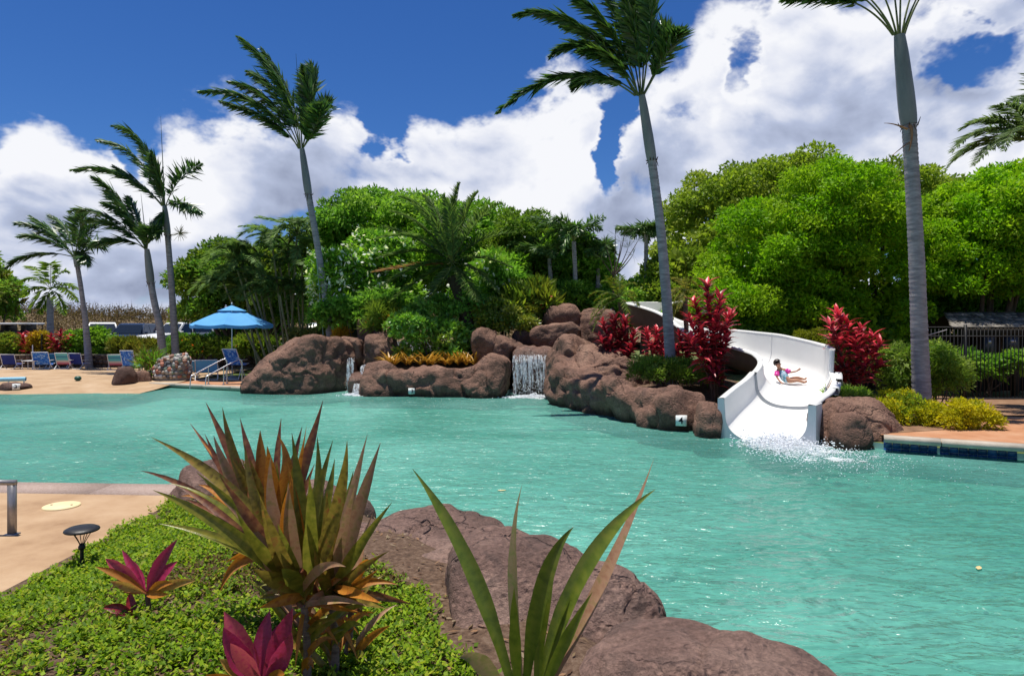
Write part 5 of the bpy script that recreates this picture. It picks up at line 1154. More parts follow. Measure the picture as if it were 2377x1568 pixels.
# ------------------------------------------------------------------ falling water, foam and splash
def fall_mat():
    m, nt, b = new_mat('falling_water'); b.inputs['Base Color'].default_value = (.93, .95, .97, 1); b.inputs['Roughness'].default_value = .15; b.inputs['Specular IOR Level'].default_value = .6
    N = nt.nodes.new; t = N('ShaderNodeBsdfTranslucent'); t.inputs[0].default_value = (.95, .97, 1, 1); mx = N('ShaderNodeMixShader'); mx.inputs[0].default_value = .4
    nt.links.new(b.outputs[0], mx.inputs[1]); nt.links.new(t.outputs[0], mx.inputs[2]); nt.links.new(mx.outputs[0], nt.nodes['Material Output'].inputs[0]); return m
FALL = fall_mat()
def droplets(mb, pos, size, rng, stretch=(1, 1, 1)):
    n, F = ico(1); k = len(pos); sz = np.broadcast_to(size, (k,))
    V = (n[None] * np.asarray(stretch) * sz[:, None, None] * rng.uniform(.7, 1.3, (k, 1, 3)) + np.asarray(pos)[:, None]).reshape(-1, 3)
    mb.add(V, (F[None] + (np.arange(k) * len(n))[:, None, None]).reshape(-1, 3))
def waterfall(name, label, px0, px1, pytop, pybot, Y, n, seed, thick=.02):
    rng = np.random.RandomState(seed); mb = MB()
    for k in range(n):
        x = rng.uniform(px0, px1); a = P(x, pytop + rng.uniform(-2, 6), Y + .12); b_ = P(x + rng.normal() * 2, pybot, Y - .22); b_[2] = min(b_[2], .02)
        t0 = rng.uniform(0, .55) if rng.rand() < .6 else 0; t1 = min(1, t0 + rng.uniform(.12, .55)); ts = np.linspace(t0, t1, 9)
        z = a[2] + (b_[2] - a[2]) * ts ** 1.15; y = a[1] + (b_[1] - a[1]) * np.sqrt(ts + .02); xx = a[0] + (b_[0] - a[0]) * ts + rng.normal(size=9) * .007
        r = thick * rng.uniform(.35, 1.0) * np.sin(np.pi * np.linspace(.04, .96, 9)) ** .6 * rng.uniform(.5, 1.4, 9)
        mb.add(*tube(np.stack([xx, y, z], 1), r, 5, flat=.6))
    d = rng.rand(n * 3); pos = np.stack([np.interp(rng.rand(n * 3), [0, 1], [P(px0, 0, Y)[0], P(px1, 0, Y)[0]]), Y + .1 - .36 * np.sqrt(d), P(0, pytop, Y)[2] * (1 - d ** 1.15)], 1)
    droplets(mb, pos, rng.uniform(.005, .013, n * 3), rng, (1, 1, 2.6))
    o = mb.build(name, FALL, smooth=True); return tag(o, kind='stuff')
waterfall('waterfall', '', 1190, 1284, 824, 922, 23.45, 210, 161, .011)
waterfall('cascade', '', 806, 822, 832, 920, 24.35, 34, 162, .012); waterfall('cascade', '', 838, 850, 848, 886, 24.3, 26, 163, .012); waterfall('cascade', '', 822, 840, 890, 921, 23.85, 30, 164, .012)
def foam(name, cx, cy, rx, ry, n, seed, size=(.012, .04), z=.012, high=.05):
    rng = np.random.RandomState(seed); a = rng.uniform(0, 2 * math.pi, n); r = np.abs(rng.normal(0, .55, n)); mb = MB()
    pos = np.stack([cx + rx * r * np.cos(a), cy + ry * r * np.sin(a), z + np.abs(rng.normal(0, high, n)) * np.exp(-r * 1.5)], 1)
    droplets(mb, pos, rng.uniform(*size, n), rng, (1.2, 1, .6)); o = mb.build(name, FALL, smooth=True); tag(o, kind='stuff')
foam('waterfall_foam', .72, 23.0, 1.0, .30, 1800, 165, (.008, .03))
foam('cascade_foam', -5.5, 23.75, .55, .3, 600, 166, (.012, .04))
def splash():
    rng = np.random.RandomState(167); n = 6000; mb = MB(); d = np.array((.34, -1.0)) / np.linalg.norm((.34, -1.0)); sN = np.array((-d[1], d[0]))
    u = np.abs(rng.gamma(1.6, .55, n)); w = rng.normal(size=n) * (.26 + .20 * u); p = np.array((5.42, 14.15)) + np.outer(u, d) + np.outer(w, sN)
    z = np.abs(rng.normal(size=n)) * .09 * np.exp(-u * .55) + .004
    sz = rng.uniform(.004, .017, n) * np.exp(-u * .22); droplets(mb, np.c_[p, z], sz, rng, (1.3, 1.3, .7))
    m = 1600; u = np.abs(rng.normal(size=m)) * .5; w = rng.normal(size=m) * .40; p = np.array((5.42, 14.25)) + np.outer(u, d) + np.outer(w, sN); droplets(mb, np.c_[p, .02 + np.abs(rng.normal(size=m)) * .09], rng.uniform(.006, .022, m), rng, (1.2, 1.2, .7))
    o = mb.build('splash', FALL, smooth=True); tag(o, kind='stuff')
splash()
PLATE = pmat('white_enamel_plate', [(.70, .74, .72), (.78, .80, .78)], 4, .35, .05); INK = pmat('black_lettering', [(.012, .012, .014)], 2, .5, 0)
def foam_sheet(name, cx, cy, d, ln, wd, seed, cell=.024, z=.010):
    "connected lace of foam lying on the water, torn into holes away from where it is made"
    d = np.array(d) / np.linalg.norm(d); sN = np.array((-d[1], d[0])); nu, nv = int(ln * 1.15 / cell), int(wd * 2 / cell)
    u, v = np.meshgrid(np.linspace(-.15 * ln, ln, nu), np.linspace(-wd, wd, nv)); f = np.clip(u / ln, 0, 1); v = v * (.55 + .75 * f)
    xy = np.array((cx, cy)) + u[..., None] * d + v[..., None] * sN; flat = np.c_[xy.reshape(-1, 2), np.zeros(nu * nv)]
    hz = (fbm(flat * 5, seed, 4) * .5 + .5) * .07 * np.exp(-f.ravel() * 2.2) * np.exp(-(v.ravel() / wd) ** 2 * 1.5); V = flat + np.c_[np.zeros((nu * nv, 2)), z + np.clip(hz, 0, 1)]
    i, j = np.meshgrid(np.arange(nu - 1), np.arange(nv - 1)); a = (j * nu + i).ravel(); F = np.stack([a, a + 1, a + nu + 1, a + nu], -1)
    den = 1.0 - 1.15 * f.ravel()[a] - .75 * (np.abs(v.ravel()[a]) / wd) ** 2; nz = fbm(flat[a] * 4.2 * np.array((1, 1, 1)), seed + 3, 5, .62)
    mb = MB(); mb.add(V, F[nz < den * 1.25 - .42]); o = mb.build(name, FALL, smooth=True); return tag(o, kind='stuff')
foam_sheet('splash_foam', 5.42, 14.2, (.34, -1.0), 2.3, .85, 171)
foam_sheet('waterfall_foam', .74, 23.35, (0, -1.0), .9, 1.0, 172, .03)
foam_sheet('cascade_foam', -5.5, 24.1, (0, -1.0), .8, .5, 173, .03)
# underwater lamp lenses set in the floor
def pool_lamp(px, py, r, label):
    a = W(px, py, -.42); z = float(zfloor(a[0], a[1])); a[2] = z
    t = thing('pool_light', a, label, 'pool light', 'underwater pool lights')
    MB().add(*lathe([(r, .0), (r * 1.02, .05), (r * .9, .07), (r * .86, .05)], a, 26)).build('trim_ring', PLATE, t)
    MB().add(*lathe([(r * .87, .05), (r * .6, .085), (0.0, .10)], a, 26)).build('lens', pmat('pale_lens', [(.86, .94, .97), (.92, .96, .97)], 5, .2, .05), t, smooth=True)
pool_lamp(1530, 1338, .20, 'round pale pool light under water off the blocky boulder')
pool_lamp(1712, 1160, .24, 'faint pool light under water between slide splash and front boulders')
# ------------------------------------------------------------------ depth plates
def plate(px, py, s, text, label, fallback, yaw=None):
    bpy.context.view_layer.update(); dg = bpy.context.evaluated_depsgraph_get()
    d = Vector(((px - CX) / FPX, 1, -(py - HY) / FPX)).normalized(); ok, hit, nr, *_ = sc.ray_cast(dg, Vector((0, 0, EYE)), d)
    c = np.array(hit) if ok else P(px, py, fallback); ya = math.atan2(nr.x, -nr.y) if ok and yaw is None else (yaw or 0); ya = max(-.4, min(.4, ya))
    R_ = Matrix.Rotation(ya, 3, 'Z'); c = c + np.array(R_ @ Vector((0, -.09, 0)))
    t = thing('depth_plate', c, label, 'number sign', 'pool depth number plates')
    V, F = box((0, .08, 0), (s, .16, s)); MB().add(V @ np.array(R_).T + c, F).build('backing', PLATE, t)
    cu = bpy.data.curves.new('digit', 'FONT'); cu.body = text; cu.size = s * .95; cu.align_x = 'CENTER'; cu.align_y = 'CENTER'; cu.extrude = .002; cu.offset = s * .012
    tmp = bpy.data.objects.new('tmp_text', cu); me = bpy.data.meshes.new_from_object(tmp); bpy.data.objects.remove(tmp); me.materials.clear(); me.materials.append(INK)
    o = link('digit', me, t); o.location = R_ @ Vector((0, -.005, 0)); o.rotation_euler = (R(90), 0, ya)
    return t
plate(955, 907, .20, '3', 'white depth plate reading 3 on the planter rock', 23.0)
plate(1582, 975, .24, '4', 'white depth plate reading 4 on the long rock by the slide', 15.75)
plate(38, 897, .22, '3', 'pale depth plate on the low dark rock at the sand', 24.7)

# ------------------------------------------------------------------ beach wall, umbrella, chairs
WALL_STONE = pmat('beach_wall_stone', [(.07, .045, .035), (.13, .085, .062), (.19, .14, .11)], 2.5, .9, .6, 18, rnd=.35)
CAP_STONE = pmat('wall_cap_stone', [(.20, .17, .13), (.30, .26, .20)], 4, .9, .5, 24, rnd=.2)
def beach_wall():
    rng = np.random.RandomState(170); t = thing('stone_wall', (-20, 36.4, GZ), 'low dark stone wall with pale cap behind the beach chairs', 'wall')
    ms = []
    for k in range(6):
        n, F = ico(2); V = np.sign(n) * np.abs(n) ** .55 * (.5, .5, .5); V = V * (1 + .10 * fbm(n * 1.6 + k * 9, k, 2))[:, None]; ms.append(MB().add(V, F).mesh('stone', WALL_STONE, smooth=True))
    x0, x1 = -29.2, -8.5; z = GZ - .02
    MB().add(*box(((x0 + x1) / 2, 36.55, .40), (x1 - x0, .24, .74))).build('mortar', pmat('dark_mortar', [(.04, .032, .026)], 5, .95, .5), t)
    for row in range(3):
        x = x0 + rng.uniform(0, .2)
        while x < x1:
            w = rng.uniform(.22, .40); h = .235; o = link('stone', ms[rng.randint(6)], t); o.location = (x + w / 2 + 20, .03, row * h + h / 2); o.scale = (w * .98, .26, h * .97); o.rotation_euler = (0, rng.uniform(-.06, .06), rng.choice((0, math.pi))); x += w
    x = x0
    while x < x1:
        w = rng.uniform(.5, .7); V, F = box((x + w / 2, 36.5, .86), (w - .02, .42, .07)); MB().add(V + rng.normal(size=V.shape) * .006, F).build('cap_stone', CAP_STONE, t); x += w
beach_wall()
BLUE_CANVAS = pmat('sky_blue_canvas', [(.12, .40, .78), (.15, .46, .84)], 2, .75, .15, 60, spec=.2)
def add_translucency(m, col, f):
    nt = m.node_tree; b = nt.nodes['Principled BSDF']; t = nt.nodes.new('ShaderNodeBsdfTranslucent'); t.inputs[0].default_value = (*col, 1); mx = nt.nodes.new('ShaderNodeMixShader'); mx.inputs[0].default_value = f
    nt.links.new(b.outputs[0], mx.inputs[1]); nt.links.new(t.outputs[0], mx.inputs[2]); nt.links.new(mx.outputs[0], nt.nodes['Material Output'].inputs[0])
add_translucency(BLUE_CANVAS, (.14, .44, .82), .3)
ALU = pmat('white_aluminium', [(.66, .67, .68), (.74, .75, .75)], 5, .4, .05)
def umbrella():
    Y = 29.5; b0 = P(539, 880, Y); b0[2] = GZ + .02; t = thing('umbrella', b0, 'open sky-blue market umbrella shading the deck chairs', 'umbrella')
    apex = P(538, 709, Y); rim = P(538, 750, Y)[2]; rx = (628 - 445) / 2 / FPX * Y
    MB().add(*tube([b0, (apex[0], Y, apex[2] - .02)], .024, 8)).build('pole', pmat('white_pole', [(.6, .6, .6)], 3, .4, 0), t)
    k = 8; ang = np.arange(k) * 2 * math.pi / k + .22
    def ring(r, z, sag=0): return np.stack([apex[0] + r * np.cos(ang), Y + r * np.sin(ang), np.full(k, z)], 1)
    top = apex - (0, 0, .02); vent = ring(rx * .36, apex[2] - .28)
    for i in range(k):
        i2 = (i + 1) % k; tt = np.linspace(0, 1, 7)[:, None]
        lo_a, lo_b = ring(rx, rim)[i], ring(rx, rim)[i2]; rows = []
        for f in np.linspace(.30, 1, 9):
            a = top + (lo_a - top) * f; b_ = top + (lo_b - top) * f; a = a + (0, 0, .03 * math.sin(math.pi * f) - .05); b_ = b_ + (0, 0, .03 * math.sin(math.pi * f) - .05)
            row = a + (b_ - a) * tt; row[:, 2] -= .10 * f * np.sin(np.pi * tt[:, 0]) * .6; rows.append(row)
        V = np.array(rows); n, m = V.shape[:2]; ii = np.arange(n - 1)[:, None] * m; jj = np.arange(m - 1)[None]
        mb = MB(); FF = np.stack([ii + jj, ii + m + jj, ii + m + jj + 1, ii + jj + 1], -1).reshape(-1, 4); mb.add(V.reshape(-1, 3), FF)
        val = np.concatenate([V[-1], V[-1] + (0, 0, -.13)]); j = np.arange(m - 1); mb.add(val, np.stack([j, j + m, j + 1 + m, j + 1], 1)); mb.build('canopy_panel', BLUE_CANVAS, t, smooth=False)
        MB().add(*tube([(apex[0], Y, apex[2] - .30), lo_a + (0, 0, -.14)], .012, 4)).build('rib', ALU, t)
    mb = MB(); v2 = np.concatenate([[apex + (0, 0, .02)], ring(rx * .36, apex[2] - .235)]); mb.add(v2, [(0, 1 + i, 1 + (i + 1) % k) for i in range(k)]); mb.build('vent_cap', BLUE_CANVAS, t)
    MB().add(*lathe([(.0, .10), (.03, .08), (.035, .03), (.02, 0)], apex + (0, 0, .05), 8)).build('finial', ALU, t)
    MB().add(*lathe([(.0, .12), (.10, .11), (.30, .06), (.32, 0)], b0, 16)).build('base', pmat('concrete_base', [(.3, .3, .3)], 6, .9, .2), t)
umbrella()
def stripes_mat(name, bands):
    m, nt, b = new_mat(name); N = nt.nodes.new; L = nt.links.new; tc = N('ShaderNodeTexCoord'); sp = N('ShaderNodeSeparateXYZ'); L(tc.outputs['Object'], sp.inputs[0])
    mr = N('ShaderNodeMapRange'); L(sp.outputs[2], mr.inputs[0]); mr.inputs[1].default_value = .12; mr.inputs[2].default_value = .80; r = N('ShaderNodeValToRGB'); r.color_ramp.interpolation = 'CONSTANT'; L(mr.outputs[0], r.inputs[0])
    e = r.color_ramp.elements
    while len(e) < len(bands): e.new(.5)
    for i, (p, c) in enumerate(bands): e[i].position = p; e[i].color = (*c, 1)
    L(r.outputs[0], b.inputs['Base Color']); b.inputs['Roughness'].default_value = .8; return m
NAVY = pmat('navy_sling', [(.012, .025, .16), (.02, .04, .22)], 3, .75, .1); STRIPE = stripes_mat('striped_sling', [(0, (.36, .03, .06)), (.22, (.55, .20, .24)), (.36, (.55, .50, .42)), (.5, (.10, .42, .44)), (.68, (.05, .24, .34)), (.84, (.12, .45, .48))])
PATT = pmat('blue_floral_sling', [(.02, .10, .50), (.03, .20, .66), (.45, .62, .80)], 9, .75, .1, pos=[.40, .52, .64]); PATT2 = pmat('dark_floral_sling', [(.02, .03, .14), (.05, .07, .25), (.35, .10, .14), (.6, .6, .66)], 9, .75, .1, pos=[.38, .5, .58, .66])
SKYSL = pmat('light_blue_sling', [(.09, .34, .70), (.12, .40, .78)], 3, .75, .1); TEAL = pmat('teal_sling', [(.02, .14, .24), (.04, .22, .32)], 3, .75, .1)
def sand_chair(px, Y, label, fabric, w=.62, tilt=.35, rz=0.0, h=.62, seat=.24, low=False, gl='beach chairs in front of the stone wall', zb=None):
    x = P(px, 850, Y)[0]; z0 = float(zsand(np.array([x]), np.array([Y]))[0]) if zb is None else zb
    t = thing('beach_chair', (x, Y, z0), label, 'chair', gl); hw = w / 2; c, s = math.cos(rz), math.sin(rz); Rm = np.array([(c, -s, 0), (s, c, 0), (0, 0, 1)])
    def T(p): return (np.atleast_2d(np.asarray(p, float)) @ Rm.T) + np.array((x, Y, z0))
    top = (0, -math.sin(tilt) * h, seat + math.cos(tilt) * h); bw = .018
    def strip(pts, th=.02):
        V = []; 
        for p in pts: V += [(-hw, p[0], p[1]), (hw, p[0], p[1])]
        n = len(pts); F = [(2 * i, 2 * i + 1, 2 * i + 3, 2 * i + 2) for i in range(n - 1)]; V = np.array(V, float); V2 = V + (0, .0, th)
        return MB().add(T(V), F).add(T(V2), [f[::-1] for f in F])
    n = 6; strip([(-math.sin(tilt) * h * f + .02 * math.sin(math.pi * f), seat + math.cos(tilt) * h * f) for f in np.linspace(.02, 1, n)]).build('backrest', fabric, t)
    strip([(.55 * f, seat + .03 * f - .05 * math.sin(math.pi * f)) for f in np.linspace(0, 1, n)]).build('seat', fabric, t)
    for sg in (-1, 1):
        X = sg * (hw + .012)
        MB().add(*tube(T([(X, top[1], top[2]), (X, 0, seat), (X, .30, .0)]), bw, 6)).build('leg', ALU, t)
        MB().add(*tube(T([(X, -.22, 0), (X, .05, seat + .02), (X, .56, seat + .04)]), bw, 6)).build('leg', ALU, t)
        MB().add(*box(T([(X, .18, seat + .22)])[0], (.05, .46, .025), rz)).build('armrest', ALU, t)
    MB().add(*tube(T([(-hw - .012, top[1], top[2]), (hw + .012, top[1], top[2])]), bw, 6)).build('top_bar', ALU, t)
    MB().add(*tube(T([(-hw - .012, -.22, .01), (hw + .012, -.22, .01)]), bw, 6)).build('cross_bar', ALU, t)
    return t
sand_chair(22, 34.6, 'navy beach chair nearest the left edge of the photo', NAVY, .70, .3, 0, .55)
sand_chair(98, 34.4, 'bright blue floral beach chair leaning beside the small table', PATT, .72, .45, .25, .72)
sand_chair(147, 34.6, 'striped teal and red beach chair beside the right-hand navy one', STRIPE, .64, .3, 0, .62)
sand_chair(178, 34.9, 'navy beach chair just right of a striped one', NAVY, .64, .25, -.1, .60)
sand_chair(270, 34.9, 'striped beach chair alone left of the blue patterned chair', STRIPE, .70, .35, .15, .60)
sand_chair(300, 34.5, 'blue patterned beach chair with tall back before the stone wall gap', PATT, .70, .28, -.1, .82)
sand_chair(343, 33.6, 'dark floral beach chair half hidden by the palm base', PATT2, .55, .35, .3, .85)
sand_chair(135, 35.7, 'teal lounge chair back behind the striped beach chair', TEAL, 1.1, .3, 0, .55)
def low_table():
    x = P(72, 850, 34.3)[0]; z = float(zsand(np.array([x]), np.array([34.3]))[0]); t = thing('side_table', (x, 34.3, z), 'small white table with a thin bare pole beside the floral chair', 'table')
    MB().add(*box((x, 34.3, z + .44), (.66, .5, .03))).build('tabletop', ALU, t)
    for a in (-.3, .3):
        for b_ in (-.2, .2): MB().add(*tube([(x + a, 34.3 + b_, z), (x + a, 34.3 + b_, z + .43)], .018, 6)).build('leg', ALU, t)
    MB().add(*tube([(x + .08, 34.3, z), (x + .08, 34.3, z + 1.25)], .022, 6)).build('pole', ALU, t)
low_table()
def lounger(px, Y, label, fabric, rz, h=.75, w=.66, seat=.36):
    return sand_chair(px, Y, label, fabric, w, .5, rz, h, seat, gl='deck chairs by the umbrella', zb=GZ + .02)
lounger(480, 28.8, 'light blue deck lounger with its back to the pool', SKYSL, .35, .62, .85, .32)
lounger(544, 29.1, 'darker blue high-backed deck chair behind the handrails', PATT, -.2, .80, .66, .62)
lounger(445, 29.6, 'light blue lounger partly hidden by the mosaic stone mound', SKYSL, .2, .55, .5, .3)
CHROME = pmat('stainless_rail', [(.50, .50, .52), (.60, .60, .61)], 12, .25, .03, metallic=.9)
def handrail(px, Y, label):
    b0 = P(px, 890, Y); b0[2] = GZ + .03; t = thing('handrail', b0, label, 'handrail', 'pool entry handrails')
    ax = b0 + np.array((0, 0, .0)); hi = ax + (.0, .0, .95); pts = [ax, ax + (0, 0, .80), hi + (-.06, -.02, 0), hi + (-.20, -.08, -.02), ax + (-.95, -.75, .42), ax + (-1.05, -.85, .30), ax + (-1.08, -.88, -.25)]
    q = catmull(pts, 40); MB().add(*tube(q, .024, 8)).build('rail', CHROME, t, smooth=True)
    for p in (ax, ax + (-.55, -.44, 0)):
        MB().add(*lathe([(.05, .03), (.055, .0)], p, 10)).build('foot_plate', CHROME, t)
    MB().add(*tube([ax + (-.55, -.44, 0), ax + (-.55, -.44, .68)], .022, 8)).build('post', CHROME, t)
handrail(527, 27.0, 'left stainless pool handrail on the orange deck'); handrail(562, 26.8, 'right stainless pool handrail nearest the largest boulder')
def mosaic_rock():
    rng = np.random.RandomState(180); Y = 28.3; c = P(400, 856, Y); t = thing('mosaic_mound', (c[0], Y, GZ), 'mound studded with multicoloured stones beside the deck chairs', 'rock mound')
    rx = 40 / FPX * Y; n, F = ico(4); V = np.sign(n) * np.abs(n) ** .8 * (rx, rx * .8, 1.22) * (1 + .05 * fbm(n * 2, 3, 2))[:, None]; V[:, 0] += .12 * V[:, 2]; V = V[:, :] + np.array((c[0], Y, GZ))
    V[:, 2] = np.minimum(V[:, 2], GZ + 1.02 + .18 * (V[:, 0] - c[0])); MB().add(V, F).build('core', pmat('mortar_core', [(.20, .18, .15), (.3, .27, .23)], 5, .95, .4), t, smooth=True)
    cols = [(.40, .38, .35), (.30, .16, .11), (.12, .12, .13), (.44, .34, .26), (.20, .25, .19), (.48, .20, .13), (.55, .52, .48)]; ms = []
    for k, cc in enumerate(cols):
        m2, F2 = ico(2); ms.append(MB().add(m2 * (1 + .15 * fbm(m2 * 1.4 + k * 5, k, 2))[:, None], F2).mesh('stone', pmat('stone_' + 'abcdefg'[k], [cc, tuple(x * .7 for x in cc)], 6, .7, .4, 20, rnd=.2), smooth=True))
    bm_V = V - np.array((c[0], Y, GZ)); pick = [i for i in range(len(V)) if V[i, 2] > GZ + .02 and n[i, 1] < .35]; rng.shuffle(pick); used = []
    for i in pick:
        if len(used) >= 230: break
        if used and min(np.linalg.norm(bm_V[i] - u) for u in used) < .105: continue
        used.append(bm_V[i]); o = link('stone', ms[rng.randint(len(ms))], t); o.location = bm_V[i]; s = rng.uniform(.07, .12); o.scale = (s, s * .8, s * rng.uniform(.6, 1)); o.rotation_euler = rng.uniform(0, 6, 3)
mosaic_rock()
tag(shrub('cycad', 'spiky green plant tucked behind the dark round boulder', 28.4, [(345, 845, 18, 28)], .3, MIDG + [(.25, .10, .06)], 420, .5, .04, .16, 10, 181, None, cat='plant', droop=-.7), None)
def float_line():
    a, b_ = P(-30, 878, 26.2), P(60, 876, 26.6); a[2] = b_[2] = zsand(np.array([a[0]]), np.array([26.2]))[0] + .22; t = thing('float_bar', (b_[0], b_[1], a[2] - .2), 'light blue foam bar across low stands by the sand edge', 'barrier')
    MB().add(*tube([a, b_], .085, 10)).build('bar', pmat('pale_blue_foam', [(.20, .46, .62), (.26, .54, .70)], 6, .6, .1), t, smooth=True)
    for f in (.15, .55, .95):
        p = a + (b_ - a) * f; MB().add(*tube([p, p + (0, 0, -.32)], .03, 6)).build('stand', ALU, t)
float_line()
def ball():
    p = P(181, 875, 27.6); z = float(zsand(np.array([p[0]]), np.array([27.6]))[0]); p[2] = z + .10; n, F = ico(3); b0 = (p[0], p[1], z)
    o = single(MB().add(n * (.13, .13, .10) * (1 + .06 * fbm(n * 3, 2, 2))[:, None] + p, F), 'sand_toy', pmat('dark_green_plastic', [(.02, .09, .07)], 3, .5, .1), b0, 'small dark green sand toy lying alone on the beach', 'toy', smooth=True)
ball()
# ------------------------------------------------------------------ parked cars behind the hedge
CAR_WHITE = pmat('white_car_paint', [(.72, .73, .74)], 2, .2, 0, spec=.6); CAR_NAVY = pmat('navy_car_paint', [(.02, .035, .075)], 2, .2, 0, spec=.6); CAR_RED = pmat('dull_red_car_paint', [(.22, .05, .04)], 2, .25, 0, spec=.5); CAR_SILVER = pmat('silver_car_paint', [(.40, .43, .46)], 2, .25, 0, spec=.6, metallic=.3)
GLASS_D = pmat('tinted_car_glass', [(.012, .016, .02)], 2, .05, 0, spec=.9); TYRE = pmat('tyre_rubber', [(.015, .015, .016)], 10, .9, .2); LAMP = pmat('clear_lamp', [(.75, .77, .78)], 4, .1, 0, spec=.8)
def car(px, Y, label, paint, rz, L_=4.5, Wd=1.8, H=1.55, suv=False):
    x = P(px, 780, Y)[0]; t = thing('parked_car', (x, Y, .952), label, 'car', 'cars parked beyond the hedge'); c, s = math.cos(rz), math.sin(rz); Rm = np.array([(c, -s, 0), (s, c, 0), (0, 0, 1)])
    def T(V): return np.asarray(V, float) @ Rm.T + np.array((x, Y, .952))
    def ext(prof, w0, w1=None, shrink=None):
        n = len(prof); A = [(-w0 if shrink is None else -w0 + shrink[i], p[0], p[1]) for i, p in enumerate(prof)]; B = [(-a[0], a[1], a[2]) for a in A]; V = np.array(A + B, float); mb = MB()
        j = np.arange(n); k = (j + 1) % n; mb.add(T(V), np.stack([j, k, k + n, j + n], 1)); cc = V[:n].mean(0); cc2 = V[n:].mean(0)
        mb.add(T(np.concatenate([V[:n], [cc]])), np.stack([k, j, np.full(n, n)], 1)); mb.add(T(np.concatenate([V[n:], [cc2]])), np.stack([j, k, np.full(n, n)], 1)); return mb
    hl = L_ / 2; hb = H * .60
    ext([(-hl, .35), (-hl + .05, .62), (-hl + .3, hb - .12), (-.75, hb), (hl - .25, hb), (hl, hb - .15), (hl, .4), (hl - .15, .24), (-hl + .2, .24)], Wd / 2).build('body', paint, t)
    r0, r1 = (-.15, hl - .35) if suv else (-.05, hl - 1.0); f0 = -.80; b1 = hl - .12 if suv else hl - .45
    cab = [(f0, hb), (r0, H - .05), (r0 + .3, H), (r1 - .2, H), (r1, H - .05), (b1, hb)]; ext(cab, Wd / 2 - .04, shrink=[0, .17, .2, .2, .17, 0]).build('roof', paint, t)
    def pane(name, pts): MB().add(T(pts), [(0, 1, 2, 3)]).build(name, GLASS_D, t)
    w = Wd / 2 - .04; e = .012
    pane('windscreen', [(-w + .12, f0 + .04 - e * 2, hb + .04), (w - .12, f0 + .04 - e * 2, hb + .04), (w - .22, r0 - .04 - e * 2, H - .09), (-w + .22, r0 - .04 - e * 2, H - .09)])
    pane('rear_window', [(w - .12, b1 - .03 + e * 2, hb + .05), (-w + .12, b1 - .03 + e * 2, hb + .05), (-w + .22, r1 + .02 + e * 2, H - .10), (w - .22, r1 + .02 + e * 2, H - .10)])
    for sg in (-1, 1):
        lo, hi = sg * (w + .004), sg * (w - .155)
        for a, b_, a2, b2 in ((f0 + .18, .42, r0 + .10, .42), (.50, b1 - .20, .50, r1 - .05)):
            pane('side_window', [(lo, a, hb + .04), (lo, b_, hb + .04), (hi, b2, H - .09), (hi, a2, H - .09)])
        for yy in (-hl + .85, hl - .85):
            p = T([(sg * (Wd / 2 - .20), yy, .32)])[0]; q = T([(sg * (Wd / 2 + .01), yy, .32)])[0]; wl = MB().add(*tube([p, q], .32, 18)).build('wheel', TYRE, t)
            d = (q - p) / np.linalg.norm(q - p); mb = MB(); ring, _ = tube([q, q + d * .006], .2, 14); mb.add(ring, np.array([(i, (i + 1) % 14, 14 + (i + 1) % 14, 14 + i) for i in range(14)])); cc = q + d * .006; mb.add(np.concatenate([ring[14:], [cc]]), [(i, (i + 1) % 14, 14) for i in range(14)]); mb.build('rim', METAL, wl)
        MB().add(T(box((sg * (Wd / 2 - .28), -hl + .10, .66), (.40, .12, .16))[0]), box((0, 0, 0), (1, 1, 1))[1]).build('headlight', LAMP, t)
        MB().add(T(box((sg * (Wd / 2 + .08), -.55, hb + .08), (.16, .10, .13))[0]), box((0, 0, 0), (1, 1, 1))[1]).build('mirror', paint, t)
    return t
car(238, 42.5, 'white car behind the large rounded hedge shrub', CAR_WHITE, .55, 4.8, 1.85, 1.72, True)
car(308, 42.3, 'dark navy car facing the pool, right of the white car', CAR_NAVY, .12, 4.7, 1.9, 1.66, True)
car(352, 44.5, 'dull red car half hidden behind the navy car', CAR_RED, -.5)
car(410, 42.3, 'white car seen between the slender palm and umbrella', CAR_WHITE, -.35, 4.8, 1.85, 1.72, True)
car(590, 42, 'dark car behind the blue umbrella', CAR_NAVY, .3, 4.6, 1.8, 1.6)
car(745, 41.8, 'silver car behind the foot of the tall leaning palm', CAR_SILVER, .2, 4.6, 1.85, 1.68, True)
def cart():
    Y = 40.8; x = P(15, 780, Y)[0]; t = thing('tram_cart', (x, Y, .952), 'white-roofed open shuttle cart cut off by the left edge', 'cart'); z = .952
    for a in (-1.15, .85): MB().add(*box((x + a, Y, 2.58), (1.92, 1.5, .11))).build('roof', CAR_WHITE, t)
    for a in (-2.0, -.15, 1.7):
        for b_ in (-.68, .68): MB().add(*tube([(x + a, Y + b_, z + .7), (x + a, Y + b_, 2.53)], .025, 6)).build('post', DARK_METAL, t)
    MB().add(*box((x, Y, z + .68), (3.9, 1.4, .55))).build('body', CAR_WHITE, t)
    for a in (-1.3, -.1, 1.1): 
        MB().add(*box((x + a, Y, z + 1.10), (.55, 1.2, .22))).build('seat', DARK_METAL, t); MB().add(*box((x + a + .26, Y, z + 1.40), (.1, 1.2, .50))).build('backrest', DARK_METAL, t)
    for a in (-1.35, 1.35):
        for b_ in (-.6, .6): MB().add(*tube([(x + a, Y + b_ - .08, z + .28), (x + a, Y + b_ + .08, z + .28)], .27, 14)).build('wheel', TYRE, t)
cart()
def lamp_post(px, Y, top, label):
    p = P(px, 830, Y); p[2] = GZ; tp = P(px, top, Y)[2]; o = thing('post', p, label, 'post'); MB().add(*tube([p, (p[0], p[1], tp)], .05, 8)).build('shaft', DARK_METAL, o); MB().add(*lathe([(.0, .1), (.07, .07), (.075, 0), (.05, -.02)], (p[0], p[1], tp), 8)).build('cap', DARK_METAL, o)
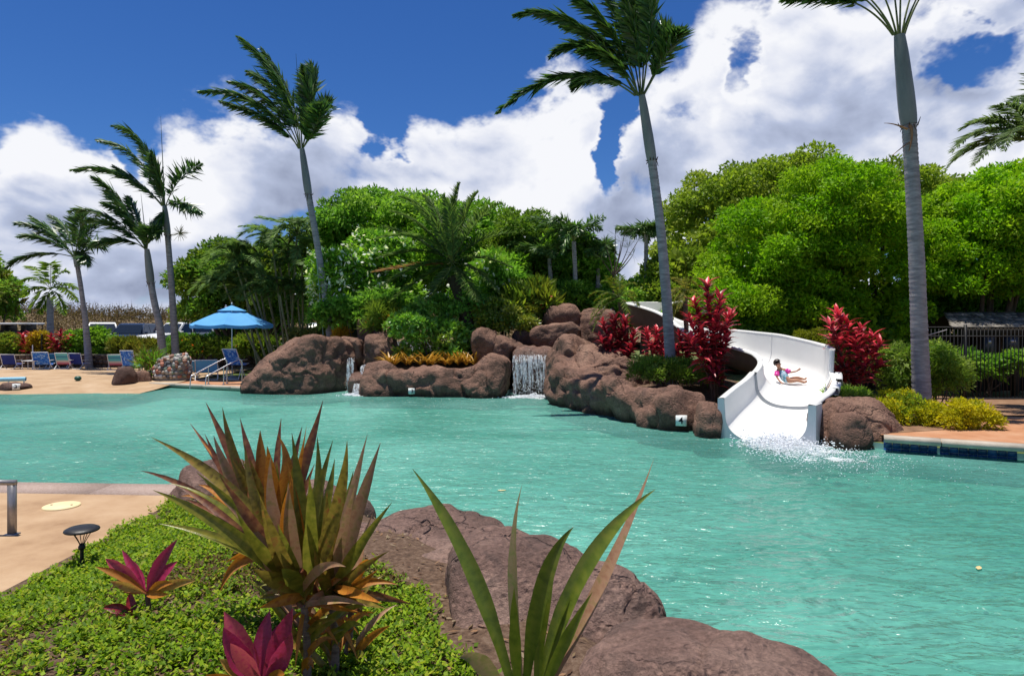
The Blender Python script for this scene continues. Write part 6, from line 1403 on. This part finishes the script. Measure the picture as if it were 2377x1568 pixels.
lamp_post(97, 36.9, 778, 'slim black post standing in the yellow croton')
def utility_box():
    Y = 28.8; c = P(818, 770, Y); z1 = P(0, 752, Y)[2]; t = thing('utility_box', (c[0], Y, GZ), 'grey-green utility cabinet left of the rounded top rock', 'cabinet'); m = pmat('grey_green_paint', [(.10, .15, .13), (.13, .18, .16)], 4, .5, .1)
    MB().add(*box((c[0], Y, (z1 + GZ) / 2), (.62, .5, z1 - GZ))).build('cabinet', m, t); MB().add(*box((c[0], Y, z1 + .03), (.68, .56, .06))).build('lid', m, t); MB().add(*box((c[0], Y - .26, (z1 + GZ) / 2), (.52, .02, (z1 - GZ) * .82))).build('door', m, t)
utility_box()
# ------------------------------------------------------------------ right: fence and shingled shelter
BLACK = pmat('black_powder_coat', [(.010, .011, .012), (.018, .018, .018)], 6, .5, .05)
def fence():
    y = 20.2; x0 = P(2148, 800, y)[0]; x1 = 19.5; t = thing('metal_fence', (x0, y, GZ), 'black metal picket fence behind the tallest palm', 'fence'); top = P(0, 757, y)[2]
    for z in (top - .03, top - .30, GZ + .16): MB().add(*box(((x0 + x1) / 2, y, z), (x1 - x0, .035, .04))).build('rail', BLACK, t)
    me = MB().add(*box((0, 0, 0), (.018, .018, top - GZ - .10))).mesh('picket', BLACK); n = int((x1 - x0) / .115)
    pm_ = MB().add(*box((0, 0, 0), (.065, .065, top - GZ + .06))).mesh('post', BLACK)
    for i in range(n):
        if i % 17 == 10: continue
        o = link('picket', me, t); o.location = (.06 + i * .115, 0, (top - GZ) / 2)
    for i in range(10, n, 17): o = link('post', pm_, t); o.location = (.06 + i * .115, 0, (top - GZ) / 2 + .02)
    MB().add(*tube([P(2152, 778, y - .02), P(2198, 765, y - .02)], .014, 5)).build('brace', METAL, t)
fence()
def shelter():
    rng = np.random.RandomState(190); y0, y1 = 21.6, 23.6; x0 = P(2226, 760, y0)[0]; x1 = x0 + 5.2; ze = P(0, 760, y0)[2]; zt = ze + .50
    t = thing('shelter', (x0, y0, GZ), 'low open shelter with a weathered shingle roof behind the fence', 'shelter'); WOOD = pmat('dark_stained_wood', [(.018, .015, .014), (.035, .028, .024)], 5, .8, .4, 20)
    SH = pmat('weathered_shingle', [(.06, .055, .05), (.16, .145, .125), (.30, .27, .23)], 3, .95, .6, 20, rnd=.55); ms = [MB().add(*box((0, 0, 0), (.20 + .03 * k, .30, .022))).mesh('shingle', SH) for k in range(3)]
    ang = math.atan2(zt - ze, 1.2)
    for row in range(6):
        f = row / 6; y = y0 - .10 + 1.25 * f; z = ze + (zt - ze) * f; xl = x0 - .1 + .55 * f; x = xl
        while x < x1:
            o = link('shingle', ms[rng.randint(3)], t); o.location = (x - x0, y - y0 + .1, z - GZ + .035 + rng.uniform(0, .012)); o.rotation_euler = (ang + rng.uniform(-.05, .05), rng.uniform(-.03, .03), rng.uniform(-.05, .05)); x += .215
    mb = MB(); mb.add([(x0, y0, ze), (x1, y0, ze), (x1, y0 + 1.2, zt), (x0 + .55, y0 + 1.2, zt)], [(0, 1, 2, 3)]); mb.add([(x0, y1 + .3, ze), (x1, y1 + .3, ze), (x1, y0 + 1.2, zt - .004), (x0 + .55, y0 + 1.2, zt - .004)], [(3, 2, 1, 0)]); mb.build('roof_deck', WOOD, t)
    MB().add(*box(((x0 + x1) / 2, y0 - .04, ze - .10), (x1 - x0, .06, .22))).build('fascia', WOOD, t)
    for x in (x0 + .25, x0 + 1.9, x0 + 3.4, x0 + 4.9):
        for y in (y0 + .15, y1): MB().add(*box((x, y, (ze + GZ) / 2 - .05), (.13, .13, ze - GZ - .1))).build('post', WOOD, t)
    for k in range(16): MB().add(*box((x0 + .2 + k * .32, y1 + .1, (ze + GZ) / 2 - .1), (.29, .03, ze - GZ - .3))).build('plank', WOOD, t)
    GREYB = pmat('dark_meter_paint', [(.02, .024, .035), (.035, .038, .05)], 5, .4, .1)
    for (px, py, w, h) in ((2292, 805, .30, .75), (2345, 800, .42, .55), (2345, 838, .34, .35)):
        c = P(px, py, y0 + .05); bx = MB().add(*box((c[0], y0 + .02, c[2]), (w, .16, h))).build('meter_box', GREYB, t); MB().add(*box((c[0], y0 - .065, c[2] + h * .22), (w * .45, .012, h * .14))).build('gauge', METAL, bx)
shelter()
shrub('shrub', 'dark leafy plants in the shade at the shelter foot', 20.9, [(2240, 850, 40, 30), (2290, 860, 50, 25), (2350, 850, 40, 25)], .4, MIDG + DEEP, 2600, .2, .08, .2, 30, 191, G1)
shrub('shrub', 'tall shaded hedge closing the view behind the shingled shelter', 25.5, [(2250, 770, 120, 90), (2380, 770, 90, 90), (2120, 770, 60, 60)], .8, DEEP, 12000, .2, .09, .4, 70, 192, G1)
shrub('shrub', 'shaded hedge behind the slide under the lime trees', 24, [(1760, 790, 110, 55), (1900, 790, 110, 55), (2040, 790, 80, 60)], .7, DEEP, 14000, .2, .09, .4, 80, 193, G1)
def guy_line():
    a, b_ = P(735, 600, 27.8), P(752, 800, 27.8); o = single(MB().add(*tube([a, b_], .016, 5)), 'guy_rope', pmat('pale_green_rope', [(.26, .40, .34)], 9, .7, .1), b_, 'thin pale green rope running down beside the tall leaning trunk', 'rope')
guy_line()
# ------------------------------------------------------------------ near bed: cordylines, strap plant, ti plants, ground cover
BRONZE = blade_mat('bronze_green_blade', [(.109, .070, .015), (.192, .147, .023), (.269, .198, .033), (.282, .109, .033)], None, 3, .34, .42, .28)
BRONZE_G = blade_mat('olive_green_blade', [(.115, .128, .015), (.205, .205, .023), (.294, .256, .038)], None, 3, .34, .42, .22)
BRONZE_R = blade_mat('maroon_bronze_blade', [(.128, .041, .026), (.230, .083, .044), (.333, .154, .058)], None, 3, .36, .40, .28)
PINKISH = blade_mat('pinkish_blade', [(.333, .166, .096), (.422, .243, .141), (.282, .205, .077)], None, 3, .38, .30, .15)
ORANGE = blade_mat('dried_orange_blade', [(.32, .10, .012), (.46, .19, .02), (.40, .13, .015)], None, 4, .55, .35, .2)
STRAP = blade_mat('green_strap_blade', [(.096, .141, .013), (.147, .198, .018), (.198, .230, .026)], None, 2.5, .30, .28, .12)
STRAP_P = blade_mat('pale_strap_blade', [(.22, .20, .07), (.32, .24, .12), (.20, .23, .06)], None, 2.5, .35, .30, .1)
MAGENTA = blade_mat('magenta_ti_leaf', [(.30, .018, .075), (.44, .035, .12), (.36, .02, .06)], None, 4, .36, .32, .15)
def blade(parent, p0, p1, p2, w, mat, rng, n=12, fold=.28, twist=0.0, shape=None, name='leaf', bend=0.0):
    "one strap leaf along a curve, its face turned mostly towards the viewer side it grew to"
    q = bez(p0, p1, p2, n); T = nrm(np.gradient(q, axis=0)); t = np.linspace(0, 1, n)
    prof = np.interp(t, [0, .08, .3, .5, .75, .9, 1], shape or [.42, .55, .95, 1.0, .62, .25, .02]) * w / 2
    view = nrm(np.array((0, 0, EYE)) - q); side = nrm(np.cross(T, view)); nn = nrm(np.cross(side, T)); tw = twist * t + rng.uniform(-.45, .45)
    S = side * np.cos(tw)[:, None] + nn * np.sin(tw)[:, None]; Nn = nrm(np.cross(S, T))
    wav = 1 + .05 * np.sin(t * 17 + rng.uniform(0, 6))
    L0 = q - S * (prof * wav)[:, None] + Nn * (prof * fold)[:, None]; R0 = q + S * (prof * wav)[:, None] + Nn * (prof * fold)[:, None]
    Lm = q - S * (prof * .5)[:, None] + Nn * (prof * fold * .35)[:, None]; Rm = q + S * (prof * .5)[:, None] + Nn * (prof * fold * .35)[:, None]
    V = np.stack([L0, Lm, q, Rm, R0], 1).reshape(-1, 3); i = np.arange(n - 1)[:, None] * 5; j = np.arange(4)[None]
    return MB().add(V, np.stack([i + j, i + j + 1, i + 6 + j, i + 5 + j], -1).reshape(-1, 4)).build(name, mat, parent, smooth=True)
def Z5(zx, zy): return zx * .4080, 928.5 + zy * .4080
def cordyline():
    rng = np.random.RandomState(201)
    b0 = bed_hit(735, 1600); Yb = b0[1]; t = thing('cordyline', b0, 'tall bronze-green cordyline with dozens of sword leaves in the planting bed', 'plant')
    CANE = pmat('ringed_cane', [(.10, .065, .05), (.20, .14, .11), (.28, .21, .17)], 8, .85, .6, 30, stretch=(1, 1, 5))
    heads = {}
    for k, (hx, hy, bx, by, dy) in {'a': (705, 1400, 710, 1600, 0), 'b': (770, 1405, 775, 1600, .12), 'c': (640, 1290, 700, 1560, .75), 'd': (815, 1400, 790, 1600, .3)}.items():
        top = P(hx, hy, Yb + dy); lo = P(bx, by, Yb + dy); lo[2] = min(lo[2], float(zbed(lo[0], lo[1])) + .0)
        mb = MB(); ring_trunk(mb, bez(lo, (lo + top) / 2 + (.03, 0, 0), top, 14), (.026, .020), rng, .035); mb.build('cane', CANE, t, smooth=False); heads[k] = (hx, hy, Yb + dy, top)
    LV = [  # head, tip (zoom px), ctrl (zoom px), width m, kind, depth of the tip
        ('a', (870, 510), (1330, 690), .075, 'o', -.25), ('a', (1120, 410), (1480, 700), .07, 'o', -.1), ('a', (860, 210), (1480, 500), .085, 'b', .2), ('a', (800, 400), (1250, 480), .06, 'r', .3),
        ('a', (1660, 185), (1730, 620), .075, 'o', .0), ('a', (1540, 320), (1500, 720), .08, 'p', -.15), ('a', (1805, 205), (1830, 620), .075, 'o', .1), ('a', (1895, 225), (1780, 640), .08, 'o', -.1),
        ('a', (1975, 230), (1960, 640), .08, 'b', -.2), ('a', (1905, 330), (1850, 700), .07, 'o', .2), ('a', (1390, 240), (1440, 700), .075, 'b', .1), ('a', (1250, 430), (1490, 760), .07, 'r', -.2),
        ('b', (2090, 195), (1960, 640), .075, 'p', .1), ('b', (2165, 240), (2010, 700), .085, 'p', -.1), ('b', (2230, 580), (1960, 920), .07, 'o', -.25), ('b', (2010, 400), (1930, 760), .08, 'o', .15),
        ('a', (1480, 540), (1560, 860), .08, 'b', -.3), ('a', (1640, 470), (1640, 800), .085, 'p', -.2), ('a', (1340, 620), (1480, 900), .07, 'o', -.3), ('a', (1760, 430), (1780, 800), .08, 'o', -.25), ('b', (1860, 520), (1850, 860), .075, 'b', -.2),
        ('c', (1170, 10), (1330, 330), .07, 'r', .2), ('c', (1265, 40), (1330, 420), .075, 'b', .0), ('c', (1365, 100), (1440, 420), .07, 'r', .1), ('c', (1165, 190), (1290, 480), .065, 'r', .15),
        ('c', (1215, 200), (1300, 500), .09, 'p', -.1), ('c', (1480, 170), (1470, 420), .105, 'd', .1), ('c', (1580, 195), (1650, 330), .13, 'd', .0), ('c', (1520, 260), (1540, 480), .11, 'd', -.1), ('c', (1838, 0), (1720, 420), .085, 'r', .1),
        ('c', (1720, 145), (1640, 440), .06, 'r', .25), ('c', (1030, 545), (1240, 520), .08, 'd', .1), ('c', (1130, 480), (1300, 520), .09, 'd', .0), ('c', (1220, 640), (1400, 600), .10, 'd', -.1), ('c', (1300, 300), (1420, 560), .08, 'b', -.1),
        ('c', (1420, 330), (1500, 600), .085, 'b', -.05), ('c', (1560, 350), (1560, 600), .085, 'b', .1), ('c', (1640, 400), (1620, 640), .08, 'r', .1), ('c', (1790, 360), (1700, 600), .06, 'r', .2), ('c', (1690, 300), (1660, 560), .08, 'o', 0),
        ('c', (1250, 1090), (1330, 830), .075, 'd', -.3), ('c', (1285, 920), (1400, 830), .07, 'd', -.2), ('c', (1050, 560), (1280, 640), .065, 'r', .2), ('c', (1380, 700), (1450, 640), .08, 'r', -.3),
        ('a', (1480, 880), (1580, 960), .11, 'p', -.15), ('b', (2150, 960), (1990, 1080), .07, 'd', -.2), ('b', (2060, 1140), (2000, 1050), .055, 'd', -.15), ('d', (2020, 980), (1990, 1150), .05, 'o', 0), ('d', (1950, 760), (1960, 1000), .06, 'o', .1), ('d', (2120, 640), (2010, 950), .055, 'p', .2),
        ('a', (1580, 700), (1620, 900), .08, 'o', -.3), ('b', (1740, 640), (1790, 900), .085, 'b', -.3), ('a', (1440, 960), (1560, 1030), .09, 'b', -.3), ('b', (1930, 640), (1900, 900), .075, 'b', -.1), ('c', (1600, 100), (1560, 420), .06, 'r', .3), ('c', (1080, 130), (1300, 420), .05, 'r', .35)]
    extra = []
    for h, tip, ct, w, kd, dy in LV:
        if kd == 'd' or rng.rand() < .42: continue
        for _ in range(1):
            k = rng.uniform(.62, .95); hz = {'a': (1715, 1150), 'b': (1880, 1165), 'c': (1560, 885), 'd': (1985, 1155)}[h]; j = rng.normal(size=2) * 95
            tp2 = (hz[0] + (tip[0] - hz[0]) * k + j[0], hz[1] + (tip[1] - hz[1]) * k + j[1]); ct2 = (hz[0] + (ct[0] - hz[0]) * k + j[0] * .3, hz[1] + (ct[1] - hz[1]) * k + j[1] * .2 - 30)
            extra.append((h, tp2, ct2, w * rng.uniform(.6, .85), rng.choice(list('obrpd'), p=[.36, .22, .06, .14, .22]), dy + rng.normal() * .2))
    for h, hz in (('a', (1715, 1180)), ('b', (1880, 1190)), ('d', (1985, 1180)), ('a', (1740, 1330)), ('b', (1900, 1350))):
        for q in range(7):
            an = rng.uniform(.15, math.pi - .15); L_ = rng.uniform(260, 470); tp2 = (hz[0] + math.cos(an) * L_, hz[1] - math.sin(an) * L_ * .75 + 60); extra.append((h, tp2, (hz[0] + math.cos(an) * L_ * .4, hz[1] - math.sin(an) * L_ * .75), rng.uniform(.04, .065), rng.choice(list('obrpd')), rng.normal() * .3))
    LV = LV + extra
    mt = {'o': BRONZE_G, 'b': BRONZE, 'r': BRONZE_R, 'p': PINKISH, 'd': ORANGE}
    for h, tip, ct, w, kd, dy in LV:
        hx, hy, Yh, top = heads[h]; p1 = P(*Z5(*ct), Yh + dy * .6); p2 = P(*Z5(*tip), Yh + dy); start = top + rng.normal(size=3) * .012 + (0, 0, rng.uniform(-.02, .10))
        blade(t, start, p1, p2, w * 1.0, mt[kd], rng, n=14, fold=.30 if kd != 'd' else .5, twist=rng.uniform(-.5, .5) if kd != 'd' else rng.uniform(-1.6, 1.6))
    for h, n_ in (('a', 14), ('b', 12), ('d', 8)):
        top = heads[h][3]
        for q in range(n_):
            st = top + (0, 0, -rng.uniform(.06, .42)); an = rng.uniform(0, 2 * math.pi); L_ = rng.uniform(.22, .44); d = np.array((math.cos(an), math.sin(an) * .7, 0))
            blade(t, st, st + d * L_ * .4 + (0, 0, L_ * .62), st + d * L_ * .95 + (0, 0, L_ * rng.uniform(.35, .95)), rng.uniform(.035, .055), mt[rng.choice(list('obpd'))], rng, n=10, fold=.3, twist=rng.uniform(-.6, .6))
    for k in range(7):
        h = 'ab'[k % 2]; hx, hy, Yh, top = heads[h]; a = k * 2.4; d = np.array((math.cos(a), math.sin(a), -.8)); blade(t, top + (0, 0, -.04), top + d * .12, top + d * .22 + (0, 0, -.10), .03, ORANGE, rng, n=6, twist=1, name='dry_leaf')
cordyline()
def Z6(zx, zy): return 789.2 + zx * .3906, 1021.4 + zy * .3906
def strap_plant():
    rng = np.random.RandomState(202); Y = 3.25; b0 = P(1205, 1640, Y); b0[2] = min(b0[2], float(zbed(b0[0], Y))); c0 = P(1205, 1625, Y); b0 = c0.copy(); b0[2] = float(zbed(b0[0], Y))
    t = thing('strap_leaf_plant', b0, 'green strap-leaved plant with seven long blades at the bottom centre', 'plant')
    MB().add(*tube([b0, c0], .035, 8)).build('stem', TI_STEM, t)
    LV = [((430, 168), (800, 640), (1030, 1500), .072, STRAP, .15, .1), ((1085, 255), (985, 640), (1080, 1480), .062, STRAP_P, .1, .9), ((1387, 515), (1180, 720), (1105, 1480), .078, STRAP, -.1, -.2), ((1325, 590), (1200, 800), (1170, 1480), .058, STRAP, .05, .3),
          ((1866, 108), (1700, 640), (1215, 1500), .068, PINKISH, .25, 1.0), ((1872, 292), (1380, 640), (1180, 1500), .082, STRAP, .1, -.2), ((1035, 870), (1030, 1150), (1060, 1500), .05, STRAP, -.05, .2), ((705, 1290), (830, 1230), (960, 1500), .075, STRAP_P, -.25, .6), ((1500, 900), (1330, 1180), (1200, 1500), .05, STRAP, -.08, .2)]
    for tip, ct, st, w, mt, dy, tw in LV:
        blade(t, P(*Z6(*st), Y), P(*Z6(*ct), Y + dy * .5), P(*Z6(*tip), Y + dy), w * 1.12, mt, rng, n=18, twist=tw, fold=.30)
strap_plant()
def red_ti(label, base, heads, leaves, seed, mats, Yo=0.0):
    rng = np.random.RandomState(seed); b0 = bed_hit(*base); Y = b0[1] + Yo; t = thing('ti_plant', b0, label, 'plant', 'pink-leaved ti plants in the near bed')
    for hx, hy in heads: top = P(hx, hy, Y); MB().add(*tube(bez(b0, (b0 + top) / 2 + (.01, 0, 0), top, 8), np.linspace(.022, .014, 8), 8)).build('stem', TI_STEM, t, smooth=True)
    for hi, ct, tip, w, mk, dy in leaves:
        h0 = P(*heads[hi], Y); p2 = P(*tip, Y + dy); p1 = P(*ct, Y + dy * .5) + (0, 0, .01)
        blade(t, h0 + rng.normal(size=3) * .006, p1, p2, w, mats[mk], rng, n=12, fold=.42, twist=rng.uniform(-.4, .4), shape=[.16, .22, .75, 1.0, .78, .35, .03])
    return t
def z5s(L): return [(h, Z5(*c), Z5(*t_), w, m, d) for h, c, t_, w, m, d in L]
MM = {'m': MAGENTA, 'o': ORANGE, 'd': TI_DARK, 'y': blade_mat('yellowing_ti_leaf', [(.42, .22, .04), (.50, .32, .07), (.36, .12, .05)], None, 4, .45, .35, .12), 'p': blade_mat('pink_ti_leaf', [(.46, .04, .11), (.52, .09, .11), (.42, .03, .10)], None, 4, .4, .35, .12)}
red_ti('pink and orange ti plant standing right of the path light', (345, 1430), [Z5(835, 1100), Z5(780, 1250)], z5s([
    (0, (870, 960), (1010, 790), .085, 'm', .05), (0, (760, 960), (695, 850), .06, 'm', .1), (0, (690, 960), (600, 900), .085, 'p', -.05), (0, (900, 1000), (1010, 915), .08, 'm', .12), (0, (700, 1000), (540, 945), .055, 'o', -.1), (0, (720, 1060), (625, 1030), .06, 'y', -.12),
    (0, (900, 1040), (985, 1040), .06, 'o', -.1), (0, (960, 1040), (1115, 1025), .07, 'y', -.05), (0, (800, 1000), (740, 900), .06, 'm', .15), (0, (890, 1060), (950, 990), .06, 'm', .1), (0, (880, 1120), (960, 1100), .05, 'o', -.1), (0, (760, 1080), (700, 1090), .05, 'o', -.05),
    (1, (690, 1170), (585, 1180), .075, 'd', -.05), (1, (680, 1250), (595, 1240), .075, 'p', -.1), (1, (650, 1290), (545, 1355), .065, 'o', -.12), (1, (760, 1290), (720, 1355), .06, 'p', -.15), (1, (740, 1180), (740, 1090), .07, 'd', .05), (1, (820, 1290), (820, 1320), .05, 'd', -.15)]), 203, MM)
red_ti('big magenta ti plant cut off by the bottom edge', (610, 1640), [Z5(1490, 1640)], z5s([
    (0, (1380, 1420), (1275, 1200), .12, 'p', .05), (0, (1480, 1400), (1535, 1195), .095, 'm', .1), (0, (1600, 1400), (1665, 1185), .11, 'm', -.05), (0, (1620, 1480), (1660, 1320), .10, 'm', -.1), (0, (1340, 1500), (1270, 1290), .12, 'm', -.08),
    (0, (1330, 1560), (1250, 1470), .08, 'y', -.12), (0, (1270, 1620), (1170, 1560), .07, 'o', -.15), (0, (1400, 1480), (1310, 1380), .09, 'p', -.15), (0, (1580, 1560), (1620, 1560), .06, 'o', -.15), (0, (1560, 1400), (1600, 1260), .09, 'm', .15)]), 204, MM, -.15)
# small upright shoots near the shelf rock
def shoots():
    rng = np.random.RandomState(205); b0 = bed_hit(815, 1460); t = thing('young_shoots', b0, 'thin green shoots growing between cordyline and the shelf rock', 'plant')
    for k in range(7):
        x = 795 + rng.uniform(0, 45); a = P(x, 1460, b0[1]); blade(t, a, P(x + rng.normal() * 8, 1420, b0[1]), P(x + rng.normal() * 20, 1330 + rng.uniform(0, 60), b0[1]), .018, STRAP, rng, n=7)
shoots()
def ground_cover():
    rng = np.random.RandomState(206); n = 15000
    x = rng.uniform(-4.55, 2.2, n * 2); y = rng.uniform(2.2, 9.2, n * 2)
    keep = ~inside(x, y, POOL) & (x > -4.40 + .10 * np.sin(y * 1.3) + .06 * np.sin(y * 9) + rng.normal(size=n * 2) * .03)
    # bare patches of mulch and rock
    p = np.stack([x, y, 0 * x], 1); dens = fbm(p * 1.1 + 4, 33, 3); keep &= (dens + rng.uniform(-.35, .35, n * 2) > -.80)
    keep &= (x + np.maximum(0, y - 4.8) * .85 + np.maximum(0, 4.3 - y) * -.6 < -.48 + .10 * np.sin(y * 5) + rng.normal(size=n * 2) * .05)
    x, y = x[keep], y[keep]; z = zbed(x, y); k = len(x); mb = MB()
    base = [(.13, .23, .012), (.19, .31, .014), (.25, .37, .02), (.09, .17, .012), (.32, .37, .03)]
    base = np.array(base)
    dry = np.array([(.17, .11, .05), (.12, .075, .035)]); patch = np.clip(fbm(np.stack([x, y, 0 * x], 1) * .9 + 9, 44, 3) * 1.6 + .15, 0, 1)
    hgt = rng.uniform(.02, .085, k)
    for w in range(9):
        an = w * 2.4 + rng.uniform(0, 6, k); el = rng.uniform(.05, .9, k); ax = np.stack([np.cos(an) * np.cos(el), np.sin(an) * np.cos(el), np.sin(el)], 1)
        sd = nrm(np.cross(ax, np.array((0, 0, 1.0)) + rng.normal(size=(k, 3)) * .35)); pos = np.stack([x, y, z + hgt * (w / 9 + .15)], 1) + rng.normal(size=(k, 3)) * .012
        cc = base[rng.randint(0, 5, k)]; isd = rng.rand(k) < patch * .5; cc = np.where(isd[:, None], dry[rng.randint(0, 2, k)], cc) * rng.uniform(.8, 1.25, (k, 1))
        leaf_quads(pos, ax, sd, rng.uniform(.028, .052, k), rng.uniform(.016, .030, k), cc, mb, mid=.5, fold=.12)
    o = mb.build('ground_cover', LEAF, col=True); tag(o, kind='stuff')
    m = 2600; x = rng.uniform(-4.3, 1.4, m); y = rng.uniform(2.4, 8.8, m); keep = ~inside(x, y, POOL) & (x + (y - 4.0) * .6 < .9); x, y = x[keep], y[keep]; m = len(x); mb = MB(); an = rng.uniform(0, 6.3, m)
    leaf_quads(np.stack([x, y, zbed(x, y) + .012], 1), nrm(np.stack([np.cos(an), np.sin(an), rng.normal(size=m) * .15], 1)), nrm(np.stack([-np.sin(an), np.cos(an), rng.normal(size=m) * .3], 1)), rng.uniform(.04, .11, m), rng.uniform(.008, .03, m), np.array([(.26, .18, .10), (.34, .26, .17), (.14, .08, .05), (.38, .22, .12)])[rng.randint(0, 4, m)], mb)
    o = mb.build('leaf_litter', LEAF, col=True); tag(o, kind='stuff')
ground_cover()
# ------------------------------------------------------------------ terrace furniture
def path_light():
    b0 = bed_hit(190, 1318); Y = b0[1]; t = thing('path_light', b0, 'black mushroom path light at the edge of the planting bed', 'path light'); hd = P(178, 1228, Y); tp = hd[2]; r = 37 / FPX * Y; x = b0[0]
    MB().add(*tube([b0, (x, Y, b0[2] + (tp - b0[2]) * .48)], .017, 10)).build('stem', DARK_METAL, t, smooth=True)
    zc = b0[2] + (tp - b0[2]) * .48; MB().add(*lathe([(.017, 0), (.030, .008), (.032, .03), (.024, .045), (.018, .06), (0, .062)], (x, Y, zc), 14)).build('socket', DARK_METAL, t, smooth=True)
    for k in range(6):
        a = k * math.pi / 3 + .3; d = np.array((math.cos(a), math.sin(a), 0)); q = np.array((x, Y, zc + .04)); MB().add(*tube(bez(q + d * .015, q + d * .03 + (0, 0, .05), np.array((x, Y, tp - .004)) + d * r * .62, 7), .0038, 5)).build('wire', DARK_METAL, t)
    cap = MB().add(*lathe([(0, .032), (r * .4, .030), (r * .8, .020), (r * .97, .006), (r, -.004), (r * .97, -.012), (r * .85, -.008), (0, .002)], (x, Y, tp), 34)).build('shade', DARK_METAL, t, smooth=True)
    MB().add(*tube([(x, Y, tp - .05), (x, Y, tp)], .012, 8)).build('bulb', LAMP, t)
path_light()
def grab_rail():
    b0 = W(28, 1240, GZ + .03); Y = b0[1]; t = thing('grab_rail', b0, 'grey metal rail frame on the terrace at the left edge', 'rail'); GR = pmat('grey_anodised', [(.25, .24, .24), (.34, .33, .33)], 14, .38, .05, metallic=.6); z1 = P(0, 1124, Y)[2]
    for dx in (0, -.62): MB().add(*box((b0[0] + dx, Y, (b0[2] + z1) / 2 + .003), (.075, .05, z1 - b0[2] - .006))).build('post', GR, t); MB().add(*box((b0[0] + dx, Y, b0[2] + .006), (.13, .10, .012))).build('foot_plate', GR, t)
    V, F = box((0, 0, 0), (.70, .056, .05)); MB().add(V + (b0[0] - .31, Y, z1 + .025), F).build('top_bar', GR, t)
grab_rail()
def cover():
    c = W(143, 1173, GZ + .04); t = thing('skimmer_cover', c, 'cream round skimmer cover set into the terrace near the pool edge', 'cover'); m = pmat('cream_plastic', [(.62, .50, .27), (.70, .58, .34)], 3, .6, .1)
    MB().add(*lathe([(0, .012), (.20, .010), (.215, .004), (.215, -.01)], c, 30)).build('lid', m, t, smooth=False)
    for s in (-1, 1): MB().add(*lathe([(0, .003), (.014, .003), (.014, 0)], c + (s * .13, 0, .012), 8)).build('screw', DARK_METAL, t)
cover()
def bits():
    rng = np.random.RandomState(210)
    for px, py, lb in ((1165, 1138, 'small pale dead leaf floating mid-pool'), (2272, 1318, 'small yellow leaf floating in the lower right of the pool')):
        p = W(px, py, .012); an = rng.uniform(0, 3); d = np.array((math.cos(an), math.sin(an) * .9, 0)); s = np.array((-d[1], d[0], 0)); mb = MB(); n = 6; t_ = np.linspace(-1, 1, n); w = .028 * (1 - t_ ** 2); V = np.concatenate([p + np.outer(t_, d) * .07 + np.outer(w, s) + (0, 0, .008), p + np.outer(t_, d) * .07 - np.outer(w, s) + (0, 0, .008), p + np.outer(t_, d) * .07]); j = np.arange(n - 1)
        mb.add(V, np.concatenate([np.stack([j, j + 1, j + 1 + 2 * n, j + 2 * n], 1), np.stack([j + 2 * n, j + 2 * n + 1, j + n + 1, j + n], 1)])); single(mb, 'floating_leaf', pmat('dead_leaf', [(.50, .38, .16), (.58, .48, .26)], 8, .6, .1), p, lb, 'leaf', 'leaves floating on the pool')
bits()
